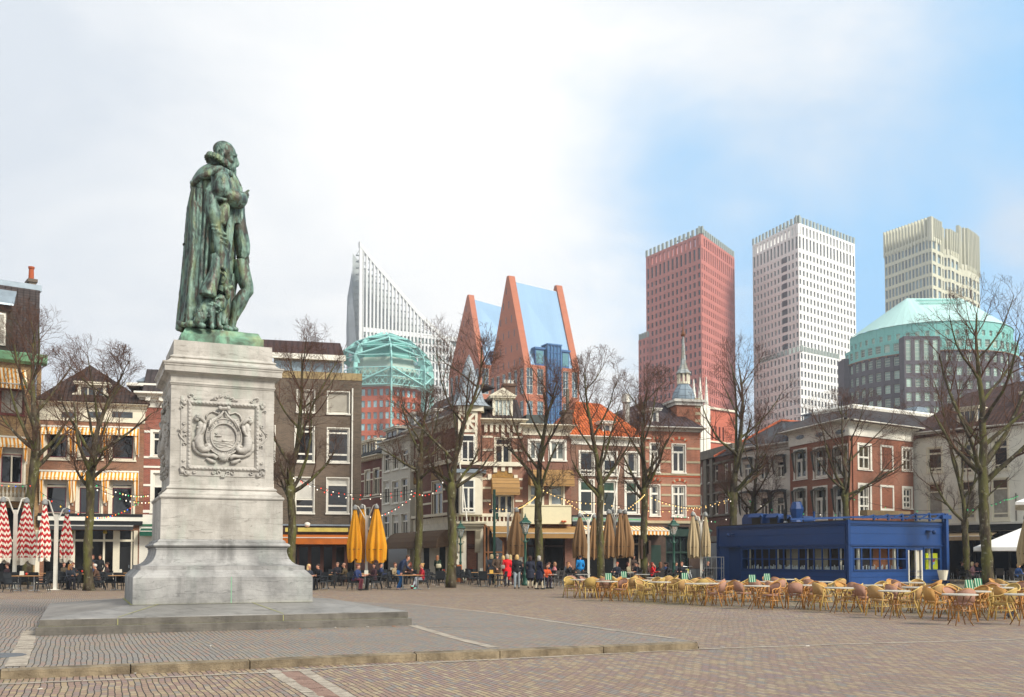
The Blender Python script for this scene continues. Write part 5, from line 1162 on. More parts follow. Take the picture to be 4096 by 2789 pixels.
def b9():
    b=B('turreted_corner_house','red brick corner house with stone bands, slate roof and zinc domed cupola',(2583,73.7),(2802,74.7)); CU=.35; ST=plain('b5a888',.7,name='buff stone'); KB=plain('b04f2c',.8,name='orange brick')
    b1_=brick('b06a50','9c5b43','a5917c',name='salmon brick')
    for x0,x1,y0,y1,c in ((918,1028,715,1035,0),(1150,1302,725,1040,.0),(918,1032,1155,1495,.25),(1150,1305,1160,1500,.2)):
        r=b.rect('G',x0+8,y0+8,x1-8,y1-12); b.win(r,1 if y0<1000 else -1 if x0>1100 else 0,(.72,),.13,.06,WHITE,glass('24211f',.06,.5,name='curtained glass'),curtain=c)
    zc=b.z('G',1150,585); zs=b.z('H',1450,470); sl,sr=b.uz('H',1305,800)[0],b.uz('H',1595,800)[0]
    GR=plain('1f3a2f',.5,name='dark green paint')
    b.shopdark(sl,sr,b.z('H',1450,500),postmat=GR,mull=[(b.uz('H',x,800)[0],w) for x,w in ((1310,.15),(1500,.08),(1590,.15))],beam=b.z('H',1450,835),glassmat=glass('2a3230',.05,.5,name='reflective shop glass'))
    b.wall(0,zc,b1_,9)
    for y in (770,915,1045,1160,1265,1380): b.band(b.z('G',1150,y+13),b.z('G',1150,y-8),.04,mat=ST)
    for y in (1062,): b.band(b.z('G',1150,y+15),b.z('G',1150,y+2),.03,mat=KB)
    for x0,x1,y in ((1135,1325,690),(890,1040,690),(1150,1320,1130),(905,1050,1125)):
        r=b.rect('G',x0,y-50,x1,y); um=(r[0]+r[1])/2; R_=(r[1]-r[0])/2; hh=r[3]-r[2]; n=9
        for i in range(n):
            a0=math.pi*(.12+.76*i/n); a1=math.pi*(.12+.76*(i+.9)/n); m=MB()
            pt=lambda rr,a,h_: (um-rr*math.cos(a),-.05,r[2]-.2+h_*math.sin(a))
            m.prism([pt(R_*.78,a0,hh*.75),pt(R_*.78,a1,hh*.75),pt(R_,a1,hh*1.3),pt(R_,a0,hh*1.3)],(0,.06,0)); m.build('voussoir',ST if i%3==1 else KB,b.r)
    m=MB(); u0=0; z1=b.z('H',1200,455); m.box(0,sl,-.06,.03,0,z1); m.box(sr,b.w,-.06,.03,0,z1); m.box(sl,sr,-.061,.03,b.z('H',1450,500),z1); m.build('brown_stone_front',stone('4a3b33','5d4a3f',2.,name='brown stone'),b.r)
    r=b.rect('H',1118,730,1240,940); m=MB(); m.box(r[0],r[1],-.075,-.06,0,r[3]); m.build('dark_doorway',GR,b.r)
    m=MB(); m.box(sl-.1,sr+.1,-.12,0,b.z('H',1450,620),b.z('H',1450,530)); m.build('green_fascia',GR,b.r); m=MB(); m.box(0,b.w,-.15,0,z1,z1+.2); m.build('string_course',ST,b.r)
    b.cornice(zc-.1,b.z('G',1150,555),.6,mat=GREYW)
    zr=b.z('G',1150,560); SLP=tiles('57484a','463a3c',.3,.16,name='plum slates fine')
    t0=b.uz('G',890,268,4); t1=b.uz('G',1040,300,4)
    b.roofpoly([[(0,-.4,zr),(b.w+.3,-.4,zr),(t1[0],4,t1[1]),(t0[0],4,t0[1])],[(t0[0],4,t0[1]),(t1[0],4,t1[1]),(t1[0],9,t1[1]),(t0[0],9,t0[1])],[(b.w+.3,-.4,zr),(b.w+.3,9,zr),(t1[0],9,t1[1]),(t1[0],4,t1[1])]],SLP)
    w0=b.uz('G',480,340,5); b.roofpoly([[(-6.5,2.,zr-1),(.2,2.,zr-1),(t0[0],5,t0[1]-.1),(w0[0]+1.5,5,w0[1])]],SLP,'rear_roof')
    r=b.rect('G',925,380,1010,520,.6); b.dormer(r[0],r[1],r[2],r[3],.5,2.6,GREYW,vb=0)
    # stair turret and cupola
    r=b.rect('G',1185,320,1435,560,2.); u0,u1=r[0],r[1]; um=(u0+u1)/2; y0=1.6; hw=(u1-u0)/2; zt=b.z('G',1300,330,2.)
    m=MB(); m.box(u0,u1,y0,y0+2*hw,zr-.5,zt); m.build('turret',b1_,b.r); m=MB(); m.box(u0-.15,u1+.15,y0-.15,y0+2*hw+.15,zt,zt+.25); m.box(u0-.3,u1+.3,y0-.3,y0+2*hw+.3,zt+.252,zt+.45); m.build('turret_cornice',GREYW,b.r)
    m=MB()
    for i in range(5): z=zr+.2+i*.55; m.box(u1-.45,u1+.02,y0-.02,y0+.3,z,z+.2)
    for i in range(6): x=u0-.1-.35*i; m.box(x-.35,x,y0+.2,y0+.6,zt-1.3-i*.45,zt-.9-i*.45)
    m.build('stone_quoin',ST,b.r)
    yc=y0+hw; zb=zt+.45; Zt=lambda y: b.z('M',403,y,2.+hw)
    zd=Zt(1215); zl=Zt(1145); zsp=Zt(880); ztip=Zt(755)
    dome=MB(); H=zd-zb; dome.smooth=True
    dome.lathe([(hw*1.02,zb),(hw*.99,zb+H*.12),(hw*.93,zb+H*.35),(hw*.82,zb+H*.55),(hw*.66,zb+H*.75),(hw*.48,zb+H*.92),(hw*.46,zb+H)],8,(um,yc,0)); dome.build('cupola_dome',tiles('94a3ab','8695a0',.6,.5,name='dome zinc'),b.r)
    m=MB(); R_=hw*.42
    for i in range(8): a=2*math.pi*(i+.5)/8; m.tube([(um+R_*math.cos(a),yc+R_*math.sin(a),zd),(um+R_*math.cos(a),yc+R_*math.sin(a),zl)],.09,6)
    m.lathe([(R_*1.15,zd-.02),(R_*1.15,zd+.15),(.1,zd+.16)],8,(um,yc,0)); m.build('lantern',CREAM,b.r)
    m=MB(); L_=zsp-zl; m.lathe([(R_*1.5,zl),(R_*1.45,zl+.1),(R_*1.05,zl+L_*.1),(R_*.62,zl+L_*.25),(R_*.42,zl+L_*.5),(R_*.26,zl+L_*.8),(R_*.18,zl+L_)],8,(um,yc,0)); m.build('cupola_spire',tiles('a3adb0','8d8b7f',.5,.5,name='stained zinc'),b.r)
    m=MB(); m.lathe([(.16,zsp),(.2,zsp+.15),(.08,zsp+.4),(.04,(zsp+ztip)/2),(.02,ztip)],8,(um,yc,0)); m.build('finial',plain('7a4f36',.6,.3,name='rusty iron'),b.r)
b9()
# ================= right row =================
def b10():
    b=B('stone_pier_block','grey stone and brick office block with slim paired windows behind the lamp post',(2790,96),(2950,86.5)); GS=stone('5d574c','777064',1.5,name='grey stone')
    for x0,x1,y0,y1 in ((0,22,840,1015),(92,130,822,1000),(150,188,810,995),(255,292,805,985),(318,350,800,980),(0,22,1140,1340),(92,132,1130,1345),(153,190,1125,1340),(255,293,1115,1335),(320,352,1110,1330)):
        r=b.rect('I',x0,y0,x1,y1); b.win(r,0,(.62,),.12,.0,WHITE)
    zc=b.z('I',200,640); b.shopdark(.8,b.w-.8,3.); b.wall(0,zc,brick('6b3a2d','5a3026',name='dull red brick'),9)
    m=MB(); 
    for x0,x1 in ((60,92),(188,255),(128,155)):
        u0,u1=b.uz('I',x0,900)[0],b.uz('I',x1,900)[0]
        if x0 in(60,128): m.box(u0,u1,-.25,.02,b.z('I',150,1370),zc-.8)
    u0,u1=b.uz('I',62,900)[0],b.uz('I',188,900)[0]
    for y in (1000,1110,1345,800): m.box(u0-.2,b.w,-.18,.02,b.z('I',150,y+20),b.z('I',150,y))
    m.build('stone_pier',GS,b.r); m=MB(); m.box(0,b.w,-.4,.3,zc-.8,zc); m.build('stone_cornice',GS,b.r); m=MB(); m.box(0,b.w,-.3,.2,3.1,3.6); m.build('stone_cornice',GS,b.r)
b10()
DK=plain('3d3d3a',.85,var=.3,name='dark grey canvas')
def limp(b,u0,u1,z1,hang,mat=DK):
    m=MB(); n=7
    for i in range(n):
        a=u0+(u1-u0)*i/n; c=u0+(u1-u0)*(i+1)/n; ja=.1*math.sin(math.pi*i/n)+.03*(i%2); jc=.1*math.sin(math.pi*(i+1)/n)+.03*((i+1)%2)
        m.add([(a,-.08,z1+ja),(c,-.08,z1+jc),(c,-.35,z1-.22+jc),(a,-.35,z1-.22+ja)],[(3,2,1,0)])
    for u,sg in ((u0,1),(u1,-1)):
        m.prism([(u,-.3,z1-.1),(u+sg*.3,-.3,z1-.1),(u+sg*.22,-.2,z1-hang*.6),(u+sg*.26,-.15,z1-hang),(u+sg*.08,-.12,z1-hang*.9)],(0,.06,0))
    return m.build('awning',mat,b.r)
def b11():
    b=B('white_awning_house','white rendered house with limp dark awnings and grey slate roof',(2948,86),(3162,80.7)); PW=plain('dcd8cc',.7,var=.1,name='white render')
    for x0,x1,y0,y1 in ((455,545,800,985),(630,715,790,970),(800,895,775,950)):
        r=b.rect('I',x0,y0,x1,y1); b.win(r,1,(.7,),.1,.0,WHITE); limp(b,r[0]-.3,r[1]+.3,r[3]+.45,1.6)
    for x0,x1,y0,y1 in ((460,545,1165,1380),(628,715,1155,1375),(800,885,1150,1370)):
        r=b.rect('I',x0,y0,x1,y1); b.win(r,1,(.62,),.1,.0,WHITE); limp(b,r[0]-.5,r[1]+.5,r[3]+.5,2.)
    zc=b.z('I',700,660); b.shopdark(1,b.w-1,3.); b.wall(0,zc,PW,9); b.cornice(zc-.2,b.z('I',700,605),.5,mat=GREYW)
    t=b.uz('I',855,355,5); t0=b.uz('I',1085,375,7); z=b.z('I',700,610)
    SLG=tiles('4a4a4c','38383b',.5,.35,name='grey pantiles'); e=b.uz('I',945,540,.0)
    b.roofpoly([[(-2.5,-.3,z-.5),(b.w,-.3,z),(t[0],5,t[1])],[(b.w,-.3,z),(b.w+2,5,t[1]-.5),(t0[0],7,t0[1]),(t[0],5,t[1])]],SLG)
    m=MB(); m.tube([(-2.5,-.3,z-.45),(t[0],5,t[1]+.05)],.13,6); m.tube([(t[0],5,t[1]+.05),(t0[0],7,t0[1]+.05)],.13,6); m.build('ridge_tile',plain('b55a34',.7,name='ridge tile'),b.r)
b11()
RB2=brick('9a5f48','88503b','8c6f5d',.22,.065,.3,.25,name='warm red brick')
PB=tiles('4a3f39','3a312c',.26,.34,name='weathered pantiles')
def b12():
    b=B('white_cornice_house','two-sided red brick corner house with deep white cornice and arched white windows',(3162,80.2),(3400,72.4))
    for x0,x1,y0,y1 in ((985,1135,655,975),(1190,1350,635,965),(1405,1565,615,950)):
        r=b.rect('I',x0+15,y0+10,x1-15,y1-10); b.win(r,1,(.66,),.2,.16,WHITE,arch=.25); limp(b,r[0]-.1,r[1]+.1,r[3]-.05,1.7,plain('4d5047',.85,name='olive canvas'))
    for x0,x1,y0,y1 in ((985,1135,1060,1400),(1190,1350,1050,1400),(1405,1565,1030,1400)):
        r=b.rect('I',x0+15,y0+10,x1-15,y1); b.win(r,1,(.66,),.2,.16,WHITE,arch=.25); limp(b,r[0]-.1,r[1]+.1,r[3]-.05,1.9,plain('4d5047',.85,name='olive canvas'))
    zf=b.z('I',1250,570); zc=b.z('I',1250,455); b.shopdark(1,b.w-1,3); b.wall(0,zf,RB2,6,shell=False)
    m=MB(); m.box(-.05,b.w+.05,-.08,.3,zf,zc+.1); m.build('frieze',WHITE,b.r)
    for x,y in ((1065,525),(1275,498),(1490,468)):
        k=b.uz('I',x,y); m=MB(); n=12; m.prism([(k[0]+.62*math.cos(2*math.pi*i/n)*(1),-.1,k[1]+.17*math.sin(2*math.pi*i/n)) for i in range(n)],(0,.03,0)); m.build('frieze_window',GLASS,b.r)
    b.cornice(zc,b.z('I',1250,405),.8,mat=WHITE)
    # right-hand face
    c=B('x','x',(3400,72.4),(3656,76.9)); c.r.name='side_front'; del c.r['label']; del c.r['category']; c.r.parent=b.r
    ri=Matrix.Translation(b.fr.o)@Matrix.Rotation(b.fr.rz,4,'Z'); mw=Matrix.Translation(c.fr.o)@Matrix.Rotation(c.fr.rz,4,'Z'); c.r.location=(ri.inverted()@mw).translation; c.r.rotation_euler=(0,0,c.fr.rz-b.fr.rz)
    for x0,x1,y0,y1 in ((60,170,1335,1550),(408,498,1365,1560)):
        r=c.rect('K',x0+10,y0+14,x1-10,y1-14); c.win(r,-1,(.5,),.12,.18,WHITE,glass('4a4030',.1,.5,name='amber blind glass'))
    for x0,x1,y0,y1 in ((80,210,210,520),(508,610,240,455)):
        r=c.rect('L',x0+12,y0+15,x1-14,y1-10); c.win(r,-1,(.3,.6),.12,.18,WHITE)
    c.wall(0,c.z('K',300,1300),RB2,6,shell=False)
    m=MB()
    for reg,x0,x1,y0,y1 in (('K',238,340,1348,1555),('L',292,425,222,470)):
        a,b_,z0,z1=c.rect(reg,x0,y0,x1,y1); w=.16; m=MB(); m.box(a,a+w,-.05,.02,z0,z1); m.box(b_-w,b_,-.05,.02,z0,z1); m.box(a+w,b_-w,-.049,.02,z0,z0+w); m.box(a+w,b_-w,-.049,.02,z1-w,z1); m.build('blind_window_frame',WHITE,c.r)

    zf2=c.z('K',300,1300); zc2=c.z('K',300,1225); m=MB(); m.box(-.05,c.w,-.08,.3,zf2,zc2+.1); m.build('frieze',WHITE,c.r); c.cornice(zc2,c.z('K',300,1190),.8,mat=WHITE)
    # hipped roof and white ridge parapet (on the left frame)
    rz=b.z('I',1250,405); r1=b.uz('I',1200,290,4.5); r2=b.uz('I',1590,222,4.5)
    b.roofpoly([[(-.5,-.7,rz),(b.w+.8,-.7,rz),(r2[0],4.5,r2[1]),(r1[0],4.5,r1[1])],[(-.5,-.7,rz),(r1[0],4.5,r1[1]),(-.5,8,rz)]],PB,'roof')
    m=MB(); m.tube([(r1[0],4.5,r1[1]+.1),(r2[0],4.5,r2[1]+.1)],.22,6); m.build('ridge_board',WHITE,b.r)
    rz2=c.z('K',300,1195); q1=c.uz('K',10,1050,4.); q2=c.uz('K',690,1130,4.)
    c.roofpoly([[(-.7,-.7,rz2),(c.w+.2,-.7,rz2),(q2[0],4.,q2[1]),(q1[0],4,q1[1])]],PB,'roof'); m=MB(); m.tube([(q1[0],4,q1[1]+.1),(q2[0],4,q2[1]+.1)],.22,6); m.build('ridge_board',WHITE,c.r)
    for x0,x1,y0,y1,lb in ((1085,1190,290,345,'I'),):
        k=b.rect(lb,x0,y0,x1,y1,4.5); m=MB(); m.box(k[0],k[1],4.6,6,k[2]-.3,k[3]); m.box(k[0]-.2,k[1]+.2,4.4,6.2,k[3],k[3]+.12); m.build('roof_vent',ZINC,b.r)
    k=c.rect('K',525,1045,630,1090,4.2); m=MB(); m.prism([(k[0],4.3,k[2]),(k[1],4.3,k[2]),(k[1]-.3,4.3,k[3]),(k[0]+.3,4.3,k[3])],(0,1.2,0)); m.build('roof_vent',ZINC,c.r)
b12()
def b13():
    b=B('large_white_house','large white rendered house with tall windows and a brown tiled roof at the right',(3656,77.2),(4330,68.5)); PW=plain('dedacb',.7,var=.08,name='warm white render')
    SG=glass('4a3626',.1,.7,name='stained glass')
    for x0,x1,y0,y1 in ((612,728,1365,1560),(860,965,1335,1570)):
        r=b.rect('K',x0,y0,x1,y1); b.win(r,1,(.75,.15),.12,.08,CREAM,glass('2c241a',.08,.6,name='brown reflecting glass'))
    for x0,x1,y0,y1 in ((1130,1250,1300,1540),(1390,1520,1280,1520)): r=b.rect('K',x0,y0,x1,y1); b.win(r,1,(.75,.15),.12,.08,CREAM)
    for x0,x1,y0,y1 in ((40,222,262,730),(438,628,235,730),(845,1055,205,730),(1330,1500,200,730)):
        r=b.rect('R',x0,y0,x1,y1); f=b.win(r,1,(.76,.16,.05),.1,.09,CREAM,CURT if x0!=40 else CURT); u0,u1,z0,z1=r; m=MB(); m.box(u0+.1,u1-.1,.125,.14,z0+(z1-z0)*.78,z1-.1); m.build('stained_light',SG,f)
    zc=b.z('K',1000,1235); zs=b.z('R',600,875); b.shopdark(.2,b.w-.3,zs,mull=[(u,.12) for u in (2.,4.5,7,9,11)],postmat=BLACK)
    b.wall(0,zc,PW,10); b.cornice(zc-.1,b.z('K',1000,1205),.5,mat=GREYW)
    m=MB(); z0=b.z('R',600,870); z1=b.z('R',600,770); m.box(.0,b.w,-.35,.0,z0,z1-.12); m.build('shop_fascia',BLACK,b.r); m=MB(); m.box(0,b.w,-.45,.0,z1-.118,z1); m.build('fascia_cap',GREYW,b.r)
    b.awning(.3,6.2,b.z('R',600,885),b.z('R',600,935,-1.2),1.4,plain('a58f6f',.85,name='beige canvas'),.3)
    zr=b.z('K',1000,1215); BT=tiles('53372c','412a21',.3,.3,name='brown tiles'); t0=b.uz('K',930,935,5); t1=b.uz('K',1376,860,5)
    b.roofpoly([[(-1.5,-.4,zr-.4),(b.w,-.4,zr+.2),(b.w,5,t1[1]+.8),(t0[0],5,t0[1])],[(-1.5,-.4,zr-.4),(t0[0],5,t0[1]),(-3,8,zr)]],BT)
    r=b.rect('K',850,1065,1010,1190,.6); b.dormer(r[0],r[1],r[2],r[3],.5,3.,CREAM,vb=2)
    r=b.rect('K',1365,940,1450,1140,2.); b.dormer(r[0],r[1],r[2],r[3],2,4.,CREAM,vb=1)
    k=b.uz('R',1150,390,-.1); m=MB(); m.tube([(k[0],-.12,k[1]),(k[0],-.12,b.z('R',1150,740))],.05,6); m.build('downpipe',plain('6d6a63',.6,name='grey pipe'),b.r)
b13()
# ================= skyline =================
class Tower:
    """a tall building: one Empty; every face is a wall grid with real recessed windows"""
    def __init__(s,name,label,loc,rz=0): s.r=empty(name,loc,rz,label,'building'); s.loc=Vector(loc); s.rz=rz; s.inv=(Matrix.Translation(s.loc)@Matrix.Rotation(rz,4,'Z')).inverted(); s.wins=[]
    def L(s,p): return s.inv@Vector(p)
    def face(s,fr,u0,u1,z0,z1,cols,rows,mat,ww=.5,wh=.6,rec=.5,phase=.5,mb=None,off=0.,skip=None,rowz=None,zc=.5):
        """fr: Frame in world; windows as fraction of the bay"""
        m=mb or MB(); W_=lambda u,z,o=0.: s.L(fr.o+fr.d*u+fr.n*(o+off)+Vector((0,0,z)))
        cw=(u1-u0)/cols; rowz=rowz or [(z0+(z1-z0)*j/rows,z0+(z1-z0)*(j+1)/rows) for j in range(rows)]
        for (a,b) in rowz:
            h=b-a; lo=a+h*(1-wh)*zc; hi=lo+h*wh
            m.poly([W_(u0,a),W_(u1,a),W_(u1,lo),W_(u0,lo)]); m.poly([W_(u0,hi),W_(u1,hi),W_(u1,b),W_(u0,b)])
            pu=u0
            for i in range(cols):
                c=u0+cw*(i+.5); l=c-cw*ww/2; r=c+cw*ww/2
                if skip and skip(i,a): continue
                m.poly([W_(pu,lo),W_(l,lo),W_(l,hi),W_(pu,hi)]); pu=r
                m.poly([W_(l,lo),W_(l,lo,rec),W_(l,hi,rec),W_(l,hi)]); m.poly([W_(r,lo),W_(r,hi),W_(r,hi,rec),W_(r,lo,rec)])
                m.poly([W_(l,hi),W_(l,hi,rec),W_(r,hi,rec),W_(r,hi)]); m.poly([W_(l,lo),W_(r,lo),W_(r,lo,rec),W_(l,lo,rec)])
                s.wins.append([W_(l,lo,rec*.9),W_(r,lo,rec*.9),W_(r,hi,rec*.9),W_(l,hi,rec*.9)])
            m.poly([W_(pu,lo),W_(u1,lo),W_(u1,hi),W_(pu,hi)])
        if not mb: return m.build('wall',mat,s.r)
    def solid(s,pts,z0,z1,mat,name='core'):
        m=MB(); P=[s.L(Vector((x,y,0))) for x,y in pts]; m.rings([[(p.x,p.y,z) for p in P] for z in (z0,z1)]); return m.build(name,mat,s.r)
    def finish(s,pane,n=100,frame=None):
        rnd=random.Random(len(s.wins)); bc=pane.node_tree.nodes['Principled BSDF']; nm=pane.name; PM=[pane]
        for f_,r_ in ((.6,.08),(1.5,.3)):
            q_=pane.copy(); PM.append(q_)
            for nd in q_.node_tree.nodes:
                if nd.type=='VALTORGB':
                    for e in nd.color_ramp.elements: e.color=tuple(min(1,c*f_) for c in e.color[:3])+(1,)
        R=s.r.matrix_world
        ws=sorted(s.wins,key=lambda w:-sum(p.z for p in w))
        for w in ws[:n]:
            m=MB(); m.poly(w)
            if frame:
                a,b,c,d=w; ux=(b-a); uz=(d-a); k=.12
                nn=ux.cross(uz).normalized()*-.06 if False else Vector((0,0,0))
                pass
            m.build('window',rnd.choice(PM),s.r)
        if ws[n:]:
            m=MB()
            for w in ws[n:]: m.cur=rnd.choice((0,0,1,2)); m.poly(w)
            o=m.build('window',PM,s.r); o['kind']='stuff'
def pos(px,Y,z=60): return (xat(px,Y,z),Y)
TG=plain('2f393f',.25,var=.4,scale=.05,name='tower glass',spec=.6)
def panelmat(c,name,w=3.,h=3.6,var=.06,dark=.75):
    m=NT(name); b=m.n('ShaderNodeTexBrick'); m.L.new(m.tc.outputs['UV'],b.inputs['Vector']); b.offset=0; c=C4(c)
    b.inputs['Color1'].default_value=tuple(x*(1-var) for x in c[:3])+(1,); b.inputs['Color2'].default_value=tuple(min(1,x*(1+var)) for x in c[:3])+(1,); b.inputs['Mortar'].default_value=tuple(x*dark for x in c[:3])+(1,)
    b.inputs['Scale'].default_value=1; b.inputs['Brick Width'].default_value=w; b.inputs['Row Height'].default_value=h; b.inputs['Mortar Size'].default_value=.04
    n=m.noise(.05,5,.6); col=m.mix(m.mr(n,.35,.7,0,.18),b.outputs['Color'],tuple(x*.7 for x in c[:3]))
    return m.fin(col,.8,0,.2)
def twin(name,label,Lc,C,R,zt,mat,cols,rows,postH,finmat,ww=(.45,.4),low=None,bands=True,crown=5.2,glassmat=None):
    pl,pc,pr=pos(*Lc),pos(*C),pos(*R)
    t=Tower(name,label,(pc[0],pc[1],0)); fl=Frame(pl,pc); fr=Frame(pc,pr)
    back=(pl[0]+pr[0]-pc[0],pl[1]+pr[1]-pc[1])
    def rz(z0,z1,n):
        r=[(z0+(z1-z0)*j/n,z0+(z1-z0)*(j+1)/n) for j in range(n)]; return r
    body=zt-crown; m=MB()
    step=(body)/(rows+1.9)
    R_=[(step*j,step*(j+1)) for j in range(rows)]+[(step*rows,body)]
    for f,n,w in ((fl,cols[0],ww[0]),(fr,cols[1],ww[1])):
        t.face(f,0,f.len,0,0,n,0,mat,w,.6,.6,mb=m,rowz=R_[:-1]); t.face(f,0,f.len,0,0,n,0,mat,w,.72,.6,mb=m,rowz=[R_[-1]])
    m.build('wall',mat,t.r)
    # open crown: piers with gaps and a top beam
    m=MB()
    for f,n in ((fl,cols[0]),(fr,cols[1])):
        W_=lambda u,z,o=0.: t.L(f.o+f.d*u+f.n*o+Vector((0,0,z))); cw=f.len/n
        def bx(u0,u1,z0,z1,d): m.hexa([W_(u0,z0),W_(u1,z0),W_(u1,z0,d),W_(u0,z0,d),W_(u0,z1),W_(u1,z1),W_(u1,z1,d),W_(u0,z1,d)])
        for i in range(n+1):
            u=min(max(cw*i,cw*.25),f.len-cw*.25); bx(u-cw*.25,u+cw*.25,body,zt-1.2,1.2)
        bx(0,f.len,zt-1.2,zt,1.2)
    m.build('open_crown',mat,t.r)
    t.solid([pl,pc,pr,back],0,body-.05,mat,'roof_deck') if False else None
    m=MB(); P=[t.L(Vector((x,y,0))) for x,y in (pl,pc,pr,back)]
    m.poly([(P[0].x,P[0].y,body),(P[1].x,P[1].y,body),(P[2].x,P[2].y,body),(P[3].x,P[3].y,body)])
    for a,b in ((2,3),(3,0)): m.poly([(P[a].x,P[a].y,0),(P[b].x,P[b].y,0),(P[b].x,P[b].y,zt),(P[a].x,P[a].y,zt)])
    m.build('rear_wall_and_roof',mat,t.r)
    # inner plant room seen through the crown
    c=sum((Vector((x,y,0)) for x,y in (pl,pc,pr,back)),Vector())/4
    m=MB(); m.rings([[t.L(c+(Vector((x,y,0))-c)*.8+Vector((0,0,z))) for x,y in (pl,pc,pr,back)] for z in (body,zt-4)]); m.build('plant_room',plain('5d5a5a',.8,name='plant room grey') if low!='red' else plain('4f2a26',.8,name='plant room red'),t.r)
    m=MB()
    for f,n in ((fl,cols[0]),(fr,cols[1])):
        cw=f.len/n
        for i in range(n+1):
            u=min(cw*i,f.len); p=t.L(f.o+f.d*u+f.n*.6); r=cw*.24; m.xf=Matrix.Translation(p)@Matrix.Rotation(f.rz,4,'Z'); m.box(-r,r,-.3,.3,zt,zt+postH); m.xf=None
    fo=m.build('roof_fin',finmat,t.r); fo['kind']='stuff'
    # mast arm on the roof
    m=MB(); b0=t.L(fl.o+fl.d*fl.len*.55+fl.n*6); m.tube([(b0.x,b0.y,zt-4),(b0.x+2.5,b0.y,zt+4.5)],.6,6); m.tube([(b0.x-5,b0.y,zt+2.),(b0.x+3,b0.y,zt+5.)],.35,5); m.build('window_cleaning_crane',plain('5c6468',.6,name='crane grey'),t.r)
    t.fl,t.frr=fl,fr; t.body=body; t.step=step
    return t
FIN=plain('98a39c',.6,var=.1,name='fin metal')
def t_red():
    Y=450; zt=zat(934,Y); RT=panelmat('b87064','red cladding')
    t=twin('red_tower','tall brick-red office tower with small windows and grey fins along its roof',(2588,486),(2810,Y),(2945,487),zt,RT,(13,16),34,3.4,FIN,(.5,.4),'red')
    # lower wing to the left
    pl=pos(2557,480); pc=pos(2590,479); f=Frame(pos(2556,492),pos(2600,483)); z=zat(1350,485); m=MB()
    n=int(round(z/t.step)); t.face(f,0,f.len,0,z,3,n,RT,.42,.6,.5,mb=m)
    W_=lambda u,o,zz: t.L(f.o+f.d*u+f.n*o+Vector((0,0,zz)))
    m.poly([W_(0,0,z),W_(f.len,0,z),W_(f.len,14,z),W_(0,14,z)]); m.poly([W_(0,0,0),W_(0,0,z),W_(0,14,z),W_(0,14,0)]); m.build('low_wing',RT,t.r)
    m=MB()
    for i in range(4): p=W_(f.len*(i+.2)/4,.6,0); m.box(p.x-.6,p.x+.6,p.y-.6,p.y+.6,z,z+3.)
    m.build('wing_fins',FIN,t.r); t.finish(TG)
t_red()
def t_white():
    Y=455; zt=zat(890,Y); WT=panelmat('e2e1dc','white cladding',var=.03,dark=.8)
    t=twin('white_tower','tall white office tower with gridded windows and grey fins along its roof',(3018,489),(3202,Y),(3431,487),zt,WT,(13,17),35,3.4,FIN,(.5,.46))
    # projecting lower block with its own fins
    pl,pc,pr=pos(3024,482),pos(3204,449),pos(3362,468); z=zat(1408,451); m=MB()
    for f,n in ((Frame(pl,pc),12),(Frame(pc,pr),12)):
        t.face(f,0,f.len,0,z,n,int(round(z/t.step)),WT,.5,.62,.5,mb=m)
    m.poly([t.L(Vector((x,y,z))) for x,y in (pl,pc,pr,(pr[0]-18,pr[1]+30),(pl[0]+10,pl[1]+25))]); m.poly([t.L(Vector(v)) for v in ((pr[0],pr[1],0),(pr[0]-12,pr[1]+20,0),(pr[0]-12,pr[1]+20,z),(pr[0],pr[1],z))])
    m.build('lower_block',WT,t.r); m=MB()
    for f,n in ((Frame(pl,pc),12),(Frame(pc,pr),12)):
        for i in range(1,n+1):
            p=t.L(f.o+f.d*(f.len*i/n)+f.n*.8); m.box(p.x-.55,p.x+.55,p.y-.55,p.y+.55,z,z+2.6)
    m.build('block_fins',FIN,t.r)
    # glazed corner slot
    u0=t.fl.uz(*q('M',1106,500))[0]; u1=t.fl.uz(*q('M',1142,500))[0]; m=MB()
    for k in range(int(z/t.step)+1,35):
        a=t.step*k; W_=lambda u,zz: t.L(t.fl.o+t.fl.d*u-t.fl.n*.15+Vector((0,0,zz))); m.poly([W_(u0,a+.9),W_(u1,a+.9),W_(u1,a+t.step-.6),W_(u0,a+t.step-.6)])
    m.build('corner_glazing',TG,t.r); t.finish(TG)
t_white()
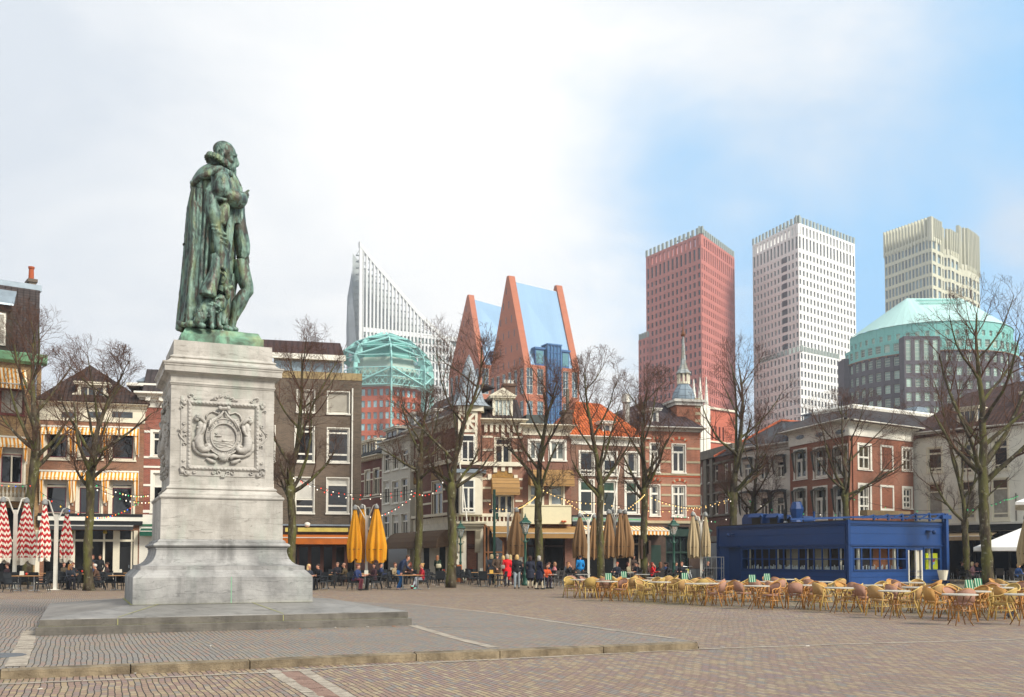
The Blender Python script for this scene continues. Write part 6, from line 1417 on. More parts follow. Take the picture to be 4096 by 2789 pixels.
def t_cream():
    Y=560; CT=panelmat('c6c4ac','cream concrete',var=.04); GL=plain('6b8088',.2,var=.4,scale=.08,name='cream tower glass',spec=.6)
    zt=zat(956,Y)
    P=[pos(3551,Y+30),pos(3716,Y),pos(3742,Y-3),pos(3782,Y+6),pos(3790,Y+9),pos(3818,Y+10),pos(3852,Y+19),pos(3860,Y+22),pos(3888,Y+24),pos(3921,Y+34),pos(3933,Y+40)]
    t=Tower('cream_tower','cream concrete residential tower with stepped facets and tall roof fins behind the teal dome',(P[1][0],P[1][1],0))
    m=MB(); cols=[12,1,2,1,1,2,2,1,2,2,1]; step=zt/26
    for i in range(len(P)-1):
        f=Frame(P[i],P[i+1]); n=[12,2,2,1,2,2,1,2,2,1][i]; h=zt if i<3 else zt-4 if i<6 else zt-9
        t.face(f,0,f.len,0,0,n,0,CT,.72 if i==0 else .6,.72,.7,mb=m,rowz=[(step*j,step*(j+1)) for j in range(int(h/step))])
        r=27
    m.poly([t.L(Vector((x,y,zt-9))) for x,y in P]+[t.L(Vector((P[-1][0]*1.04-4,P[-1][1]*1.04,zt-9))),t.L(Vector((P[0][0]*1.04+4,P[0][1]*1.04,zt-9)))])
    for i in range(len(P)-1):
        f=Frame(P[i],P[i+1]); h=zt if i<3 else zt-4 if i<6 else zt-9; a=step*int(h/step); b_=h+1
        m.poly([t.L(f.o+Vector((0,0,a))),t.L(f.o+f.d*f.len+Vector((0,0,a))),t.L(f.o+f.d*f.len+Vector((0,0,b_))),t.L(f.o+Vector((0,0,b_)))])
    m.build('wall',CT,t.r)
    # crown of tall fins
    m=MB()
    for i in range(len(P)-1):
        f=Frame(P[i],P[i+1]); n=max(2,round(f.len/2.4)); top=(zat(915,Y+25) if i==0 else zat(873,Y) if i<3 else zat(893,Y) if i<6 else zat(915,Y+25))
        base=zt-(0 if i<3 else 4 if i<6 else 9)-2
        for k in range(n+(1)):
            u=f.len*k/n; tt=top if i else zat(930,Y+30)+(zat(873,Y)-zat(930,Y+30))*u/f.len
            p=t.L(f.o+f.d*u+f.n*.5); m.xf=Matrix.Translation(p)@Matrix.Rotation(f.rz,4,'Z'); m.box(-.35,.35,-.9,.9,base,tt); m.xf=None
            if k<n:
                q0=t.L(f.o+f.d*u+f.n*2.2); q1=t.L(f.o+f.d*(u+f.len/n)+f.n*2.2); m.poly([(q0.x,q0.y,base),(q1.x,q1.y,base),(q1.x,q1.y,base+(tt-base)*.5),(q0.x,q0.y,base+(tt-base)*.72)])
    m.build('roof_fins',CT,t.r); t.finish(GL)
t_cream()
TEAL=panelmat('7dbcb4','teal sheet metal',1.4,30,.04,.8); TEALL=panelmat('b2d6d0','pale teal roof',1.4,30,.03,.85); PURP=panelmat('554f54','blue-grey brick',3,.9,.08,.9)
def t_dome():
    Yc=330; cx=xat(3713,Yc,50); R_=27.5; t=Tower('teal_roofed_rotunda','round dark brick office block with turquoise metal roof in front of the cream tower',(cx,Yc,0))
    def yof(py,Y): return zat(py,Y)
    front=Yc-R_
    n=28; ang=[math.pi+math.pi*(i)/n for i in range(n+1)]
    def ring(r,a): return (cx+r*math.cos(a),Yc+r*math.sin(a))
    z1=zat(1100+575*.5058,front); z2=zat(1100+478*.5058,front); z3=zat(1100+350*.5058,front); ztop=zat(1100+160*.5058,Yc-10)
    m=MB(); m2=MB(); m3=MB(); m4=MB()
    wf=MB()
    step=(zat(1100+600*.5058,front)-zat(1100+1060*.5058,front))/4.15
    rows=[]; z=z1-.6
    while z-step>-1: rows.append((z-step,z)); z-=step
    for i in range(n):
        f=Frame(ring(R_,ang[i]),ring(R_,ang[i+1])); cc=1 if n>20 else 2
        t.face(f,0,f.len,0,0,1,0,PURP,.62,.62,.5,mb=m,rowz=rows)
        t.face(f,0,f.len,z1-.6,z2,1,1,TEAL,.6,.55,.4,mb=m2)
        f2=Frame(ring(R_-1.6,ang[i]),ring(R_-1.6,ang[i+1])); t.face(f2,0,f2.len,z2,z2+2.9,1,1,TEAL,.42,.6,.4,mb=m2)
        t.face(f2,0,f2.len,z2+2.9,z3,1,1,TEAL,.02,.02,.01,mb=m2)
        W_=lambda ff,u,zz,o=0.: t.L(ff.o+ff.d*u+ff.n*o+Vector((0,0,zz)))
        m2.poly([W_(f,0,z2),W_(f,f.len,z2),W_(f2,f2.len,z2),W_(f2,0,z2)])
        a,b=ang[i],ang[i+1]
        def top(an):
            x=max(-9.,min(9.,(R_-1.6)*math.cos(an)*.9)); y=max(-6,(R_-1.6)*math.sin(an)*.42); return t.L(Vector((cx+x,Yc+y,ztop)))
        m3.poly([W_(f2,0,z3,-.3),W_(f2,f2.len,z3,-.3),top(b),top(a)])
        # corbels beneath the teal storey
        p=W_(f,f.len/2,z1-.8,-.3); m4.xf=Matrix.Translation((p.x,p.y,0))@Matrix.Rotation(f.rz,4,'Z'); m4.box(-.2,.2,-.2,.4,z1-1.3,z1-.62); m4.box(-f.len/2,f.len/2,-.1,.3,z1-.85,z1-.62); m4.xf=None
    m.build('wall',PURP,t.r); m2.build('teal_storeys',TEAL,t.r); m3.build('roof',TEALL,t.r); m4.build('corbel_band',plain('8f6b55',.8,name='corbel brown'),t.r)
    m=MB()
    for k in range(14):
        a=math.pi+math.pi*(k+.5)/14; r1=R_-4.5; p=t.L(Vector((cx+r1*math.cos(a),Yc+r1*math.sin(a),0))); m.xf=Matrix.Translation((p.x,p.y,z3-.2))@Matrix.Rotation(a+math.pi/2,4,'Z'); m.rings([[(.8*math.cos(j*math.pi/6),y,1.6*math.sin(j*math.pi/6)) for j in range(7)] for y in (-1.,2.)]); m.xf=None
    m.build('roof_vent',plain('6fa89b',.6,name='vent teal'),t.r)
    # louvre strips on the flat front slope
    W0=lambda px,py,Y: t.L(Vector((xat(px,Y,zat(py,Y)),Y,zat(py,Y))))
    m=MB(); lo=(R_-1.6)
    for r0,r1 in ((.70,.78),(.84,.92)):
        for k in range(24):
            u=-6.8+13*k/23; Y0=Yc-lo+ (lo-6)*r0*1.0; 
            def P(uu,r): y=-(lo*.98)+(lo*.98-6)*r; zz=z3+(ztop-z3)*r; return t.L(Vector((cx+uu,Yc+y-.25,zz+.25)))
            m.poly([P(u,r0),P(u+.3,r0),P(u+.3,r1),P(u,r1)])
    m.build('louvre_strip',plain('58a896',.6,name='louvre teal'),t.r)
    # projecting dark bay with tall stair windows
    f=Frame((cx-8.5+.0,front-1.2),(cx+5.6,front-1.2)); zt=zat(1100+490*.5058,front); m=MB()
    a0=f.uz(*q('K',430,700))[0]; a1=f.uz(*q('K',716,700))[0]
    za=zat(1100+690*.5058,front); zb=zat(1100+515*.5058,front)
    t.face(f,a0,a1,0,0,4,0,PURP,.62,.9,.4,mb=m,rowz=[(za,zb+.4)]); t.face(f,a0,a1,0,0,4,0,PURP,.62,.62,.4,mb=m,rowz=[(za-step*(j+1),za-step*j) for j in range(int(za/step))])
    W_=lambda u,o,zz: t.L(f.o+f.d*u+f.n*o+Vector((0,0,zz)))
    m.poly([W_(a0,0,zb+.4),W_(a1,0,zb+.4),W_(a1,0,zt),W_(a0,0,zt)]); m.poly([W_(a0,0,zt),W_(a1,0,zt),W_(a1,4,zt),W_(a0,4,zt)]); m.poly([W_(a0,0,0),W_(a0,0,zt),W_(a0,4,zt),W_(a0,4,0)]); m.poly([W_(a1,0,0),W_(a1,4,0),W_(a1,4,zt),W_(a1,0,zt)])
    m.build('stair_bay',PURP,t.r)
    # pale frames on every window
    m=MB()
    for w in t.wins:
        a,b,c,d=w; ux=(b-a); uz=d-a; nn=ux.cross(uz).normalized()*.12
        def quad(p,q_,r,s_): m.poly([p+nn,q_+nn,r+nn,s_+nn])
        fx=ux.normalized()*.14; fz=uz.normalized()*.14
        if ux.length<.4: continue
        quad(a,a+fx,d+fx,d); quad(b-fx,b,c,c-fx); quad(a,b,b+fz,a+fz); quad(d-fz,c-fz,c,d)
        k=max(1,round(uz.length/1.5)); 
        for j in range(1,k+1 if k>1 else 2): p=a+uz*(j/(k+1) if k>1 else .5); quad(p-fz*.4,p-fz*.4+ux,p+fz*.4+ux,p+fz*.4)
    o=m.build('window_frame',plain('cfd2c2',.6,name='pale green frame'),t.r); o['kind']='stuff'
    t.finish(plain('8fa79a',.15,var=.3,scale=.3,name='greenish glass',spec=.7))
    m=MB(); p0=t.L(Vector(ring(R_+.3,math.pi)+(0,))); m.box(p0.x-1.2,p0.x+3,p0.y-3,p0.y+3,0,z1+1.5); m.build('end_pier',PURP,t.r); m=MB(); p1=t.L(Vector(ring(R_,0)+(0,))); m.box(p1.x-1.5,p1.x+1.2,p1.y-3,p1.y+6,0,z2-1); m.build('end_pier',PURP,t.r)
t_dome()
def t_small():
    f=Frame(pos(2806,205),pos(2936,212)); t=Tower('salmon_hall','low salmon-red hall with cream cornice and slim windows under the red tower',(f.o.x,f.o.y,0),f.rz)
    SM=panelmat('b5654f','salmon cladding',2.5,1.2,.05,.85); z=f.uz(*q('G',1640,372))[1]; za=f.uz(*q('G',1600,690))[1]; zb=f.uz(*q('G',1600,540))[1]; m=MB(); u0=f.uz(*q('G',1520,600))[0]; u1=f.uz(*q('G',1715,600))[0]
    t.face(f,0,f.len,0,0,1,0,SM,.001,.001,.01,mb=m,rowz=[(0,za),(zb,z)]); t.face(f,u0,u1,0,0,5,0,SM,.42,.98,.4,mb=m,rowz=[(za,zb)])
    W_=lambda u,o,zz: t.L(f.o+f.d*u+f.n*o+Vector((0,0,zz)))
    m.poly([W_(0,0,za),W_(u0,0,za),W_(u0,0,zb),W_(0,0,zb)]); m.poly([W_(u1,0,za),W_(f.len,0,za),W_(f.len,0,zb),W_(u1,0,zb)]); m.poly([W_(0,0,z),W_(f.len,0,z),W_(f.len,12,z),W_(0,12,z)]); m.poly([W_(f.len,0,0),W_(f.len,12,0),W_(f.len,12,z),W_(f.len,0,z)]); m.build('wall',SM,t.r)
    m=MB(); m.box(-.2,f.len+.2,-.4,.5,z-.02,z+.4); zz=f.uz(*q('G',1650,705))[1]; m.box(u0-1,f.len+.1,-.3,.02,zz-.3,zz); m.build('cornice',CREAM,t.r)
    wl=MB(); a=f.uz(*q('G',1445,600))[0]; b=f.uz(*q('G',1512,600))[0]; wl.box(a,b,-1.2,-.45,0,z+.3); wl.build('white_pylon',WHITE,t.r)
    for x,y0,y1 in ((1345,50,260),(1412,30,270),(1478,25,360)):
        m=MB(); k=f.uz(*q('G',x,y1)); k2=f.uz(*q('G',x,y0)); m.tube([(k[0],-1,0),(k[0],-1,k[1]),(k[0],-1,k2[1])],[.55,.5,.06],8); m.build('white_spire',WHITE,t.r)
    t.finish(TG)
t_small()
def t_gables():
    OB=panelmat('b06c50','terracotta brick',2.2,.9,.05,.9); OBL=panelmat('c98060','orange brick coping',2.2,.9,.04,.9); BLU=panelmat('7896b0','blue zinc roof',.8,60,.03,.82); BLU.node_tree.nodes['Principled BSDF'].inputs['Roughness'].default_value=.45; BLU.node_tree.nodes['Principled BSDF'].inputs['Metallic'].default_value=.12; BST=plain('2d5f93',.5,name='blue steel'); 
    def one(name,label,C,L_,R_,apexL,baseL,baseC,gapexR,gbaseR,rooflow,wins):
        c=pos(*C,z=40); l=pos(*L_,z=40); r=pos(*R_,z=40); t=Tower(name,label,(c[0],c[1],0)); fl=Frame(l,c); fr=Frame(c,r)
        zb=fl.uz(*q('N',*baseC))[1]; th=2.2
        apu,apz=fl.uz(*q('N',*apexL)); W_=lambda f,u,o,zz: t.L(f.o+f.d*u+f.n*o+Vector((0,0,zz)))
        g=MB(); tri=[(0,zb-.3),(fl.len,zb),(apu+.6,apz),(apu-.6,apz)]
        def gable(ff,shift,mat,apx,apzz,nm):
            m=MB(); base=shift
            A=[t.L(fl.o+fl.d*u+Vector((0,0,z))+fr.d*base) for u,z in ((0,zb-.3),(fl.len,zb),(apx+.6,apzz),(apx-.6,apzz))]; v=fr.d*th; v=Vector((v.x,v.y,0)); m.prism(A,v); return m.build(nm,mat,t.r)
        gable(fl,0,OB,apu,apz,'gable_wall')
        gz=fr.uz(*q('N',*gapexR),off=fl.len-apu)[1] if False else None
        # far gable: same triangle at the other end of the ridge
        Yr=(fr.o+fr.d*(fr.len-th)).y+ (-fl.d*(fl.len-apu)).y
        apz2=zat(950+gapexR[1]*.5056,Yr); gable(fl,fr.len-th,OB,apu,apz2,'gable_wall')
        # metal roof between
        m=MB(); hr=.93
        def pt(u,z,s_): return t.L(fl.o+fl.d*u+Vector((0,0,z))+fr.d*s_)
        s0,s1=th,fr.len-th; rt=lambda z: zb+(z-zb)*hr
        A=[pt(fl.len-.5,zb,s0),pt(fl.len-.5,zb,s1),pt(apu+.9,rt(apz2)-.5,s1),pt(apu+.9,rt(apz),s0)]; m.prism(A,(0,0,.25)); Bk=[pt(.5,zb,s0),pt(.5,zb,s1),pt(apu-.9,rt(apz2)-.5,s1),pt(apu-.9,rt(apz),s0)]; m.prism(Bk,(0,0,.25)); m.build('metal_roof',BLU,t.r)
        # body
        m=MB(); st=zb/6.; nl,nr=6,2
        rows=[(st*j,st*(j+1)) for j in range(6)]
        t.face(fl,0,fl.len,0,0,nl,0,OB,.62,.8,.4,mb=m,rowz=rows)
        x=fr.len
        t.face(fr,0,x*.38,0,0,nr,0,OB,.6,.8,.4,mb=m,rowz=rows); t.face(fr,x*.66,x,0,0,2,0,OB,.62,.8,.4,mb=m,rowz=rows)
        m.poly([W_(fr,x,0,0),W_(fr,x,fl.len,0),W_(fr,x,fl.len,zb),W_(fr,x,0,zb)]); m.build('wall',OB,t.r)
        fm=MB()
        for w in t.wins:
            a,b,c_,d=w; ux=(b-a); uz=d-a; nn=ux.cross(uz).normalized()*.2; fx=ux.normalized()*.16; fz=uz.normalized()*.16
            def quad(p,q_,r2,s_): fm.poly([p+nn,q_+nn,r2+nn,s_+nn])
            quad(a-fx,a+fx,d+fx,d-fx); quad(b-fx,b+fx,c_+fx,c_-fx); quad(a,b,b+fz,a+fz); quad(d-fz,c_-fz,c_,d)
            for tt in (.33,.66): p=a+uz*tt; quad(p-fz*.3,p-fz*.3+ux,p+fz*.3+ux,p+fz*.3)
            p=a+ux*.5; quad(p-fx*.3,p+fx*.3,p+fx*.3+uz,p-fx*.3+uz)
        o=fm.build('window_frame',WHITE,t.r); o['kind']='stuff'
        t.finish(plain('5f7a86',.15,var=.4,scale=.4,name='bluish pane',spec=.7))
        # blue stair tower through the eaves
        bm=MB(); u0,u1=x*.40,x*.64; zt=zb+ (apz-zb)*.22
        W=lambda u,o,zz: W_(fr,u,o,zz)
        def bx(a,b,o0,o1,z0,z1,mm): mm.hexa([W(a,o0,z0),W(b,o0,z0),W(b,o1,z0),W(a,o1,z0),W(a,o0,z1),W(b,o0,z1),W(b,o1,z1),W(a,o1,z1)])
        g=MB(); bx(u0+.1,u1-.1,-.5,6,0,zt-.1,g); g.build('glazed_stair',plain('3d6c95',.15,var=.3,scale=.2,name='blue glass',spec=.7),t.r)
        nb=int(zt/2.1)
        for k in range(nb+1): bx(u0,u1,-.75,-.45,zt-2.1*k-.25,zt-2.1*k,bm)
        for k in range(5): uu=u0+(u1-u0)*k/4; bx(uu-.15,uu+.15,-.8,-.5,0,zt,bm)
        bx(u0-.3,u1+.3,-1,6,zt,zt+.4,bm); bm.build('steel_frame',BST,t.r)
        for (a,b) in ((x*.2,x*.36),(x*.68,x*.82)):
            d=MB(); bx(a,b,.3,5,zb,zb+(apz-zb)*.17,d); bx(a-.3,b+.3,-.1,5,zb+(apz-zb)*.17,zb+(apz-zb)*.19,d); dd=d.build('roof_dormer',BST,t.r); d=MB(); bx(a+.3,b-.3,.2,.29,zb+.6,zb+(apz-zb)*.155,d); d.build('dormer_glass',plain('5b8a92',.15,name='teal glass',spec=.7),dd)
        # slot windows in the gable, in a diagonal grid
        for (gx,gy) in wins:
            k=fl.uz(*q('N',gx,gy)); m=MB(); A=[t.L(fl.o+fl.d*(k[0]+dx)+Vector((0,0,k[1]+dz))-fl.n*.04) for dx,dz in ((-.22,-1.1),(.22,-1.1),(.22,1.1),(-.22,1.1))]; m.poly(A); m.build('slot_window',TG,t.r)
        m=MB(); m.tube([pt(apu+.6,rt(apz)+.2,s0),pt(apu+.6,rt(apz2)-.3,s1)],.25,5); m.build('ridge_rail',GREYW,t.r)
    W1=[(1335,425),(1313,550),(1356,533),(1292,678),(1334,660),(1377,643),(1271,805),(1313,788),(1356,770),(1399,755),(1250,928),(1291,912),(1333,897),(1377,882),(1421,865),(1231,1050),(1271,1037),(1313,1023),(1356,1010),(1400,995),(1443,980)]
    one('gabled_office_tower','orange brick office tower with two pointed gables, the nearer of the pair',(2098,300),(1958,320),(2318,309),(1346,305),None,(1480,1000),(1750,380),None,0,W1)
    W2=[(1018,565),(1000,682),(1037,668),(981,800),(1019,785),(1056,770),(963,910),(1000,895),(945,1030),(982,1020)]
    one('gabled_office_tower','orange brick office tower with pointed gable and blue roof, partly hidden behind its nearer twin',(1918,350),(1795,372),(2160,362),(1031,455),None,(1130,1000),(1600,560),None,0,W2)
t_gables()
def t_slant():
    Y=620; f=Frame(pos(1434,Y,z=120),pos(1862,Y+33,z=60)); WT=panelmat('d8dad8','white fins',3,3.6,.03,.85); t=Tower('slanted_white_tower','white ribbed tower with steeply slanting top, its peak dissolving in low cloud',(f.o.x,f.o.y,0),f.rz)
    W_=lambda u,o,zz: Vector((u,o,zz))
    apz=f.uz(*q('N',168,40))[1]; ez=f.uz(*q('N',900,830)); 
    def ztop(u):
        pts=[(0,apz)]+[f.uz(*q('N',x,y)) for x,y in ((215,95),(330,235),(440,360),(560,500),(650,605),(740,690),(830,775),(900,850),(1000,985))]
        for i in range(len(pts)-1):
            a,b=pts[i],pts[i+1]
            if a[0]<=u<=b[0]: return a[1]+(b[1]-a[1])*(u-a[0])/(b[0]-a[0])
        return pts[-1][1]
    zs=f.uz(*q('N',205,735))[1]
    n=30; m=MB(); g=MB(); x=f.len
    du=x/n
    for i in range(n+1):
        u=du*i; z=ztop(u); w=.55 if i else 2.8
        m.hexa([W_(u-(0 if i==0 else w),-.9,0),W_(u+w,-.9,0),W_(u+w,.6,0),W_(u-(0 if i==0 else w),.6,0),W_(u-(0 if i==0 else w),-.9,ztop(max(0,u-w))),W_(u+w,-.9,ztop(min(x,u+w))),W_(u+w,.6,ztop(min(x,u+w))),W_(u-(0 if i==0 else w),.6,ztop(max(0,u-w)))])
        if i<n:   # sloping rim
            u2=u+du; a,b=ztop(u),ztop(u2); m.hexa([W_(u,-1.1,a-2.6),W_(u2,-1.1,b-2.6),W_(u2,2,b-2.6),W_(u,2,a-2.6),W_(u,-1.1,a+.6),W_(u2,-1.1,b+.6),W_(u2,2,b+.6),W_(u,2,a+.6)])
    m.build('rib',WT,t.r).__setitem__('kind','stuff')
    m=MB(); st=zs/27.
    for j in range(28): m.box(0,x,-.5,.3,st*j-.7,st*j+.7)
    m.box(0,x,-.7,.3,zs-1,zs+2.); m.build('floor_band',WT,t.r)['kind']='stuff'
    GT=NT('tower glazing'); o=GT.tc.outputs['Object']; w=GT.n('ShaderNodeTexVoronoi'); GT.L.new(GT.map(o,sc=(1/3.5,.01,1/st)),w.inputs['Vector']); w.inputs['Scale'].default_value=1.; colr=GT.ramp(w.outputs['Color'],[(.3,'5a6a68'),(.45,'8fb0a4'),(.6,'7d908c'),(.75,'c2d4cb')],'CONSTANT'); GTm=GT.fin(colr,.3,0,.5)
    m=MB(); m.poly([(0,.4,0),(x,.4,0),(x,.4,zs),(0,.4,zs)]); m.build('glazing',GTm,t.r)
    # lattice behind the open upper fins
    m=MB(); i=0
    zz=zs+4
    while zz<apz-6:
        ue=0
        while ue<x and ztop(ue)>zz+3: ue+=1.
        m.box(0,ue,6,6.8,zz,zz+.7); m.tube([(0,7,zz),(min(ue,14),7,zz+7)],.3,4); i+=1; zz+=4.1
    m.build('lattice',plain('8c9290',.6,name='lattice grey'),t.r); 
    m=MB(); q_=[(0,14,0)]; pts=[(u,14,ztop(u)*.985) for u in [x*k/30 for k in range(31)]]; m.poly([(0,14,0),(x,14,0)]+pts[::-1]); m.build('rear_wall',plain('a4aaa8',.6,name='shaded glazing'),t.r)
    # dark recess of the left flank
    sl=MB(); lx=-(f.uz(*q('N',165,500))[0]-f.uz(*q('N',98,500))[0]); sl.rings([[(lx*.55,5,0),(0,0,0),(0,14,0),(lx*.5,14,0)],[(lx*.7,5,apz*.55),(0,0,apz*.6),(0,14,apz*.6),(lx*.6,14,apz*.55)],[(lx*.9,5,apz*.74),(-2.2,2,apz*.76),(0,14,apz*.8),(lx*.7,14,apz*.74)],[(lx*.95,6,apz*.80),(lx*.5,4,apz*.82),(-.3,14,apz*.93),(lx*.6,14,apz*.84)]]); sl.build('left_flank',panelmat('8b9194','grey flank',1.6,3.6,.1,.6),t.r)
t_slant()
def t_globe():
    # hexagonal-ish orange block crowned by a teal ribbed globe
    Yc=430; cxp=1540; cx=xat(cxp,Yc,60); t=Tower('globe_crowned_block','orange-red office block crowned by a turquoise ribbed globe of fins and glass',(cx,Yc,0),math.radians(-8))
    T_=lambda py,dy=-14: zat(py,Yc+dy)
    OR_=panelmat('bd6244','orange red cladding',2.4,3.6,.03,.85); TL=panelmat('98cdc6','turquoise steel',1.2,1.2,.03,.7); PG=plain('aebfb0',.25,var=.2,scale=.1,name='pale green glass',spec=.6)
    zo=T_(1250+945*.3161); z1=T_(1250+720*.3161); z2=T_(1250+560*.3161); z3=T_(1250+420*.3161); z4=T_(1250+300*.3161); zt=T_(1250+240*.3161,-4)
    R_=17.; n=8; an=[math.radians(-90-22.5)+2*math.pi*k/n for k in range(n)]
    def P(r,a,z): return Vector((r*math.cos(a),r*math.sin(a),z))
    m=MB(); WG=MB(); step=zo/15
    for k in range(n):
        a,b=an[k],an[(k+1)%n]; p0=Matrix.Translation(t.loc)@Matrix.Rotation(t.rz,4,'Z')@P(R_,a,0); p1=Matrix.Translation(t.loc)@Matrix.Rotation(t.rz,4,'Z')@P(R_,b,0)
        if k in (7,0,1,2): t.face(Frame((p0.x,p0.y),(p1.x,p1.y)),0,(p1-p0).length,0,zo,5,15,OR_,.6,.58,.4,mb=m)
        else: m.poly([P(R_,a,0),P(R_,b,0),P(R_,b,zo),P(R_,a,zo)])
    m.poly([P(R_,a,zo) for a in an]); m.build('wall',OR_,t.r)
    m=MB(); pr=[(R_+.8,zo),(R_+1.2,zo+(z1-zo)*.5),(R_+.6,z1),(R_-1.,z2)]
    m.rings([[P(r*.93,a,z) for a in an] for r,z in pr]); m.build('glass_storeys',PG,t.r)
    m=MB(); m.rings([[P(r*.90,a,z) for a in an] for r,z in ((R_-1,z2),(R_*.86,z3),(R_*.62,z4),(R_*.2,zt-1))]); m.build('inner_cone',plain('4f9c90',.5,var=.2,name='deep teal'),t.r)
    def RR(z):
        pr=[(zo*.55,R_+3.),(zo,R_+3.4),(z1,R_+3.6),(z2,R_+2.8),(z3,R_+.2),(z4,R_*.72),(zt,R_*.1)]
        for i in range(len(pr)-1):
            if pr[i][0]<=z<=pr[i+1][0]: return pr[i][1]+(pr[i+1][1]-pr[i][1])*(z-pr[i][0])/(pr[i+1][0]-pr[i][0])
        return pr[0][1]
    for k in range(n):
        a=an[k]; m=MB(); levels=[(zo*.55,z1),(z1*.8+z2*.2-6,z2+1.5),(z2-3,z3+2.),(z3-3,z4+2.5),(z4-1,zt)]
        tg=Vector((-math.sin(a),math.cos(a),0))*.28
        for i,(lo,hi) in enumerate(levels):
            s=6; o=[]; inn=[]
            for j in range(s+1):
                z=lo+(hi-lo)*j/s; r=RR(min(max(z,zo*.55),zt)); o.append(P(r+.9-.0*i,a,z)); inn.append(P(r-2.4*(1-j/s)-.25,a,z))
            for j in range(s): m.hexa([o[j]-tg,o[j]+tg,inn[j]+tg,inn[j]-tg,o[j+1]-tg,o[j+1]+tg,inn[j+1]+tg,inn[j+1]-tg])
        m.build('rib_fin',TL,t.r)
    for z,w in ((zo+.3,.8),((zo+z1)/2,.7),(z1,.9),(z2,1.6),(z3,2.2),(z4,1.8),(z4+(zt-z4)*.55,1.2)):
        m=MB(); r=RR(z); m.rings([[P(r,a,z) for a in an],[P(r,a,z+.35) for a in an]],cap=False); 
        for k in range(n):
            a,b=an[k],an[(k+1)%n]; m.poly([P(r,a,z),P(r,b,z),P(r-w-1.5,b,z+.8),P(r-w-1.5,a,z+.8)])
        m.build('ring_shelf',TL,t.r)
    m=MB()
    for k in range(n):
        a,b=an[k],an[(k+1)%n]; mid=(a+b)/2 if abs(b-a)<3 else (a+b)/2+math.pi
        sg=1 if k%2 else -1
        for (za,zb_) in ((z1,zo+1) ,(z2+.4,z3),(z3+.3,z4),(z4+.3,z4+(zt-z4)*.55)):
            A,B_=(a,b) if sg>0 else (b,a)
            m.tube([P(RR(za)+.3,B_ if za<zb_ else A,za),P(RR(zb_)+.3,A if za<zb_ else B_,zb_)],.42,5)
        for row in ((zo+.4,(zo+z1)/2),((zo+z1)/2,z1)):
            for j in range(6):
                p0=P(RR(row[0])-.6,a,row[0]).lerp(P(RR(row[0])-.6,b,row[0]),j/6); p1=P(RR(row[1])-.6,a,row[1]).lerp(P(RR(row[1])-.6,b,row[1]),(j+1)/6); m.tube([p0,p1],.16,4)
                p0=P(RR(row[0])-.6,a,row[0]).lerp(P(RR(row[0])-.6,b,row[0]),(j+1)/6); p1=P(RR(row[1])-.6,a,row[1]).lerp(P(RR(row[1])-.6,b,row[1]),j/6); m.tube([p0,p1],.16,4)
    m.build('diagonal_brace',TL,t.r)['kind']='stuff'
    m=MB(); 
    for j in range(6): z=z3+(z4-z3)*.25+j*1.1; r=RR(z)*.80; m.rings([[P(r,a,z) for a in an],[P(r,a,z+.3) for a in an]],cap=False)
    m.build('louvres',TL,t.r)
    t.finish(plain('8fb3b8',.15,var=.35,scale=.2,name='blue pane',spec=.6))
t_globe()
def t_far():
    f=Frame(pos(4062,140),pos(4140,138)); m=MB(); r=empty('building_skeleton',f.o,f.rz,'unfinished concrete frame building at the far right behind the brown roof','building')
    for y in (640,715,795): z=f.uz(*q('K',1345,y))[1]; m.box(0,f.len,0,8,z,z+.5)
    m.build('concrete_floor',plain('b8b0a2',.8,name='raw concrete'),r); m=MB(); zt=f.uz(*q('K',1345,640))[1]
    for u in (.3,1.7,3.2): m.box(u,u+.25,.3,.55,0,zt)
    m.build('red_prop',plain('8b3f35',.7,name='red prop'),r); m=MB(); z2=f.uz(*q('K',1368,460))[1]; m.box(1.6,1.75,.3,.45,zt,z2)
    for i in range(5): m.box(1.6,2.3,.3,.4,zt+.5+i*.9,zt+.6+i*.9)
    m.build('scaffold',BLACK,r)
t_far()
# ================= air =================
def haze():
    m=MB(); m.box(-420,420,-40,760,-1,215); o=m.build('haze',None,uv=False) if False else None
    me=m.mesh('haze',[],False); o=mkobj('haze',me); 
    mat=bpy.data.materials.new('haze air'); mat.use_nodes=True; nt=mat.node_tree; nt.nodes.clear(); out=nt.nodes.new('ShaderNodeOutputMaterial'); v=nt.nodes.new('ShaderNodeVolumePrincipled'); v.inputs['Color'].default_value=(.9,.94,1,1); v.inputs['Density'].default_value=HAZE; v.inputs['Anisotropy'].default_value=.2
    nt.links.new(v.outputs[0],out.inputs[1]); me.materials.append(mat); tag(o,kind='stuff')
HAZE=.0004
haze()
# ================= trees =================
def bark_mat():
    m=NT('mossy bark'); o=m.tc.outputs['Object']; n=m.noise(1.6,6,.65,vec=m.map(o,sc=(3,3,1)))
    col=m.ramp(n,[(.35,'2c251e'),(.5,'463d30'),(.65,'5c5444')]); g=m.noise(1.1,5,.6,vec=m.map(o,loc=(3,1,7),sc=(2,2,.6))); col=m.mix(m.mr(g,.45,.62,0,.75),col,(.115,.115,.03))
    w=m.noise(5,5,.6); col=m.mix(m.mr(w,.6,.68,0,.6),col,'9b9a86'); m.bump(m.noise(11,5,.7,vec=m.map(o,sc=(1.5,1.5,.5))),.9,.04); return m.fin(col,.95,0,.15)
def twig_mat():
    m=NT('twig bark'); sep=m.n('ShaderNodeSeparateXYZ'); m.L.new(m.tc.outputs['Object'],sep.inputs[0]); n=m.noise(2,4,.6)
    col=m.ramp(n,[(.35,'3a2e25'),(.65,'5f4b3c')]); r=m.mr(sep.outputs[2],5.,11.); col=m.mix(m.math('MULTIPLY',r,.5),col,'6b4a3c'); return m.fin(col,.9,0,.15)
BARK=bark_mat(); TWIG=twig_mat()
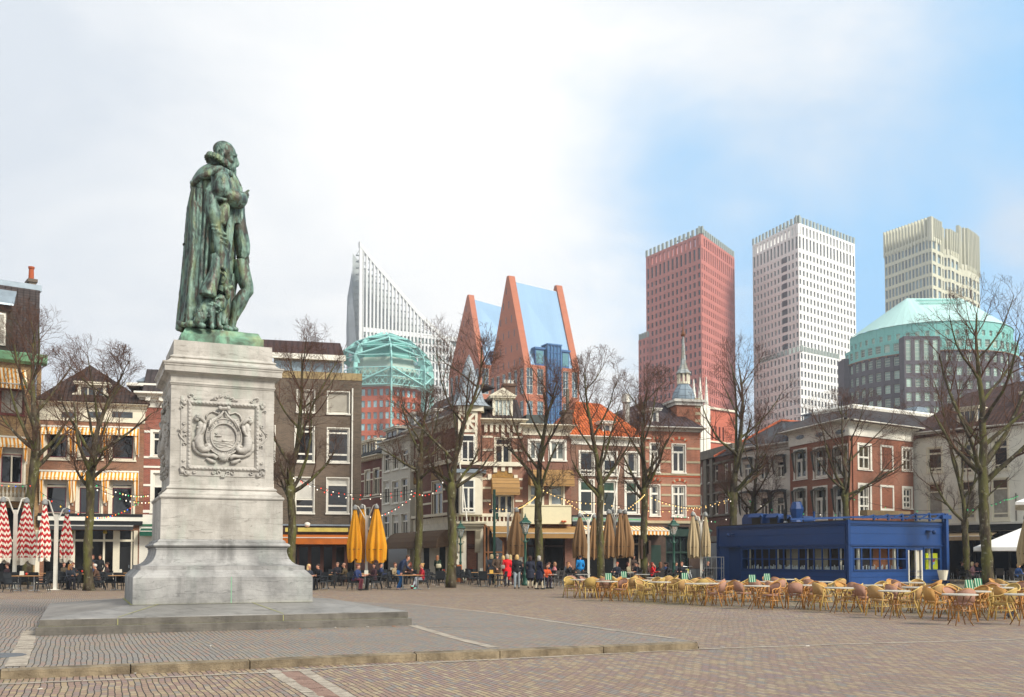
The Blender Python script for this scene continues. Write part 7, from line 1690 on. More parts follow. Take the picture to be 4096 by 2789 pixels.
def tree(px,py,fy,ty,xl,xr,wpx,seed,label,lean=0.,nl=12,thin=1.,kb=None):
    rnd=random.Random(seed); base=gp(px,py); Z=base.y; k=Z/F; r0=wpx*k/2
    zf=zat(fy,Z); zt=zat(ty,Z); hw=(xr-xl)/2*k; cxo=((xl+xr)/2-px)*k
    root=empty('bare_tree',base,0,label,'tree','leafless trees round the square')
    # trunk with burls
    pts=[];rs=[]; n=14
    for i in range(n+1):
        t=i/n; z=zf*t; pts.append(Vector((lean*k*t*t+.05*math.sin(t*7+seed)*r0*3,.04*math.sin(t*9+seed),z)))
        rs.append(r0*(1.28-.28*min(1,t*9) if t<.11 else 1)*(1-.18*t)*(1+.09*math.sin(t*31+seed)+.05*rnd.uniform(-1,1))*(1+.25*math.exp(-((t-.93)/.05)**2)))
    m=MB(); m.smooth=True; m.tube(pts,rs,12)
    for i in range(9):
        t=rnd.uniform(.15,.97); a=rnd.uniform(0,6.28); p=pts[int(t*n)]; rr=rs[int(t*n)]; m.ell((p.x+math.cos(a)*rr*.85,p.y+math.sin(a)*rr*.85,p.z),(rr*.34,rr*.34,rr*.45),7,5)
    m.build('trunk',BARK,root,uv=False)
    cm=MB(); top=pts[-1]; C=Vector((cxo,0,(zf+zt)/2)); A=(hw,hw*.85,(zt-zf)/2*1.06)
    def inside(p): return ((p.x-C.x)/A[0])**2+((p.y-C.y)/A[1])**2+((p.z-C.z)/A[2])**2
    cnt=[0]
    def branch(p,d,L,r,dep):
        n=5 if dep<2 else 4 if dep==2 else 3; P=[p.copy()];R_=[r]; seg=L/n; dd=d.copy(); kidsq=[]
        for i in range(n):
            up=.10 if dep==0 else .16 if dep==1 else .05
            dd=(dd+Vector((rnd.uniform(-1,1),rnd.uniform(-1,1),rnd.uniform(-1,1)))*(.17 if dep<2 else .24)+Vector((0,0,up))).normalized(); p=p+dd*seg
            P.append(p.copy()); R_.append(r*(1-(i+1)/n*.72)); kidsq.append((p.copy(),dd.copy(),R_[-1],(i+1)/n))
            if inside(p)>1.25 and dep>0: break
        cm.cur=1 if dep==0 else 0; cm.tube(P,[max(x,.006) for x in R_],[6,5,4,3,3][dep],cap=False); cnt[0]+=1
        if dep>=4: return
        nk={0:3,1:3,2:3,3:3}[dep]
        for (q_,dq,rq,t) in kidsq:
            if dep==0 and t<.25: continue
            if inside(q_)>1.3: continue
            for j in range(rnd.choice((1,1,0)) if dep==3 else 1 if dep<2 else rnd.choice((1,1,1,1,2))):
                ax=dq.orthogonal().normalized(); ax=Matrix.Rotation(rnd.uniform(0,6.28),3,dq)@ax
                ang=rnd.uniform(.45,.95); nd=(Matrix.Rotation(ang,3,ax)@dq).normalized()
                if dep==0 and nd.z<-.1: nd.z=abs(nd.z)
                Lk=L*rnd.uniform(.5,.75)*(1-.4*t) if dep<3 else L*rnd.uniform(.45,.8)
                Lk=max(Lk,.35)
                branch(q_,nd,Lk,max(rq*.6,.007),dep+1)
    # a leader and limbs that climb out like a vase
    H=zt-zf
    lead=[top]; lr=[rs[-1]*.86]; d=Vector((0,0,1)); p=top.copy(); spots=[]
    for i in range(7):
        d=(d+Vector((rnd.uniform(-.16,.16)+cxo*.02,rnd.uniform(-.16,.16),.1))).normalized(); p=p+d*H*.125; lead.append(p.copy()); lr.append(lr[0]*(1-(i+1)/7*.82)); spots.append((p.copy(),lr[-1],(i+1)/7))
    cm.smooth=True; cm.cur=1; cm.tube(lead,lr,8,cap=False)
    a0=rnd.uniform(0,6.28)
    for i in range(nl):
        t=i/nl; a=a0+i*2.4; 
        if i<5: q_=pts[-1-(i%3)*1] ; q_=q_.copy(); rr=rs[-1]*.56; 
        else: s=spots[min(6,int((i-5)/(nl-5)*6))]; q_=s[0]; rr=s[1]*.62
        el=rnd.uniform(.35,.8) if i<5 else rnd.uniform(.6,1.)
        dx,dy=math.cos(a),math.sin(a)
        if i%2==0: dy*=.5
        dvec=Vector((dx*math.cos(el),dy*math.cos(el),math.sin(el))).normalized()
        # length to the crown's edge
        L=9.
        while inside(q_+dvec*L)>.95 and L>1.6: L-=.25
        branch(q_,dvec,L,max(rr,.05),0)
    for s in spots[3:]:
        for j in range(2):
            a=rnd.uniform(0,6.28); dv=Vector((math.cos(a)*.6,math.sin(a)*.6,.9)).normalized(); branch(s[0],dv,H*.22,max(s[1]*.5,.02),1)
    cm.build('crown',[TWIG,BARK],root,uv=False)
    return root
TREES=[(105,2340,1800,1235,-90,350,40,1,'big leafless tree left of the picture beside the striped awnings of the tan house',25),
 (352,2363,1885,1390,120,590,36,2,'leafless tree in front of the gabled brown house',0),
 (1168,2345,1945,1325,1010,1440,36,3,'leafless tree just right of the pedestal before the dark brick block',-10),
 (1126,2325,1930,1480,1000,1260,24,13,'dark slim leafless tree partly behind the pedestal',0),
 (1672,2335,1850,1560,1470,1850,32,4,'slender leafless tree beside the brown awnings of the side street',8),
 (1806,2351,1930,1295,1600,2030,38,5,'leafless tree with mottled trunk before the half-timbered turret',2),
 (2155,2340,1940,1465,1950,2340,34,6,'leafless tree before the cream balcony wall',0),
 (2402,2343,1940,1430,2230,2590,32,7,'leafless tree before the orange roof house',0),
 (2578,2335,1955,1495,2400,2780,30,8,'leafless tree with blackboards strapped to its trunk',0),
 (2930,2318,1970,1395,2740,3190,34,9,'leafless tree left of the blue kiosk roof vents',6),
 (3012,2312,2040,1640,2880,3180,20,10,'multi-stemmed thin tree behind the blue kiosk roof vents',0),
 (3388,2320,1960,1590,3150,3660,28,11,'leafless tree behind the blue kiosk corner',0),
 (3866,2320,2075,1440,3610,4060,28,12,'thinner leafless tree right of the blue kiosk',0),
 (3950,2339,1870,1170,3640,4270,44,14,'largest leafless tree at the right with mossy trunk',-15)]
for T_ in TREES: tree(*T_)
def boards():
    for x0,x1,y0,y1 in ((985,1005,660,905),(1078,1108,675,845)):
        p=gp(q('H',(x0+x1)/2,900)[0],2335); Y=p.y-.1; a=xat(q('H',x0,0)[0],Y,2); b=xat(q('H',x1,0)[0],Y,2); z0=zat(q('H',0,y1)[1],Y); z1=zat(q('H',0,y0)[1],Y)
        m=MB(); m.box(a,b,Y-.5,Y+.4,z0,z1); o=m.build('menu_board',plain('4a3428',.6,name='board frame')); tag(o,('slim black' if x0<1000 else 'wood-edged')+' menu board strapped to the trunk before the corner house','board'); m=MB(); m.box(a-.012,b+.012,Y-.45,Y+.35,z0+.05,z1-.05); m.build('board_face',BLACK,o)
boards()
# ================= chairs and tables =================
def weave(c,c2,name):
    m=NT(name); o=m.tc.outputs['Object']; w=m.n('ShaderNodeTexWave'); m.L.new(o,w.inputs['Vector']); w.bands_direction='Z'; w.inputs['Scale'].default_value=22; w.inputs['Distortion'].default_value=1.5
    col=m.mix(w.outputs['Fac'],c,c2); n=m.noise(3,4,.6); col=m.mix(m.mr(n,.4,.7,0,.3),col,tuple(x*.55 for x in C4(c)[:3])); m.bump(w.outputs['Fac'],.5,.01); return m.fin(col,.7,0,.3)
BLK=weave('1d2023','2c3034','black weave'); BLKP=plain('1a1c1f',.5,name='black leg'); GRYW=weave('34312f','4a4643','grey brown weave'); ALU=plain('9a9c9c',.35,.8,name='aluminium')
def black_chair(weavem,legm,label):
    r=empty('terrace_chair',(0,0,0),0,label,'chair')
    m=MB(); m.box(-.24,.24,-.24,.22,.37,.45); m.build('seat',weavem,r)
    m=MB(); m.hexa([(-.24,.19,.42),(.24,.19,.42),(.24,.25,.42),(-.24,.25,.42),(-.25,.30,.88),(.25,.30,.88),(.25,.34,.88),(-.25,.34,.88)]); m.build('backrest',weavem,r)
    for s in (-1,1):
        m=MB(); m.tube([(s*.25,.27,.66),(s*.28,.05,.67),(s*.28,-.22,.65),(s*.265,-.23,.58)],.024,6); m.build('armrest',weavem,r)
        m=MB(); m.tube([(s*.25,-.225,.65),(s*.245,-.235,.38),(s*.25,-.27,.03)],.02,5); m.cur=1; m.ell((s*.25,-.27,.02),(.022,.022,.02),6,4); m.build('leg',[legm,ALU],r)
        m=MB(); m.tube([(s*.235,.21,.42),(s*.25,.30,.03)],.02,5); m.cur=1; m.ell((s*.25,.30,.02),(.022,.022,.02),6,4); m.build('leg',[legm,ALU],r)
    return r
def wicker_chair(wv,frame,label,name='cane_chair',rr=.46):
    r=empty(name,(0,0,0),0,label,'chair')
    m=MB(); m.smooth=True; n=14
    # curved woven back wrapping round to the arms
    A=[];Bt=[]
    for i in range(n+1):
        a=math.radians(-20+220*i/n); x=.27*math.cos(a); y=.25*math.sin(a)+.0; f=max(0,math.sin(a)); zt=.64+.20*f**1.6
        A.append((x*1.02,y+.02*f,.44)); Bt.append((x*(1.02+.10*f),y+.11*f,zt))
    lo,hi=4,n-4
    inner=[Vector(p)*1 for p in A]; t=.018
    vs=[];fs=[]
    for i in range(lo,hi+1):
        a=Vector(A[i]);b=Vector(Bt[i]); o=Vector((a.x,a.y,0)).normalized()*t; 
        zb=.47
        a=a.lerp(b,.12); vs+=[a,b,b+o,a+o]
    k=hi-lo+1
    for i in range(k-1):
        for j in range(4): fs.append((i*4+j,i*4+(j+1)%4,(i+1)*4+(j+1)%4,(i+1)*4+j))
    fs+=[(0,3,2,1),tuple((k-1)*4+j for j in range(4))]; m.add(vs,fs); m.build('backrest',wv,r)
    m=MB(); m.smooth=True; m.rings([[(.235*math.cos(2*math.pi*i/18),.235*math.sin(2*math.pi*i/18)-.01,z) for i in range(18)] for z in (.41,.455)]); m.build('seat',wv,r)
    m=MB(); m.smooth=True; m.tube([(Bt[0][0]+.0,-.26,.50)]+[(Bt[0][0],-.2,.62)]+Bt+[(Bt[-1][0],-.2,.62),(Bt[-1][0],-.26,.50)],.019,6); m.build('hoop_rail',frame,r)
    for s in (-1,1):
        m=MB(); m.tube([(s*.27,.10+.07*math.cos(2*math.pi*i/12)-.12,.55+.07*math.sin(2*math.pi*i/12)) for i in range(13)],.011,5,cap=False); m.build('arm_scroll',frame,r)
        m=MB(); m.smooth=True; m.tube([(s*.268,-.24,.60),(s*.25,-.2,.44),(s*.27,-.26,0)],[.016,.018,.02],6); m.build('leg',frame,r)
        m=MB(); m.smooth=True; m.tube([(s*.22,.2,.72),(s*.20,.19,.44),(s*.24,.33,0)],[.014,.018,.02],6); m.build('leg',frame,r)
    m=MB(); m.tube([(.245*math.cos(2*math.pi*i/16),.25*math.sin(2*math.pi*i/16),.27) for i in range(17)],.010,4,cap=False)
    for i in range(4): a=math.pi/4+math.pi/2*i; m.tube([(.26*math.cos(a-.5),.26*math.sin(a-.5),.25),(.2*math.cos(a-.35),.2*math.sin(a-.35),.38),(.2*math.cos(a+.35),.2*math.sin(a+.35),.38),(.26*math.cos(a+.5),.26*math.sin(a+.5),.25)],.009,4)
    m.build('stretcher',frame,r)
    return r
def table(topm,legm,label,name,kind):
    r=empty(name,(0,0,0),0,label,'table'); m=MB()
    if kind=='cane':
        m.lathe([(.38,.715),(.41,.72),(.41,.745),(.40,.75)],24); m.build('table_top',topm,r)
        for k in range(4):
            a=math.pi/4+k*math.pi/2; m=MB(); m.smooth=True; m.tube([(.27*math.cos(a),.27*math.sin(a),.715),(.12*math.cos(a),.12*math.sin(a),.45),(.12*math.cos(a),.12*math.sin(a),.3),(.3*math.cos(a),.3*math.sin(a),0)],.013,5); m.build('leg',legm,r)
        m=MB(); m.tube([(.14*math.cos(2*math.pi*i/12),.14*math.sin(2*math.pi*i/12),.38) for i in range(13)],.012,4,cap=False); m.build('ring',legm,r)
    elif kind=='wood':
        m.box(-.62,.62,-.36,.36,.725,.75); m.build('table_top',topm,r)
        for s in (-.38,.38):
            m=MB(); m.tube([(s,0,.03),(s,0,.72)],.028,8); m.build('column',legm,r); m=MB()
            for a in range(4): t=a*math.pi/2+.785; m.tube([(s,0,.06),(s+.27*math.cos(t),.27*math.sin(t),.02)],.018,5)
            m.build('foot',legm,r)
    else:
        m.box(-.36,.36,-.36,.36,.725,.75); m.build('table_top',topm,r); m=MB(); m.tube([(0,0,.03),(0,0,.72)],.03,8); m.build('column',legm,r); m=MB()
        for a in range(4): t=a*math.pi/2+.785; m.tube([(0,0,.06),(.3*math.cos(t),.3*math.sin(t),.02)],.02,5)
        m.build('foot',legm,r)
    return r
CB=Once(black_chair(BLK,BLKP,'black woven terrace chair')); CG=Once(black_chair(GRYW,ALU,'grey-brown woven terrace chair'))
PINK_=weave('a37866','b88e78','pink weave'); HON=weave('b38446','cd9f5c','honey weave'); TANW=weave('a37c4c','bd9862','tan weave'); YEL=weave('a88a48','bfa262','yellow weave')
FH=plain('bd8440',.45,name='honey cane'); FY=plain('cfae62',.45,name='pale cane'); FP=plain('ab7c68',.5,name='pink cane')
CW={'p':Once(wicker_chair(PINK_,FH,'x')),'h':Once(wicker_chair(HON,FH,'x')),'t':Once(wicker_chair(TANW,FY,'x')),'y':Once(wicker_chair(YEL,FY,'x')),'m':Once(wicker_chair(PINK_,FP,'x'))}
CNAME={'p':'pink-seated cane','h':'honey brown cane','t':'tan woven cane','y':'yellow woven cane','m':'mauve pink cane'}
TC=Once(table(plain('bdb6a6',.4,var=.08,name='white table top'),plain('8d6436',.5,name='dark cane'),'x','bistro_table','cane')); TW=Once(table(plain('b98a58',.5,var=.15,name='wood table top'),ALU,'x','terrace_table','wood')); TS=Once(table(plain('b4b2ab',.4,name='pale table top'),BLKP,'x','terrace_table','sq')); TWS=Once(table(plain('b98a58',.5,var=.15,name='wood table top'),BLKP,'x','terrace_table','sq'))
USED=[]
def where(px):
    for lim,s in ((160,'at the left edge of the picture under the red striped parasols'),(330,'left of the tree before the gabled house'),(560,'between that tree and the pedestal'),(1300,'just right of the pedestal'),(1520,'beside the yellow parasols'),(1720,'near the man in jeans'),(1800,'left of the mottled tree'),(2050,'between the mottled tree and the group in coats'),(2290,'right of the group in coats'),(2560,'before the brown parasols'),(2800,'before the grey screen'),(3150,'left of the kiosk front windows'),(3450,'in front of the kiosk corner'),(3800,'in front of the kiosk door'),(5000,'at the right edge near the big tree')):
        if px<lim: return s
def rowword(y): return 'front row' if y>2400 else 'middle rows' if y>2355 else 'rear rows'
def seat(once,kind,px,py,deg,group,adj=''):
    p=gp(px,py); 
    return once.put(p,math.radians(deg),label=None,group=group)
SEATS={}
def chair(typ,reg,x,y,deg):
    """deg: which way the sitter looks, 0 = toward the camera, 90 = toward the right"""
    px,py=q(reg,x,y); p=gp(px,py); USED.append((p.x,p.y)); n='black' if typ=='b' else 'grey' if typ=='g' else typ
    rz=math.radians(deg)
    if typ=='b': o=CB.put(p,rz,'black woven terrace chair '+where(px),'black woven terrace chairs')
    elif typ=='g': o=CG.put(p,rz,'grey-brown woven terrace chair '+where(px),'grey woven terrace chairs')
    else:
        o=CW[typ].put(p,rz,CNAME[typ]+' chair '+('in the front row, ' if py>2395+ (px-2300)*.045 else 'behind the front row, ')+where(px),CNAME[typ]+' chairs')
    return o
def tbl(typ,reg,x,y,deg=0):
    px,py=q(reg,x,y); p=gp(px,py,.745); p.z=0; USED.append((p.x,p.y))
    d={'c':(TC,'round white-topped cane table','round cane tables'),'w':(TW,'long wood-topped terrace table','wood topped terrace tables'),'s':(TS,'square pale-topped terrace table','pale topped terrace tables'),'v':(TWS,'small wood-topped terrace table','small wood topped tables')}[typ]
    o=d[0].put(p,math.radians(deg),d[1]+' '+where(px),d[2]); return o
# ---- black chairs at the left (sight angles: 90 looks right, -90 looks left, 180 looks away)
TB=[]
for t in (('w','X',350,410,0),('v','X',1040,385,10),('w','X',1640,405,0),('v','X',1640,372,0),('w','X',520,375,5),('w','X',420,318,0),('w','X',700,298,0),('v','X',1290,290,0)): TB.append(tbl(*t))
for c in ((160,632,75),(560,632,-75),(20,575,60),(260,590,170),(480,590,180),(640,575,-60),(830,575,60),(930,588,80),(1290,575,-80),(1420,575,70),(1510,605,75),(1600,600,180),(700,560,180),(100,590,180),(370,572,160)): chair('b','X',*c)
# ---- black chairs, middle
for t in (('w','D',600,1183,0),('w','D',1095,1182,0),('w','D',1560,1188,0),('v','D',530,1160,0),('w','D',800,1090,0),('v','D',880,1095,0),('w','U',850,440,0),('v','U',80,410,0),('v','U',620,425,0),('w','D',1010,1170,5)): TB.append(tbl(*t))
for c in ((555,1330,150),(700,1335,-75),(970,1332,170),(1200,1332,-80),(1390,1335,80),(1690,1335,-90),(1300,1290,-60),(1250,1280,170),(760,1275,60),(820,1270,170),(880,1265,-70),(920,1300,80),(1100,1290,170),(1340,1275,70),(1450,1285,170),(1560,1280,-170),(1760,1290,80),(1740,1270,20)): chair('b','D',*c)
for c in ((60,640,170),(-60,640,80),(300,605,-80),(340,600,80),(450,602,70),(570,628,80),(720,652,170),(980,662,-75),(400,575,-60),(640,590,60),(500,570,170),(860,600,10),(250,590,100)): chair('b','U',*c)
# ---- grey chairs
for c in ((1850,662,-70),(1700,600,80),(1930,640,10),(2040,610,-60),(2120,600,170),(2250,610,60),(1600,620,70),(2180,560,170),(2300,560,-80),(1780,570,150),(1960,560,80)): chair('g','U',*c)
for c in ((260,1150,-60),(380,1160,70),(130,1140,170),(560,1165,170),(640,1140,60),(760,1150,80),(860,1150,-60),(950,1155,170),(1050,1160,80),(1160,1170,170),(720,1120,-60),(900,1115,60),(430,1110,-80),(540,1100,80),(1180,1120,-80)): chair('g','H',*c)
for t in (('s','U',1740,455),('s','U',1840,402),('s','U',2260,455),('s','H',260,1100),('s','H',820,1080),('s','H',700,1045),('s','H',1010,1100),('s','H',80,1045),('s','U',650,310),('s','U',760,315)): TB.append(tbl(*t))
# ---- right-hand terrace behind the kiosk
for c in ((300,1520,80),(600,1500,-80),(680,1500,80),(950,1500,150),(1100,1490,170),(1200,1500,-80)): chair('g','R',*c)
# ---- cane chairs
CH=[('m',120,1362,165),('m',330,1388,60),('h',440,1392,140),('h',640,1392,-120),('y',740,1402,100),('t',900,1412,180),('t',1050,1432,110),('m',1350,1436,-120),('t',1570,1452,115),('y',1760,1450,180),('m',1930,1456,-115)]
for c in CH: chair(c[0],'H',*c[1:])
for c in (('p',505,1366,120),('h',740,1366,-110),('p',880,1380,115),('p',1090,1392,170),('t',1430,1414,110),('t',1730,1430,-110),('p',1900,1434,120)): chair(c[0],'J',*c[1:])
for c in (('t',290,1492,130),('t',570,1502,-120),('h',740,1448,-100),('h',850,1524,105),('p',1100,1545,178),('h',1235,1500,-60),('y',1390,1490,110),('h',1540,1522,105),('h',1690,1520,-110)): chair(c[0],'L',*c[1:])
for t in ((220,1165),(560,1188),(760,1150),(1000,1172),(1230,1195),(1500,1180),(1700,1215),(1850,1212),(2100,1182),(1180,1143),(430,1160)): tbl('c','H',*t)
for t in ((330,1075),(650,1130),(760,1082),(980,1055),(1190,1122),(1400,1082),(1600,1152),(1900,1122)): tbl('c','J',*t)
for t in ((210,1192),(430,1248),(600,1168),(640,1214),(1070,1282),(1210,1252),(1250,1225),(1450,1215),(1650,1160),(1680,1282),(1500,1190)): tbl('c','L',*t)
rnd=random.Random(77)
kinds=['p','t','h','y','t','h','p','t']
tabs=[o for o in COL.objects if o.name.split('.')[0]=='bistro_table']
nput=0
for tb in tabs:
    for k in range(4):
        a=rnd.uniform(-.35,.35)+k*math.pi/2+.6; d=.68; x=tb.location.x+d*math.cos(a); y=tb.location.y+d*math.sin(a)
        if any((x-u)**2+(y-v)**2<.55**2 for u,v in USED): continue
        if 0: continue
        pxx=2048+F*x/y; pyy=2231+F*EYE/y
        if pyy>2392+(pxx-2250)*.052: continue
        USED.append((x,y)); ty=rnd.choice(kinds); nput+=1
        CW[ty].put((x,y,0),a-math.pi/2+rnd.uniform(-.3,.3),CNAME[ty]+' chair behind the front row, '+where(pxx),CNAME[ty]+' chairs')
print('extra chairs',nput,len(tabs))
# ---- things on the tables
def card(px,py,z,mat,label,w=.12,h=.17,rz=0.,group=None,cat='menu card'):
    m=MB(); m.prism([(-w/2,-.05,0),(-w/2,.05,0),(-w/2,.0,h)],(w,0,0)); p=gp(px,py,z); o=m.build('menu_card',mat); o.location=p; o.rotation_euler=(0,0,rz); return tag(o,label,cat,group)
GRN=stripes('1f6b4c','cfd6c0',.09,0,.8,.5,name='green card'); YC=plain('c79a3e',.7,name='ochre card'); WC=plain('c9c5b4',.6,name='white card')
for r_,x,y,m_,l_ in (('D',590,1183,YC,'ochre tent card on the table right of the pedestal'),('D',1095,1178,WC,'white tent card on the table under the yellow parasols'),('D',1365,1142,WC,'white tent card beside the standing man in jeans'),('U',835,445,YC,'ochre tent card on the table beside the woman in red'),('U',680,412,WC,'white tent card left of the ochre one'),('X',290,402,WC,'white tent card on the front table at the left'),('X',1595,370,WC,'white tent card on the table touching the pedestal'),('D',825,1085,WC,'white tent card before the two older men'),
   ('H',580,1170,GRN,'upright green menu card left of the brown parasols'),('H',775,1140,GRN,'tilted green menu card behind the pink cane chairs'),('H',1545,1165,GRN,'green menu card beside the bicycle'),('J',600,1090,GRN,'green chequered card leaning on a cane table'),('J',770,1070,GRN,'green chequered card in front of the kiosk window'),('L',1160,1235,GRN,'yellow-spotted green menu card near the big tree'),('L',1245,1215,GRN,'folded green card right of the yellow-spotted one')):
    px,py=q(r_,x,y); big=m_ is GRN; card(px,py,.752,m_,l_,.26 if big else .2,.26 if big else .2,.3 if big else 0)
RL=plain('c7321c',.35,name='red glass')
for r_,x,y,l_ in (('X',350,402,'red glass candle holder on the front table at the left'),('X',1020,365,'red glass candle holder left of the tree trunk'),('X',1090,365,'red glass holder touching the tree trunk in view'),('X',820,285,'red candle holder on the rear table'),('U',525,390,'orange red candle holder left of the ochre tent card'),('U',100,405,'orange red candle holder beside the mottled tree'),('D',1022,1160,'red candle holder beside the woman in navy')):
    px,py=q(r_,x,y); p=gp(px,py,.752); m=MB(); m.smooth=True; m.lathe([(.035,0),(.055,.04),(.05,.09),(.035,.12)],10); o=m.build('candle_holder',RL); o.location=p; tag(o,l_,'candle holder')
px,py=q('D',1600,1335); p=gp(px,py); m=MB(); m.smooth=True; m.rings([[(.19*math.cos(a*math.pi/6)*s,.10*math.sin(a*math.pi/6)*s,z) for a in range(12)] for s,z in ((.85,0),(1,.04),(1,.14),(.8,.22),(.45,.25))]); h=MB(); o=m.build('handbag',plain('a51222',.5,name='red leather')); o.location=p; tag(o,'red handbag on the paving beside the seated girl','bag'); h.tube([(-.1,0,.22),(-.06,0,.36),(.06,0,.36),(.1,0,.22)],.012,5); h.build('handle',plain('a51222',.5,name='red leather'),o)
def planter_pot():
    px,py=q('L',905,1145); p=gp(px,py,.75); m=MB(); m.lathe([(.13,0),(.2,.36),(.21,.38),(.19,.38)],14); o=m.build('flower_pot',CREAM); o.location=p; tag(o,'cream pot standing on a dark round table right of the kiosk door','pot')
    r=table(plain('3a2a22',.5,name='dark top'),BLKP,'dark round table carrying a cream pot beside the kiosk','terrace_table','cane'); r.location=(p.x,p.y,0)
planter_pot()
def pigeon():
    px,py=q('L',1560,1515); p=gp(px,py); r=empty('pigeon',p,math.radians(20),'grey pigeon pecking under the cane chairs at the right','bird'); m=MB(); m.smooth=True; m.ell((0,0,.09),(.13,.06,.06),12,8,Matrix.Rotation(-.15,3,'Y')); m.tube([(.09,0,.11),(.13,0,.15),(.15,0,.17)],[.04,.028,.026],8); m.ell((.155,0,.175),(.03,.025,.027),8,6); m.tube([(.18,0,.17),(.205,0,.16)],[.01,.003],5); m.tube([(-.1,0,.09),(-.2,0,.07)],[.04,.02],6); m.build('body',plain('6d7078',.6,var=.4,scale=12,name='pigeon feather'),r); m=MB(); m.tube([(.02,.02,.05),(.02,.02,0)],.006,4); m.tube([(.02,-.02,.05),(.03,-.02,0)],.006,4); m.build('leg',plain('a3413a',.6,name='pink foot'),r)
pigeon()
# ================= blue kiosk =================
def kiosk():
    BL=plain('063a74',.45,var=.12,scale=1.2,name='blue paint',spec=.5); BLD=plain('053266',.45,var=.1,name='deep blue paint'); b=B('kiosk','long low blue terrace kiosk with ribbon windows and roof vents',(2868,71),(3395,59.5),cat='kiosk'); b.r.name='kiosk'
    KG=glass('1b1714',.05,.7,name='kiosk glass')
    def setup(b,reg,xs,y0,y1,yt,door,D):
        ym=(y0+y1)/2; u=[b.uz(reg,x,ym)[0] for x in xs]; z0=b.z(reg,(xs[0]+xs[-1])/2,y1); z1=b.z(reg,(xs[0]+xs[-1])/2,y0)
        return u,z0,z1
    def ribbon(b,u,z0,z1,name='window'):
        b.hole((u[0],u[-1],z0,z1)); m=MB(); w=.035
        for x in u: m.box(x-w,x+w,-.03,.05,z0,z1)
        zm=z0+(z1-z0)*.5
        m.box(u[0],u[-1],-.04,.04,zm-.03,zm+.03); m.box(u[0]-.05,u[-1]+.05,-.06,.05,z0-.05,z0+.02); m.box(u[0]-.05,u[-1]+.05,-.045,.05,z1-.02,z1+.05); f=m.build('window_frame',BL,b.r)
        rnd=random.Random(int(u[-1]*100))
        for i in range(len(u)-1):
            p=MB(); p.poly([(u[i]+.03,.02,z0),(u[i+1]-.03,.02,z0),(u[i+1]-.03,.02,z1),(u[i]+.03,.02,z1)]); p.build('pane',KGL,f)
        # what stands inside: shelf with glassware, posts and a lightened backdrop
        s=MB(); s.box(u[0],u[-1],.35,.75,z0-.05,z0+.02); s.build('counter',plain('4a3b30',.6,name='counter wood'),b.r)
        g=MB(); x=u[0]+.05
        while x<u[-1]-.1:
            if rnd.random()<.8: h=rnd.uniform(.12,.3); g.tube([(x,.45,z0+.02),(x,.45,z0+.02+h)],.035,6)
            x+=rnd.uniform(.08,.14)
        g.build('glassware',plain('dde4e2',.2,var=.1,name='glassware',spec=.8),b.r)['kind']='stuff'
        pm=MB()
        for x in u[1::4]: pm.box(x-.16,x-.02,.1,.25,z0,z1)
        pm.build('inner_post',CREAM,b.r); w=MB(); k=0; x=u[0]
        while x<u[-1]: e=min(u[-1],x+rnd.uniform(.8,1.8)); w.cur=rnd.choice((0,0,1,2)); w.box(x,e,.95,1.0,0,z1+.2); x=e
        w.build('near_backdrop',[plain('3b2f28',.7,name='brown panel'),plain('a3663c',.7,name='lightened warm panel'),plain('b0a68f',.7,name='lightened beige panel')],b.r)  # backdrop added close behind the panes, lightened so the room looks lit
    KGm=NT('clear kiosk pane'); 
    KGm.b.inputs['Transmission Weight'].default_value=1.; KGm.b.inputs['IOR'].default_value=1.02; KGL=KGm.fin((.9,.95,.95),.02,0,.9)
    xs=[485,558,635,715,795,878,962,1045,1135,1220,1310,1405,1500,1600,1690]
    u,z0,z1=setup(b,'J',xs,705,945,0,0,0); ribbon(b,u,z0,z1)
    zt=b.z('J',1700,388); b.wall(0,zt,BL,.3,shell=False,lining=False)
    def trims(b,reg,yl,x):
        z=b.z(reg,x,yl); m=MB(); m.box(0,b.w,-.09,.02,z-.05,z+.06); m.box(-.02,b.w+.02,-.07,.02,zt-.14,zt+.02); m.box(0,b.w,-.05,.02,zt-.24,zt-.20); zz=(z+zt)/2; m.box(0,b.w,-.012,.01,zz-.012,zz+.012); m.box(0,b.w,-.012,.01,z0-.12,z0-.09); m.box(0,b.w,-.012,.01,.42,.45); m.build('trim',BLD,b.r)
    trims(b,'J',662,1700)
    d=b.rect('J',338,695,468,1050); m=MB(); m.box(d[0],d[1],-.02,.02,.12,d[3]); m.box(d[0],d[1],-.03,.0,1.0,1.03); o=m.build('door',BLD,b.r); m=MB(); m.box(d[0]-.15,d[1]+.05,-.3,.0,d[3]+.03,d[3]+.1); m.build('door_canopy',BLD,b.r)
    k=b.uz('J',330,550,-.3); m=MB(); m.smooth=True; m.ell((k[0],-.35,k[1]),(.13,.13,.13),10,8); m.tube([(k[0]+.1,-.3,k[1]+.05),(k[0]+.25,0,k[1]+.02)],.04,5); m.build('security_camera',BLD,b.r)
    m=MB(); m.box(b.w-.12,b.w+.06,-.13,.06,0,zt+.1)
    m.build('corner_post',BLD,b.r); m=MB(); m.box(b.w-.36,b.w-.24,-.08,.02,0,zt); m.box(0,.15,-.06,.02,0,zt); m.build('corner_post',BLD,b.r)
    c=B('x','x',(3395,59.5),(3768,63.6)); c.r.name='front_side'; del c.r['label']; del c.r['category']; c.r.parent=b.r
    ri=Matrix.Translation(b.fr.o)@Matrix.Rotation(b.fr.rz,4,'Z'); mw=Matrix.Translation(c.fr.o)@Matrix.Rotation(c.fr.rz,4,'Z'); c.r.location=(ri.inverted()@mw).translation; c.r.rotation_euler=(0,0,c.fr.rz-b.fr.rz)
    u,z0,z1=setup(c,'L',[35,112,200,290,375,462,545],835,1045,0,0,0); ribbon(c,u,z0,z1)
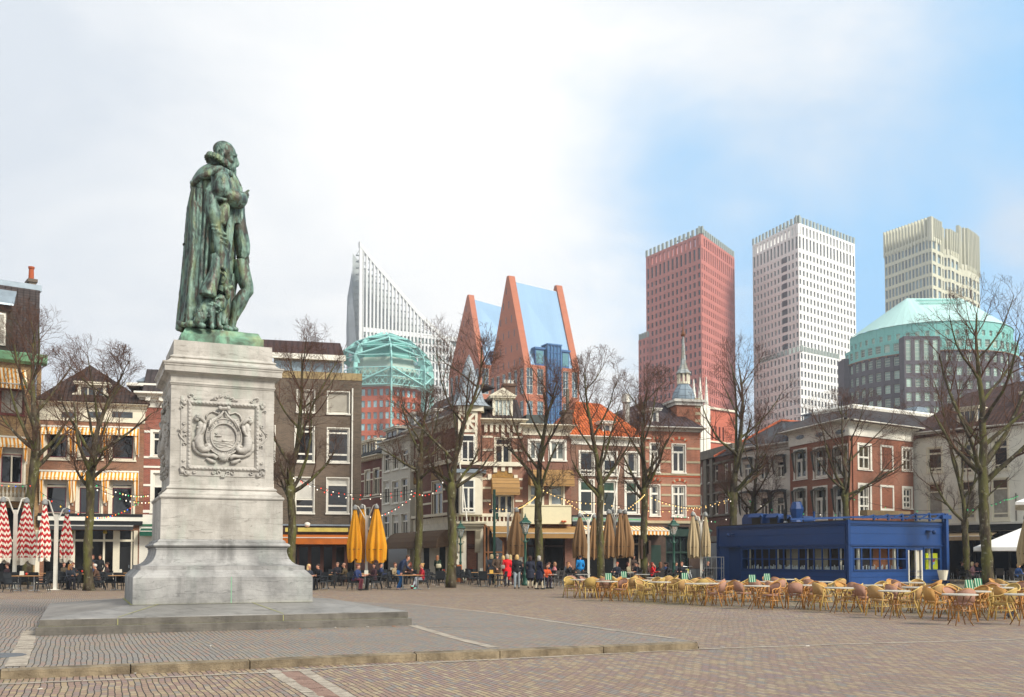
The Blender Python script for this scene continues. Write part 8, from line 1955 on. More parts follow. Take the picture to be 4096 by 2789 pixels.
    u2,z02,z12=setup(c,'L',[720,798,878],835,1045,0,0,0); ribbon(c,u2,z02,z12)
    dd=c.rect('L',565,855,702,1165); c.hole((dd[0],dd[1],.1,dd[3])); c.wall(0,zt,BL,.3,shell=False,lining=False); trims(c,'L',808,450)
    m=MB(); 
    for x in (dd[0],(dd[0]+dd[1])/2+.03,dd[1]-.09): m.box(x,x+.09,-.04,.05,.1,dd[3])
    m.box(dd[0],dd[1],-.038,.04,.1,.18); m.build('door_frame',WHITE,c.r); m=MB(); m.box((dd[0]+dd[1])/2+.12,dd[1]-.1,.1,.14,.1,dd[3]); m.build('inner_post',CREAM,c.r)
    m=MB(); m.box(dd[0]+.1,(dd[0]+dd[1])/2,.5,.9,.1,1.0); m.build('ice_cream_freezer',plain('8c1f2a',.4,name='dark red freezer'),c.r)
    m=MB(); m.box(u2[0]+.36,u2[-1]-.08,.14,.8,z0-.2,z1-.3); m.box(u2[0]+.02,u2[0]+.4,.4,.8,z0+.6,z1-.15); o=m.build('yellow_fridge',plain('d9e01a',.4,var=.05,name='bright yellow'),c.r)
    m=MB(); z_=z0+.42; x_=(u2[0]+u2[-1])/2+.3; m.prism([(x_-.18,.135,z_),(x_-.1,.135,z_+.22),(x_+.18,.135,z_+.3),(x_+.12,.135,z_+.08)],(0,-.004,0)); m.build('fridge_emblem',plain('d8463f',.5,name='red emblem'),c.r); m=MB(); m.prism([(x_-.17,.135,z_-.02),(x_+.11,.135,z_+.05),(x_+.1,.135,z_-.08),(x_-.14,.135,z_-.16)],(0,-.004,0)); m.build('fridge_emblem',plain('8fb6d8',.5,name='blue emblem'),c.r)
    # roof slab, side walls (in the kiosk's frame)
    C0=Vector((0,0,0)); inv=ri.inverted(); pa=inv@b.fr.o; pb=Vector((b.w,0,0)); pc=inv@(c.fr.o+c.fr.d*c.w); pd=pc-pb
    m=MB(); m.poly([(0,.02,zt),(b.w,.02,zt),(pc.x,pc.y,zt),(pd.x,pd.y,zt)]); m.poly([(0,0,0),(0,0,zt),(pd.x,pd.y,zt),(pd.x,pd.y,0)]); m.poly([(pc.x,pc.y,0),(pc.x,pc.y,zt),(pd.x,pd.y,zt),(pd.x,pd.y,0)]); m.build('roof_and_back',BLD,b.r)
    m=MB(); m.rings([[(0,-.04,z),(b.w,-.04,z),(pc.x,pc.y,z),(pd.x,pd.y,z)] for z in (zt+.02,zt+.09)]); m.build('roofing_felt',BLACK,b.r)
    k=c.uz('L',812,680,-.3); m=MB(); m.smooth=True; m.ell((k[0],-.35,k[1]),(.14,.14,.14),10,8); m.box(k[0]-.35,k[0]+.1,-.3,0,k[1]+.05,k[1]+.12); m.build('security_camera',BLD,c.r)
    # steel truss over the front
    e=c.w; zt2=c.z('L',900,497,-.2); zl=c.z('L',100,535,-.2); m=MB(); y=-.15
    def bar(p,q_,r=.06): m.tube([p,q_],r,4)
    m.box(e-.02,e+.22,-.3,.05,0,zt2); bar((-3.2,1.6,zt+.1),(e,y,zt2-.03),.08); bar((.0,y,zt+.22),(e,y,zt+.3),.06)
    for i in range(6):
        t=.12+.15*i; x=e*t; h=zt+.1+(zt2-zt-.1)*(x+3.2)/(e+3.2); bar((x,y,zt+.2),(x+.95,y,min(h+.1,zt2)),.06); m.box(x+.9,x+1.02,y-.06,y+.06,zt+.1,min(h+.1,zt2))
    m.box(e-.4,e+.45,-.35,.1,zt2-.35,zt2-.1); m.build('steel_truss',BL,c.r)
    r_=c.rect('L',168,470,588,522,2.); m=MB(); m.box(r_[0],r_[1],2,2.6,r_[2],r_[3]); m.build('roof_crate',plain('8a7350',.8,var=.3,name='plywood'),c.r)
    # roof vents
    def vb(x0,x1,y0,y1,Yo,open_=True):
        a=b.rect('J',x0,y0,x1,y1,Yo); z0_,z1_=zt+.05,a[3]; w=a[1]-a[0]; m=MB()
        m.prism([(a[0],Yo,z0_),(a[0]+w*.05,Yo,z0_),(a[0]+w*.12,Yo,z1_-.02),(a[0],Yo,z1_-.3)],(0,.0,0)) if False else None
        m.prism([(a[0],Yo,z0_),(a[0]+w,Yo,z0_),(a[0]+w,Yo,z1_-.35),(a[0]+w,Yo,z1_-.25),(a[0]+w*.88,Yo,z1_),(a[0]+w*.12,Yo,z1_),(a[0],Yo,z1_-.3)],(0,.9,0)); f=m.build('roof_vent',BL,b.r)
        m=MB(); m.box(a[0]+w*.5,a[1]-w*.08,Yo-.01,Yo+.0,z0_+.05,z1_-.3); m.build('vent_mouth',BLACK,f); m=MB(); m.prism([(a[0]+w*.42,Yo-.02,z1_-.02),(a[1],Yo-.02,z1_-.02),(a[1]+.02,Yo-.3,z1_-.28),(a[0]+w*.44,Yo-.3,z1_-.28)],(0,0,.04)); m.build('vent_lip',BL,f)
    vb(482,715,306,425,1.2); vb(705,905,306,410,1.4); vb(900,1048,320,400,1.8); vb(1140,1195,330,400,2.)
    def lz(x,pts,Yo,mat,name,n=8):
        m=MB(); uu=b.uz('J',x,300,Yo)[0]; s=.3477*66/F; m.lathe([(w*s/2,b.z('J',x,y,Yo)) for w,y in pts],n,(uu,Yo,0)); m.build(name,mat,b.r)
    lz(1113,[(135,402),(120,385),(108,372),(112,355),(150,262),(156,248),(150,240),(100,170),(92,166)],1.2,BL,'extract_cowl',8)
    lz(980,[(40,400),(38,320),(46,300),(44,285),(24,255),(20,245)],.8,BLACK,'flue_pipe',10); lz(1311,[(34,390),(24,375),(24,295),(30,290),(30,278)],1.,BL,'vent_pipe',8); lz(982,[(60,405),(40,395),(36,388)],.75,ALU,'flue_collar',10)
kiosk()
# ================= parasols =================
def folded(m,cx,cy,z1,z0,r,seed,n=56,k=8,flare=1.15,uvz=True):
    rnd=random.Random(seed); ph=rnd.uniform(0,6); L=z1-z0; rings=[]
    for t in (0,.02,.06,.14,.26,.4,.55,.7,.82,.9,.97,1.0):
        rr=r*(.16+.84*min(1,(t*1.5)**.75))*(1-.14*max(0,t-.75)*4); dep=.10+.30*t
        rings.append([(cx+(rr*(1+dep*math.sin(k*2*math.pi*i/n+ph+t*.9)))*math.cos(2*math.pi*i/n)+.0, cy+rr*.85*(1+dep*math.sin(k*2*math.pi*i/n+ph+t*.9))*math.sin(2*math.pi*i/n), z1-L*t-(.10*L*.4*math.sin(k/2*2*math.pi*i/n+ph) if t>.95 else 0)) for i in range(n)])
    m.smooth=True; m.rings(rings,cap=False); m.smooth=False
def redstripe():
    m=NT('red striped canvas'); o=m.tc.outputs['Object']; sep=m.n('ShaderNodeSeparateXYZ'); m.L.new(o,sep.inputs[0])
    x=m.math('MULTIPLY',m.math('ADD',sep.outputs[0],m.math('MULTIPLY',sep.outputs[1],1.3)),3.2); zz=m.math('PINGPONG',x,.5); v=m.math('ADD',sep.outputs[2],m.math('MULTIPLY',zz,.32)); v=m.math('ADD',v,m.math('MULTIPLY',m.noise(2,2,.5),.15))
    f=m.math('GREATER_THAN',m.math('FRACT',m.math('DIVIDE',v,.30)),.47); lim=m.math('GREATER_THAN',sep.outputs[2],1.62); return m.fin(m.mix(m.math('MULTIPLY',f,lim),'e3dccb','b3262b'),.85,0,.2)
def parasol(label,post,Z,cans,mat,zt_post,group=None,tie=True,white_post=True,armtop=None,rw=1.):
    """one mast carrying folded canopies on arms; cans=(px,ytop,ybot,width px)"""
    bx=xat(post,Z,1.6); r=empty('parasol',(bx,Z,0),0,label,'parasol','folded parasols on the terraces')
    m=MB(); zp=zat(zt_post,Z); m.box(-.075,.075,-.075,.075,0,zp); m.box(-.3,.3,-.3,.3,.0,.03); m.build('mast',WHITE,r)
    for i,(px,yt,yb,w) in enumerate(cans):
        cx=xat(px,Z,3)-bx; cy=-.45 if i%2==0 else .35; z1=zat(yt,Z); z0=zat(yb,Z); cw=w*Z/F/2*rw
        m=MB(); folded(m,cx,cy,z1,z0,cw,i+int(post)); c=m.build('canopy',mat,r)
        if tie: m=MB(); zz=z1-(z1-z0)*.78; m.tube([(cx+cw*.98*math.cos(a*math.pi/8),cy+cw*.86*math.sin(a*math.pi/8),zz) for a in range(17)],.015,4,cap=False); m.build('strap',plain('2b2b2b',.8,name='strap'),c)
        m=MB(); side=1 if cx>0 else -1; tx=cx-side*cw*.45; m.tube([(side*.05,0,zp-.3),(tx,cy*.6,z1+.12)],.038,6); m.tube([(tx,cy*.6,z1+.12),(cx,cy,z1+.2),(cx+side*.05,cy,z1-.02)],.038,6); m.build('arm',WHITE,r)
        m=MB(); m.smooth=True; m.lathe([(.05,z1+.2),(.12,z1+.1),(.15,z1-.02),(.14,z1-.08)],10,(cx,cy,0)); m.build('cap',plain('8f908d',.6,name='grey cap'),r)
    return r
RS=redstripe(); YEC=plain('e09a12',.75,var=.1,scale=1.2,name='golden yellow canvas'); BRC=plain('8d6c48',.85,var=.14,scale=1.2,name='brown canvas'); BGC=plain('b3a07c',.85,var=.12,scale=1.2,name='beige canvas')
parasol('red and white striped pair of folded parasols at the left edge',59,52.,[(28,2005,2245,58),(92,2005,2252,66)],RS,2040)
parasol('red and white striped pair of folded parasols just left of the tree',223,50.,[(195,2015,2238,42),(254,2046,2244,44)],RS,2058)
parasol('golden yellow trio of folded parasols right of the pedestal',1466,60.,[(1424,2036,2243,50),(1444,2030,2244,52),(1510,2032,2246,66)],YEC,2062)
parasol('single folded brown parasol between the signal pole and the lamp post',2032,63.,[(2067,2045,2222,64)],BRC,2052)
parasol('pair of folded brown parasols left of the orange roof house trunk',2354,67.,[(2318,2066,2228,48),(2378,2066,2234,40)],BRC,2076)
parasol('cluster of four folded brown parasols right of the tree trunk',2459,63.,[(2432,2052,2226,44),(2450,2048,2232,50),(2478,2050,2226,36),(2503,2050,2226,56)],BRC,2068)
parasol('cluster of three folded beige parasols left of the blue kiosk',2805,66.,[(2767,2060,2226,36),(2789,2076,2230,44),(2818,2062,2222,30)],BGC,2082)
parasol('folded beige parasol cut by the right edge of the picture',4112,50.,[(4088,2072,2256,60)],BGC,2080)
def tent(px0,Y,yv0,yv1,yt,w,label,name='canopy_tent'):
    x0=xat(px0,Y,2.6); r=empty(name,(x0,Y,0),-math.atan2(x0,Y),label,'canopy'); z0=zat(yv1,Y); z1=zat(yv0,Y); zt=z1+.3; m=MB(); c=(w/2,w/2,z1+w*.36*.62)
    cs=[(0,0,z1),(w,0,z1),(w,w,z1),(0,w,z1)]; m.add(cs+[c],[(0,1,4),(1,2,4),(2,3,4),(3,0,4)])
    for a,b_ in ((0,1),(1,2),(2,3),(3,0)): A,B_=cs[a],cs[b_]; m.add([A,B_,(B_[0],B_[1],z0),(A[0],A[1],z0)],[(0,1,2,3)])
    m.build('canopy',plain('e4e2dc',.7,var=.05,name='white canvas'),r); m=MB()
    for x,y in ((.05,.05),(w-.05,.05),(w-.05,w-.05),(.05,w-.05)): m.tube([(x,y,0),(x,y,z1)],.03,6) if x>1 else m.tube([(w/2,w/2,0),(w/2,w/2,z1+w*.2)],.05,8) if y<1 else None
    m.build('pole',GREYW,r); m=MB(); m.tube([(.05,.1,z0),(w/2,w/2,z0+.9)],.02,4); m.tube([(.05,.1,z0),(-.4+w*.0,.1,z0-.6)],.001,3); m.build('stay',GREYW,r)
tent(3893,60.,2190,2204,2150,8.5,'white pavilion canopy behind the largest tree at the right')
tent(4064,45.,2008,2020,1990,6.,'high white canopy corner cut by the right edge above the beige parasol')
# ================= street furniture =================
def lamp_proto():
    G=plain('1c4a3c',.45,var=.15,name='green enamel'); r=empty('street_lamp',(0,0,0),0,'x','street lamp')
    m=MB(); m.smooth=True; m.lathe([(.22,0),(.22,.12),(.17,.2),(.15,.55),(.18,.6),(.12,.68),(.095,.9),(.085,1.25),(.11,1.3),(.075,1.36),(.065,2.45),(.10,2.5),(.12,2.56),(.06,2.62),(.05,2.9),(.08,2.95),(.10,3.02)],14); m.build('post',G,r)
    for s in (-1,1): m=MB(); m.tube([(s*.04,0,2.6),(s*.16,0,2.58),(s*.25,0,2.66),(s*.22,0,2.74),(s*.17,0,2.7)],.018,5); m.ell((s*.24,0,2.72),(.03,.03,.03),6,4); m.build('scroll_bracket',G,r)
    m=MB(); 
    for k in range(4):
        a=k*math.pi/2+math.pi/4; m.tube([(.13*math.cos(a),.13*math.sin(a),3.06),(.33*math.cos(a),.33*math.sin(a),3.62)],.014,4); m.tube([(.10*math.cos(a),.10*math.sin(a),2.98),(.2*math.cos(a),.2*math.sin(a),3.1),(.14*math.cos(a),.14*math.sin(a),3.06)],.012,4)
    m.sq([(.10,3.04),(.11,3.07)]); f=m.build('lantern_frame',G,r)
    m=MB(); m.sq([(.09,3.07),(.225,3.60)],cap=False); gl=NT('lantern glass'); gl.b.inputs['Transmission Weight'].default_value=.85; gm=gl.fin((.75,.8,.78),.15,0,.5); m.build('glass',gm,f)
    m=MB(); m.tube([(0,0,3.1),(0,0,3.35)],.035,6); m.ell((0,0,3.4),(.05,.05,.08),8,6); m.build('bulb',plain('d9d6c8',.4,name='bulb'),f)
    m=MB(); m.sq([(.27,3.6),(.29,3.63),(.28,3.67),(.12,3.84),(.12,3.9),(.08,3.93),(.05,3.99)]); m.lathe([(.045,3.98),(.06,4.03),(.03,4.08),(.035,4.12),(.005,4.2)],8); m.build('lantern_roof',G,r)
    return r
LP=Once(lamp_proto())
for px,Z,l in ((1842,68,'green lantern post before the cream café doorway'),(2101,57.6,'green lantern post in the group of people in coats'),(2695,62,'green lantern post before the green shop window'),(2830,76,'green lantern post just left of the blue kiosk')):
    LP.put((xat(px,Z,2),Z,0),.3,l,'old style green lantern posts')
def signal():
    G=plain('1c4a3c',.5,name='green enamel'); Z=63; x=xat(1977,Z,3); r=empty('signal_pole',(x,Z,0),0,'tall dark green pole with a camera and small boxes before the glass porch','pole')
    zt=zat(1958,Z); m=MB(); m.tube([(0,0,0),(0,0,zt)],.085,8); m.build('pole',G,r); zc=zat(2045,Z); m=MB(); m.smooth=True; m.tube([(0,-.0,zc+.12),(-.18,-.1,zc+.1)],.03,5); m.ell((-.22,-.12,zc),(.11,.11,.14),10,8); m.build('camera',BLACK,r); zb=zat(2068,Z); m=MB(); m.box(.1,.26,-.08,.08,zb-.15,zb+.25); m.tube([(.2,0,zb-.15),(.1,0,zb-.4)],.015,4); m.build('junction_box',G,r)
signal()
def screen():
    a=gp(2637,2321); Z=71.; f=Frame((xat(2637,Z),Z),(xat(2888,Z),Z)); r=empty('terrace_screen',f.o,f.rz,'low grey screen wall enclosing the terrace left of the kiosk','screen'); z=zat(2277,Z); m=MB(); n=5
    for i in range(n): m.box(f.len*i/n+.02,f.len*(i+1)/n-.02,-.03,.03,.05,z)
    m.build('panel',plain('6f7170',.6,var=.12,name='grey panel'),r)['kind']='stuff'; m=MB()
    for i in range(n+1): m.box(f.len*i/n-.03,f.len*i/n+.03,-.04,.04,0,z+.02)
    m.box(0,f.len,-.045,.045,z,z+.04); m.build('screen_frame',plain('55585a',.5,name='grey metal'),r)
screen()
def cage():
    Z=64; x0=xat(2816,Z,1); x1=xat(2895,Z,1); w=x1-x0; h=zat(2229,Z); r=empty('roll_cage',(x0,Z,0),0,'galvanised roll cage trolley standing left of the kiosk','trolley'); m=MB()
    for x in (0,w): 
        for y in (0,.7): m.tube([(x,y,.12),(x,y,h)],.022,6)
        m.tube([(x,0,h),(x,.7,h)],.022,6)
        for z in (.3,.75,1.2): m.tube([(x,0,z),(x,.7,z)],.014,4)
    for i in range(1,4): m.tube([(w*i/4,.7,.15),(w*i/4,.7,h)],.014,4)
    m.tube([(0,.7,h),(w,.7,h)],.02,6); m.tube([(0,0,.95),(w,0,.95)],.016,4); m.build('cage',ALU,r); m=MB(); m.box(0,w,0,.7,.12,.16); m.build('deck',ALU,r)
    for x in (0.05,w-.05):
        for y in (.05,.65): m=MB(); m.ell((x,y,.06),(.06,.025,.06),8,6); m.build('wheel',BLACK,r)
cage()
def bike():
    Z=62; x=xat(2756,Z,.5); r=empty('bicycle',(x,Z,0),math.radians(100),'white bicycle leaning at the grey screen behind the cane chairs','bicycle'); WF=plain('d8dad8',.35,name='white enamel')
    for cx,nm in ((-.52,'wheel'),(.52,'wheel')):
        m=MB(); m.tube([(cx+.33*math.cos(a*math.pi/12),0,.35+.33*math.sin(a*math.pi/12)) for a in range(25)],.018,5,cap=False)
        for a in range(8): m.tube([(cx,0,.35),(cx+.32*math.cos(a*math.pi/4),0,.35+.32*math.sin(a*math.pi/4))],.004,3)
        m.build(nm,BLACK,r)
    m=MB(); 
    for p,q_ in (((-.52,0,.35),(-.1,0,.3)),((-.1,0,.3),(-.22,0,.85)),((-.52,0,.35),(-.2,0,.72)),((-.1,0,.3),(.36,0,.78)),((-.18,0,.62),(.36,0,.82)),((.52,0,.35),(.34,0,.95))): m.tube([p,q_],.018,6)
    m.build('bike_frame',WF,r); m=MB(); m.tube([(.34,0,.95),(.33,0,1.05),(.3,-.27,1.08),(.2,-.3,1.05)],.013,5); m.tube([(.33,0,1.05),(.3,.27,1.08),(.2,.3,1.05)],.013,5); m.build('handlebar',ALU,r); m=MB(); m.smooth=True; m.ell((-.25,0,.92),(.14,.08,.045),10,6); m.build('saddle',BLACK,r); m=MB(); m.box(.55,.75,-.2,.2,.62,.9); m.build('front_crate',plain('b9b23a',.6,name='yellow green crate'),r)
bike()
def aboard():
    Z=66; x=xat(q('F',567,0)[0],Z,1); r=empty('chalkboard_sign',(x,Z,0),.1,'orange-framed black chalkboard beside the first lantern post','sign'); m=MB(); m.hexa([(-.35,-.25,0),(.35,-.25,0),(.35,-.2,0),(-.35,-.2,0),(-.3,-.03,1.15),(.3,-.03,1.15),(.3,.02,1.15),(-.3,.02,1.15)]); m.hexa([(-.35,.2,0),(.35,.2,0),(.35,.25,0),(-.35,.25,0),(-.3,.03,1.15),(.3,.03,1.15),(.3,.06,1.15),(-.3,.06,1.15)]); m.build('board_frame',plain('b0602a',.6,name='orange wood'),r); m=MB(); m.add([(-.28,-.225,.12),(.28,-.225,.12),(.25,-.055,1.05),(-.25,-.055,1.05)],[(0,1,2,3)]); m.build('board_face',BLACK,r)
aboard()
# ================= festoon lights =================
def bulbmat(c,e,name):
    m=bpy.data.materials.new(name); m.use_nodes=True; b=m.node_tree.nodes['Principled BSDF']; b.inputs['Base Color'].default_value=C4(c); b.inputs['Emission Color'].default_value=C4(c); b.inputs['Emission Strength'].default_value=e; b.inputs['Roughness'].default_value=.3; return m
BM={'w':bulbmat('ffcf80',.9,'warm bulb'),'r':bulbmat('f0402a',.8,'red bulb'),'g':bulbmat('18a860',.8,'green bulb'),'i':bulbmat('fff2dc',.8,'white bulb'),'y':bulbmat('f0b828',.9,'yellow bulb'),'b':bulbmat('2c58d8',.8,'blue bulb'),'o':bulbmat('f08030',.9,'orange bulb')}
BULB={}
def bulbmesh(k):
    if k not in BULB:
        m=MB(); m.smooth=True; m.ell((0,0,-.07),(.031,.031,.042),8,6); m.cur=1; m.tube([(0,0,0),(0,0,-.04)],.018,5); BULB[k]=m.mesh('bulb',[BM[k],BLACK],False)
    return BULB[k]
def string(pts,cols,label,sp=.9):
    """pts=(px,py,Z) supports, sagging between"""
    P=[Vector((xat(a,Z,zat(b_,Z)),Z,zat(b_,Z))) for a,b_,Z in pts]; r=empty('light_string',P[0],0,label,'string lights','strings of festoon bulbs'); path=[]
    for i in range(len(P)-1):
        L=(P[i+1]-P[i]).length; n=max(3,int(L/.45))
        for k in range(n): path.append(P[i].lerp(P[i+1],k/n)-Vector((0,0,.012*L*4*(k/n)*(1-k/n))))
    path.append(P[-1]); m=MB(); m.tube([p-P[0] for p in path],.013,4); m.build('cable',BLACK,r); d=0; nx=.3; j=0
    for i in range(len(path)-1):
        seg=(path[i+1]-path[i]).length
        while nx<=d+seg:
            p=path[i].lerp(path[i+1],(nx-d)/seg); k=cols[j%len(cols)]; j+=1; mkobj('bulb',bulbmesh(k),r,p-P[0]-Vector((0,0,.01))); nx+=sp
        d+=seg
string([(0,1936,57),(125,1938,54)],'rybg','multicoloured bulb string across the balcony at the left',1.0)
string([(160,1968,50),(260,2030,49),(350,2062,48),(450,2058,56),(545,2014,62)],'grybro','multicoloured bulb string drooping over the black café front',.75)
string([(372,1932,48),(470,1965,50),(600,1978,60)],'gwi','green and white bulb string from the tree to the banded house',.8)
string([(380,1950,48),(500,1996,52),(620,2003,60)],'iiwg','lower pale bulb string from the tree toward the pedestal',1.0)
string([(1165,1903,52),(1290,1950,56),(1395,1974,60),(1530,1972,58),(1668,1955,56)],'irr','upper red and white bulb string before the dark brick block',.9)
string([(1200,1920,52),(1320,1972,56),(1438,1992,60),(1560,1985,58),(1664,1968,56)],'riir','lower red and white bulb string before the dark brick block',1.0)
string([(1664,1972,56),(1590,2028,58),(1528,2057,60),(1475,2064,62)],'ri','red and white bulb string falling to the yellow parasols',.5)
string([(1640,1960,56),(1673,1972,56),(1700,1977,55),(1740,1965,54),(1775,1918,53)],'rri','short red and white bulb string between the two café trees',.45)
string([(1945,2002,66),(1985,2030,66),(2036,2034,64)],'w','warm bulb string beside the dark green pole',.55)
string([(2072,2030,64),(2110,2008,60),(2143,1981,56)],'w','warm bulb string rising to the tree by the cream balcony',.5)
string([(2168,1953,56),(2210,1975,58),(2290,2002,62),(2395,2010,58)],'w','warm bulb string across the cream balcony house',.75)
string([(2265,2000,62),(2330,2044,66),(2360,2062,67)],'w','warm bulb string sloping to the brown parasol pair',.6)
string([(2410,2008,58),(2480,2024,60),(2600,2040,60),(2790,2032,66),(2925,2000,70)],'wwi','long warm bulb string before the salmon brick corner house',.95)
string([(2510,2032,62),(2545,2005,60),(2580,1972,56)],'w','warm bulb string from the parasol cluster up to the tree',.5)
string([(2600,1984,56),(2690,2017,60),(2790,2027,66),(2925,1990,70)],'w','upper warm bulb string between the two corner trees',.7)
string([(2690,2058,62),(2770,2065,66),(2860,2084,70),(2935,2066,70)],'ig','green and white bulb string left of the kiosk roof',.8)
string([(2990,1998,72),(3100,2040,74),(3270,2055,72),(3385,2054,70)],'gi','green and white bulb string before the white awning house',1.3)
string([(3400,1990,68),(3560,2030,68),(3700,2043,68),(3860,2034,68),(3945,2024,60)],'g','green bulb string before the blind window house',2.2)
string([(3960,2020,60),(4020,1995,62),(4072,1980,66)],'g','green bulb string at the right from the largest tree',.8)
# ================= people =================
def bodymesh(name,prims,vox=.024):
    """prims: (region, [(x,y,z,r)...]); one remeshed surface, material by nearest part. regions 0 skin 1 top 2 legs 3 shoes"""
    m=MB()
    for reg,pts in prims: m.tube([p[:3] for p in pts],[p[3] for p in pts],10); [m.ell(p[:3],(p[3],)*3,8,6) for p in (pts[0],pts[-1]) if p[3]<.13]
    me=m.mesh(name,[],False); o=bpy.data.objects.new('tmp',me); COL.objects.link(o); a=o.modifiers.new('r','REMESH'); a.mode='VOXEL'; a.voxel_size=vox; b=o.modifiers.new('s','SMOOTH'); b.iterations=2
    bpy.context.view_layer.update(); e=bpy.data.meshes.new_from_object(o.evaluated_get(bpy.context.evaluated_depsgraph_get())); bpy.data.objects.remove(o); e.name=name
    segs=[]
    for reg,pts in prims:
        for i in range(len(pts)-1): segs.append((reg,Vector(pts[i][:3]),Vector(pts[i+1][:3]),pts[i][3],pts[i+1][3]))
    for k in range(4): e.materials.append(None)
    e.materials.clear()
    for k in range(4): e.materials.append(SKIN)
    for p in e.polygons:
        c=p.center; best=9;bi=1
        for reg,a_,b_,ra,rb in segs:
            d=b_-a_; t=max(0,min(1,(c-a_).dot(d)/max(d.length_squared,1e-9))); dist=(c-a_-d*t).length-(ra+(rb-ra)*t)
            if dist<best-1e-4: best=dist;bi=reg
        p.material_index=bi; p.use_smooth=True
    return e
SKIN=plain('c08a70',.6,var=.08,name='skin')
def head(z,x=0,y=0,nod=0.):
    # looking toward -y; nod shifts the face forward
    f=nod
    return [(0,[(x,y+.02-f*.3,z-.13,.055),(x,y-f,z-.06,.06)]),(0,[(x,y+.012-f,z+.045,.088),(x,y-.012-f,z-.02,.075),(x,y-.035-f,z-.07,.045)]),(0,[(x,y-.09-f,z+.0,.016),(x,y-.108-f,z-.02,.016)]),(0,[(x-.083,y+.01-f,z,.016),(x-.083,y+.01-f,z-.03,.014)]),(0,[(x+.083,y+.01-f,z,.016),(x+.083,y+.01-f,z-.03,.014)])]
def hand(x,y,z,dx=0,dy=0,dz=-1,s=1):
    v=Vector((dx,dy,dz)).normalized(); o=Vector((x,y,z)); P=[]; side=Vector((0,-1,0)) if abs(v.y)<.8 else Vector((0,0,1))
    P.append((0,[tuple(o)+(.026,),tuple(o+v*.07)+(.034,)]))
    for i,l in enumerate((.062,.072,.066,.05)): b=o+v*.07+side*(.028-.019*i); P.append((0,[tuple(b)+(.0115,),tuple(b+v*l*.6+Vector((0,0,-.004)))+(.011,),tuple(b+v*l)+(.009,)]))
    t=o+v*.03+side*.03; P.append((0,[tuple(t)+(.013,),tuple(t+v*.035+side*.02)+(.012,),tuple(t+v*.055+side*.026)+(.01,)])); return P
def torso(z0,z1,w=.15,lean=0.,y=0.):
    return [(1,[(0,y,z0,w*.95),(0,y-lean*.4,z0+(z1-z0)*.35,w*.86),(0,y-lean*.8,z0+(z1-z0)*.75,w),(0,y-lean,z1-.05,w*.72),(0,y-lean,z1+.02,.06)]),(1,[(-.16,y-lean,z1-.06,.07),(.16,y-lean,z1-.06,.07)]),(1,[(-.09,y-lean*.7,z0+(z1-z0)*.7,.12),(.09,y-lean*.7,z0+(z1-z0)*.7,.12)]),(1,[(-.08,y,z0+.02,.12),(.08,y,z0+.02,.12)])]
def legs_stand(stride=.1,hip=.9):
    P=[]
    for s,st in ((-1,stride),(1,-stride)):
        P+= [(2,[(s*.09,0,hip,.10),(s*.10,-st*.5-.015,.5,.068),(s*.10,-st+.05*(st<0),.12,.05)]),(3,[(s*.10,-st+.07,.05,.045),(s*.11,-st-.09,.04,.042),(s*.11,-st-.15,.035,.03)])]
    return P
def arms_down(z=1.42,fwd=.0,out=.24,bend=.1):
    P=[]
    for s in (-1,1):
        P+= [(1,[(s*.19,0,z,.062),(s*out,.02-fwd*.3,z-.30,.052),(s*(out-.01),-fwd-bend,z-.55,.042)])]+hand(s*(out-.01),-fwd-bend-.01,z-.58)
    return P
def sit_legs(ft=.0):
    P=[]
    for s in (-1,1): P+= [(2,[(s*.09,.05,.52,.105),(s*.11,-.36,.53,.075),(s*.11,-.40+ft,.12,.05)]),(3,[(s*.11,-.38+ft,.05,.045),(s*.12,-.55+ft,.035,.035)])]
    return P
POSES={}
POSES['walk']=bodymesh('body',legs_stand(.16)+torso(.92,1.46)+head(1.64)+arms_down(1.42,.03))
POSES['coat']=bodymesh('body',legs_stand(.12)+torso(.92,1.44)+head(1.62)+arms_down(1.40,.05)+[(1,[(0,0,.95,.18),(0,.01,.62,.20),(0,.01,.52,.205)]),(1,[(-.08,0,.9,.14),(-.10,0,.55,.14)]),(1,[(.08,0,.9,.14),(.10,0,.55,.14)])])
POSES['stand']=bodymesh('body',legs_stand(.03)+torso(.90,1.46,.165)+head(1.64)+arms_down(1.42,.08,.25,.12))
POSES['jacket']=bodymesh('body',legs_stand(.05,.92)+torso(.92,1.52,.17)+head(1.71)+[(1,[(0,0,.95,.17),(0,0,.78,.175)])]+[(1,[(-.2,0,1.48,.065),(-.27,.1,1.2,.056),(-.05,.2,1.02,.045)]),(1,[(.2,0,1.48,.065),(.27,.1,1.2,.056),(.05,.2,1.02,.045)])]+hand(-.03,.21,1.0,.6,.1,-.6)+hand(.03,.22,1.0,-.6,.1,-.6))
def arms_sit(z=.98,r=1,lean=0.):
    P=[]
    for s in (-1,1): P+= [(1,[(s*.19,-lean,z,.06),(s*.25,-.08-lean,z-.26,.05),(s*.14,-.34-lean*.6,z-.22,.038)])]+hand(s*.13,-.36-lean*.6,z-.22,-s*.3,-1,.0)
    return P
POSES['sit']=bodymesh('body',sit_legs()+torso(.52,1.04)+head(1.22)+arms_sit())
POSES['sit_lean']=bodymesh('body',sit_legs(.1)+torso(.52,1.0,.15,.14)+head(1.17,0,-.14,.05)+arms_sit(.94,1,.16))
POSES['sit_chin']=bodymesh('body',sit_legs()+torso(.52,1.03,.15,.05)+head(1.21,0,-.05)+[(1,[(-.19,-.05,.97,.06),(-.24,-.16,.74,.05),(-.08,-.22,1.02,.038)]),(1,[(.19,-.05,.97,.06),(.25,-.12,.72,.05),(.10,-.38,.76,.038)])]+hand(-.07,-.2,1.05,.2,.3,.9)+hand(.09,-.4,.76,-.5,-1,0))
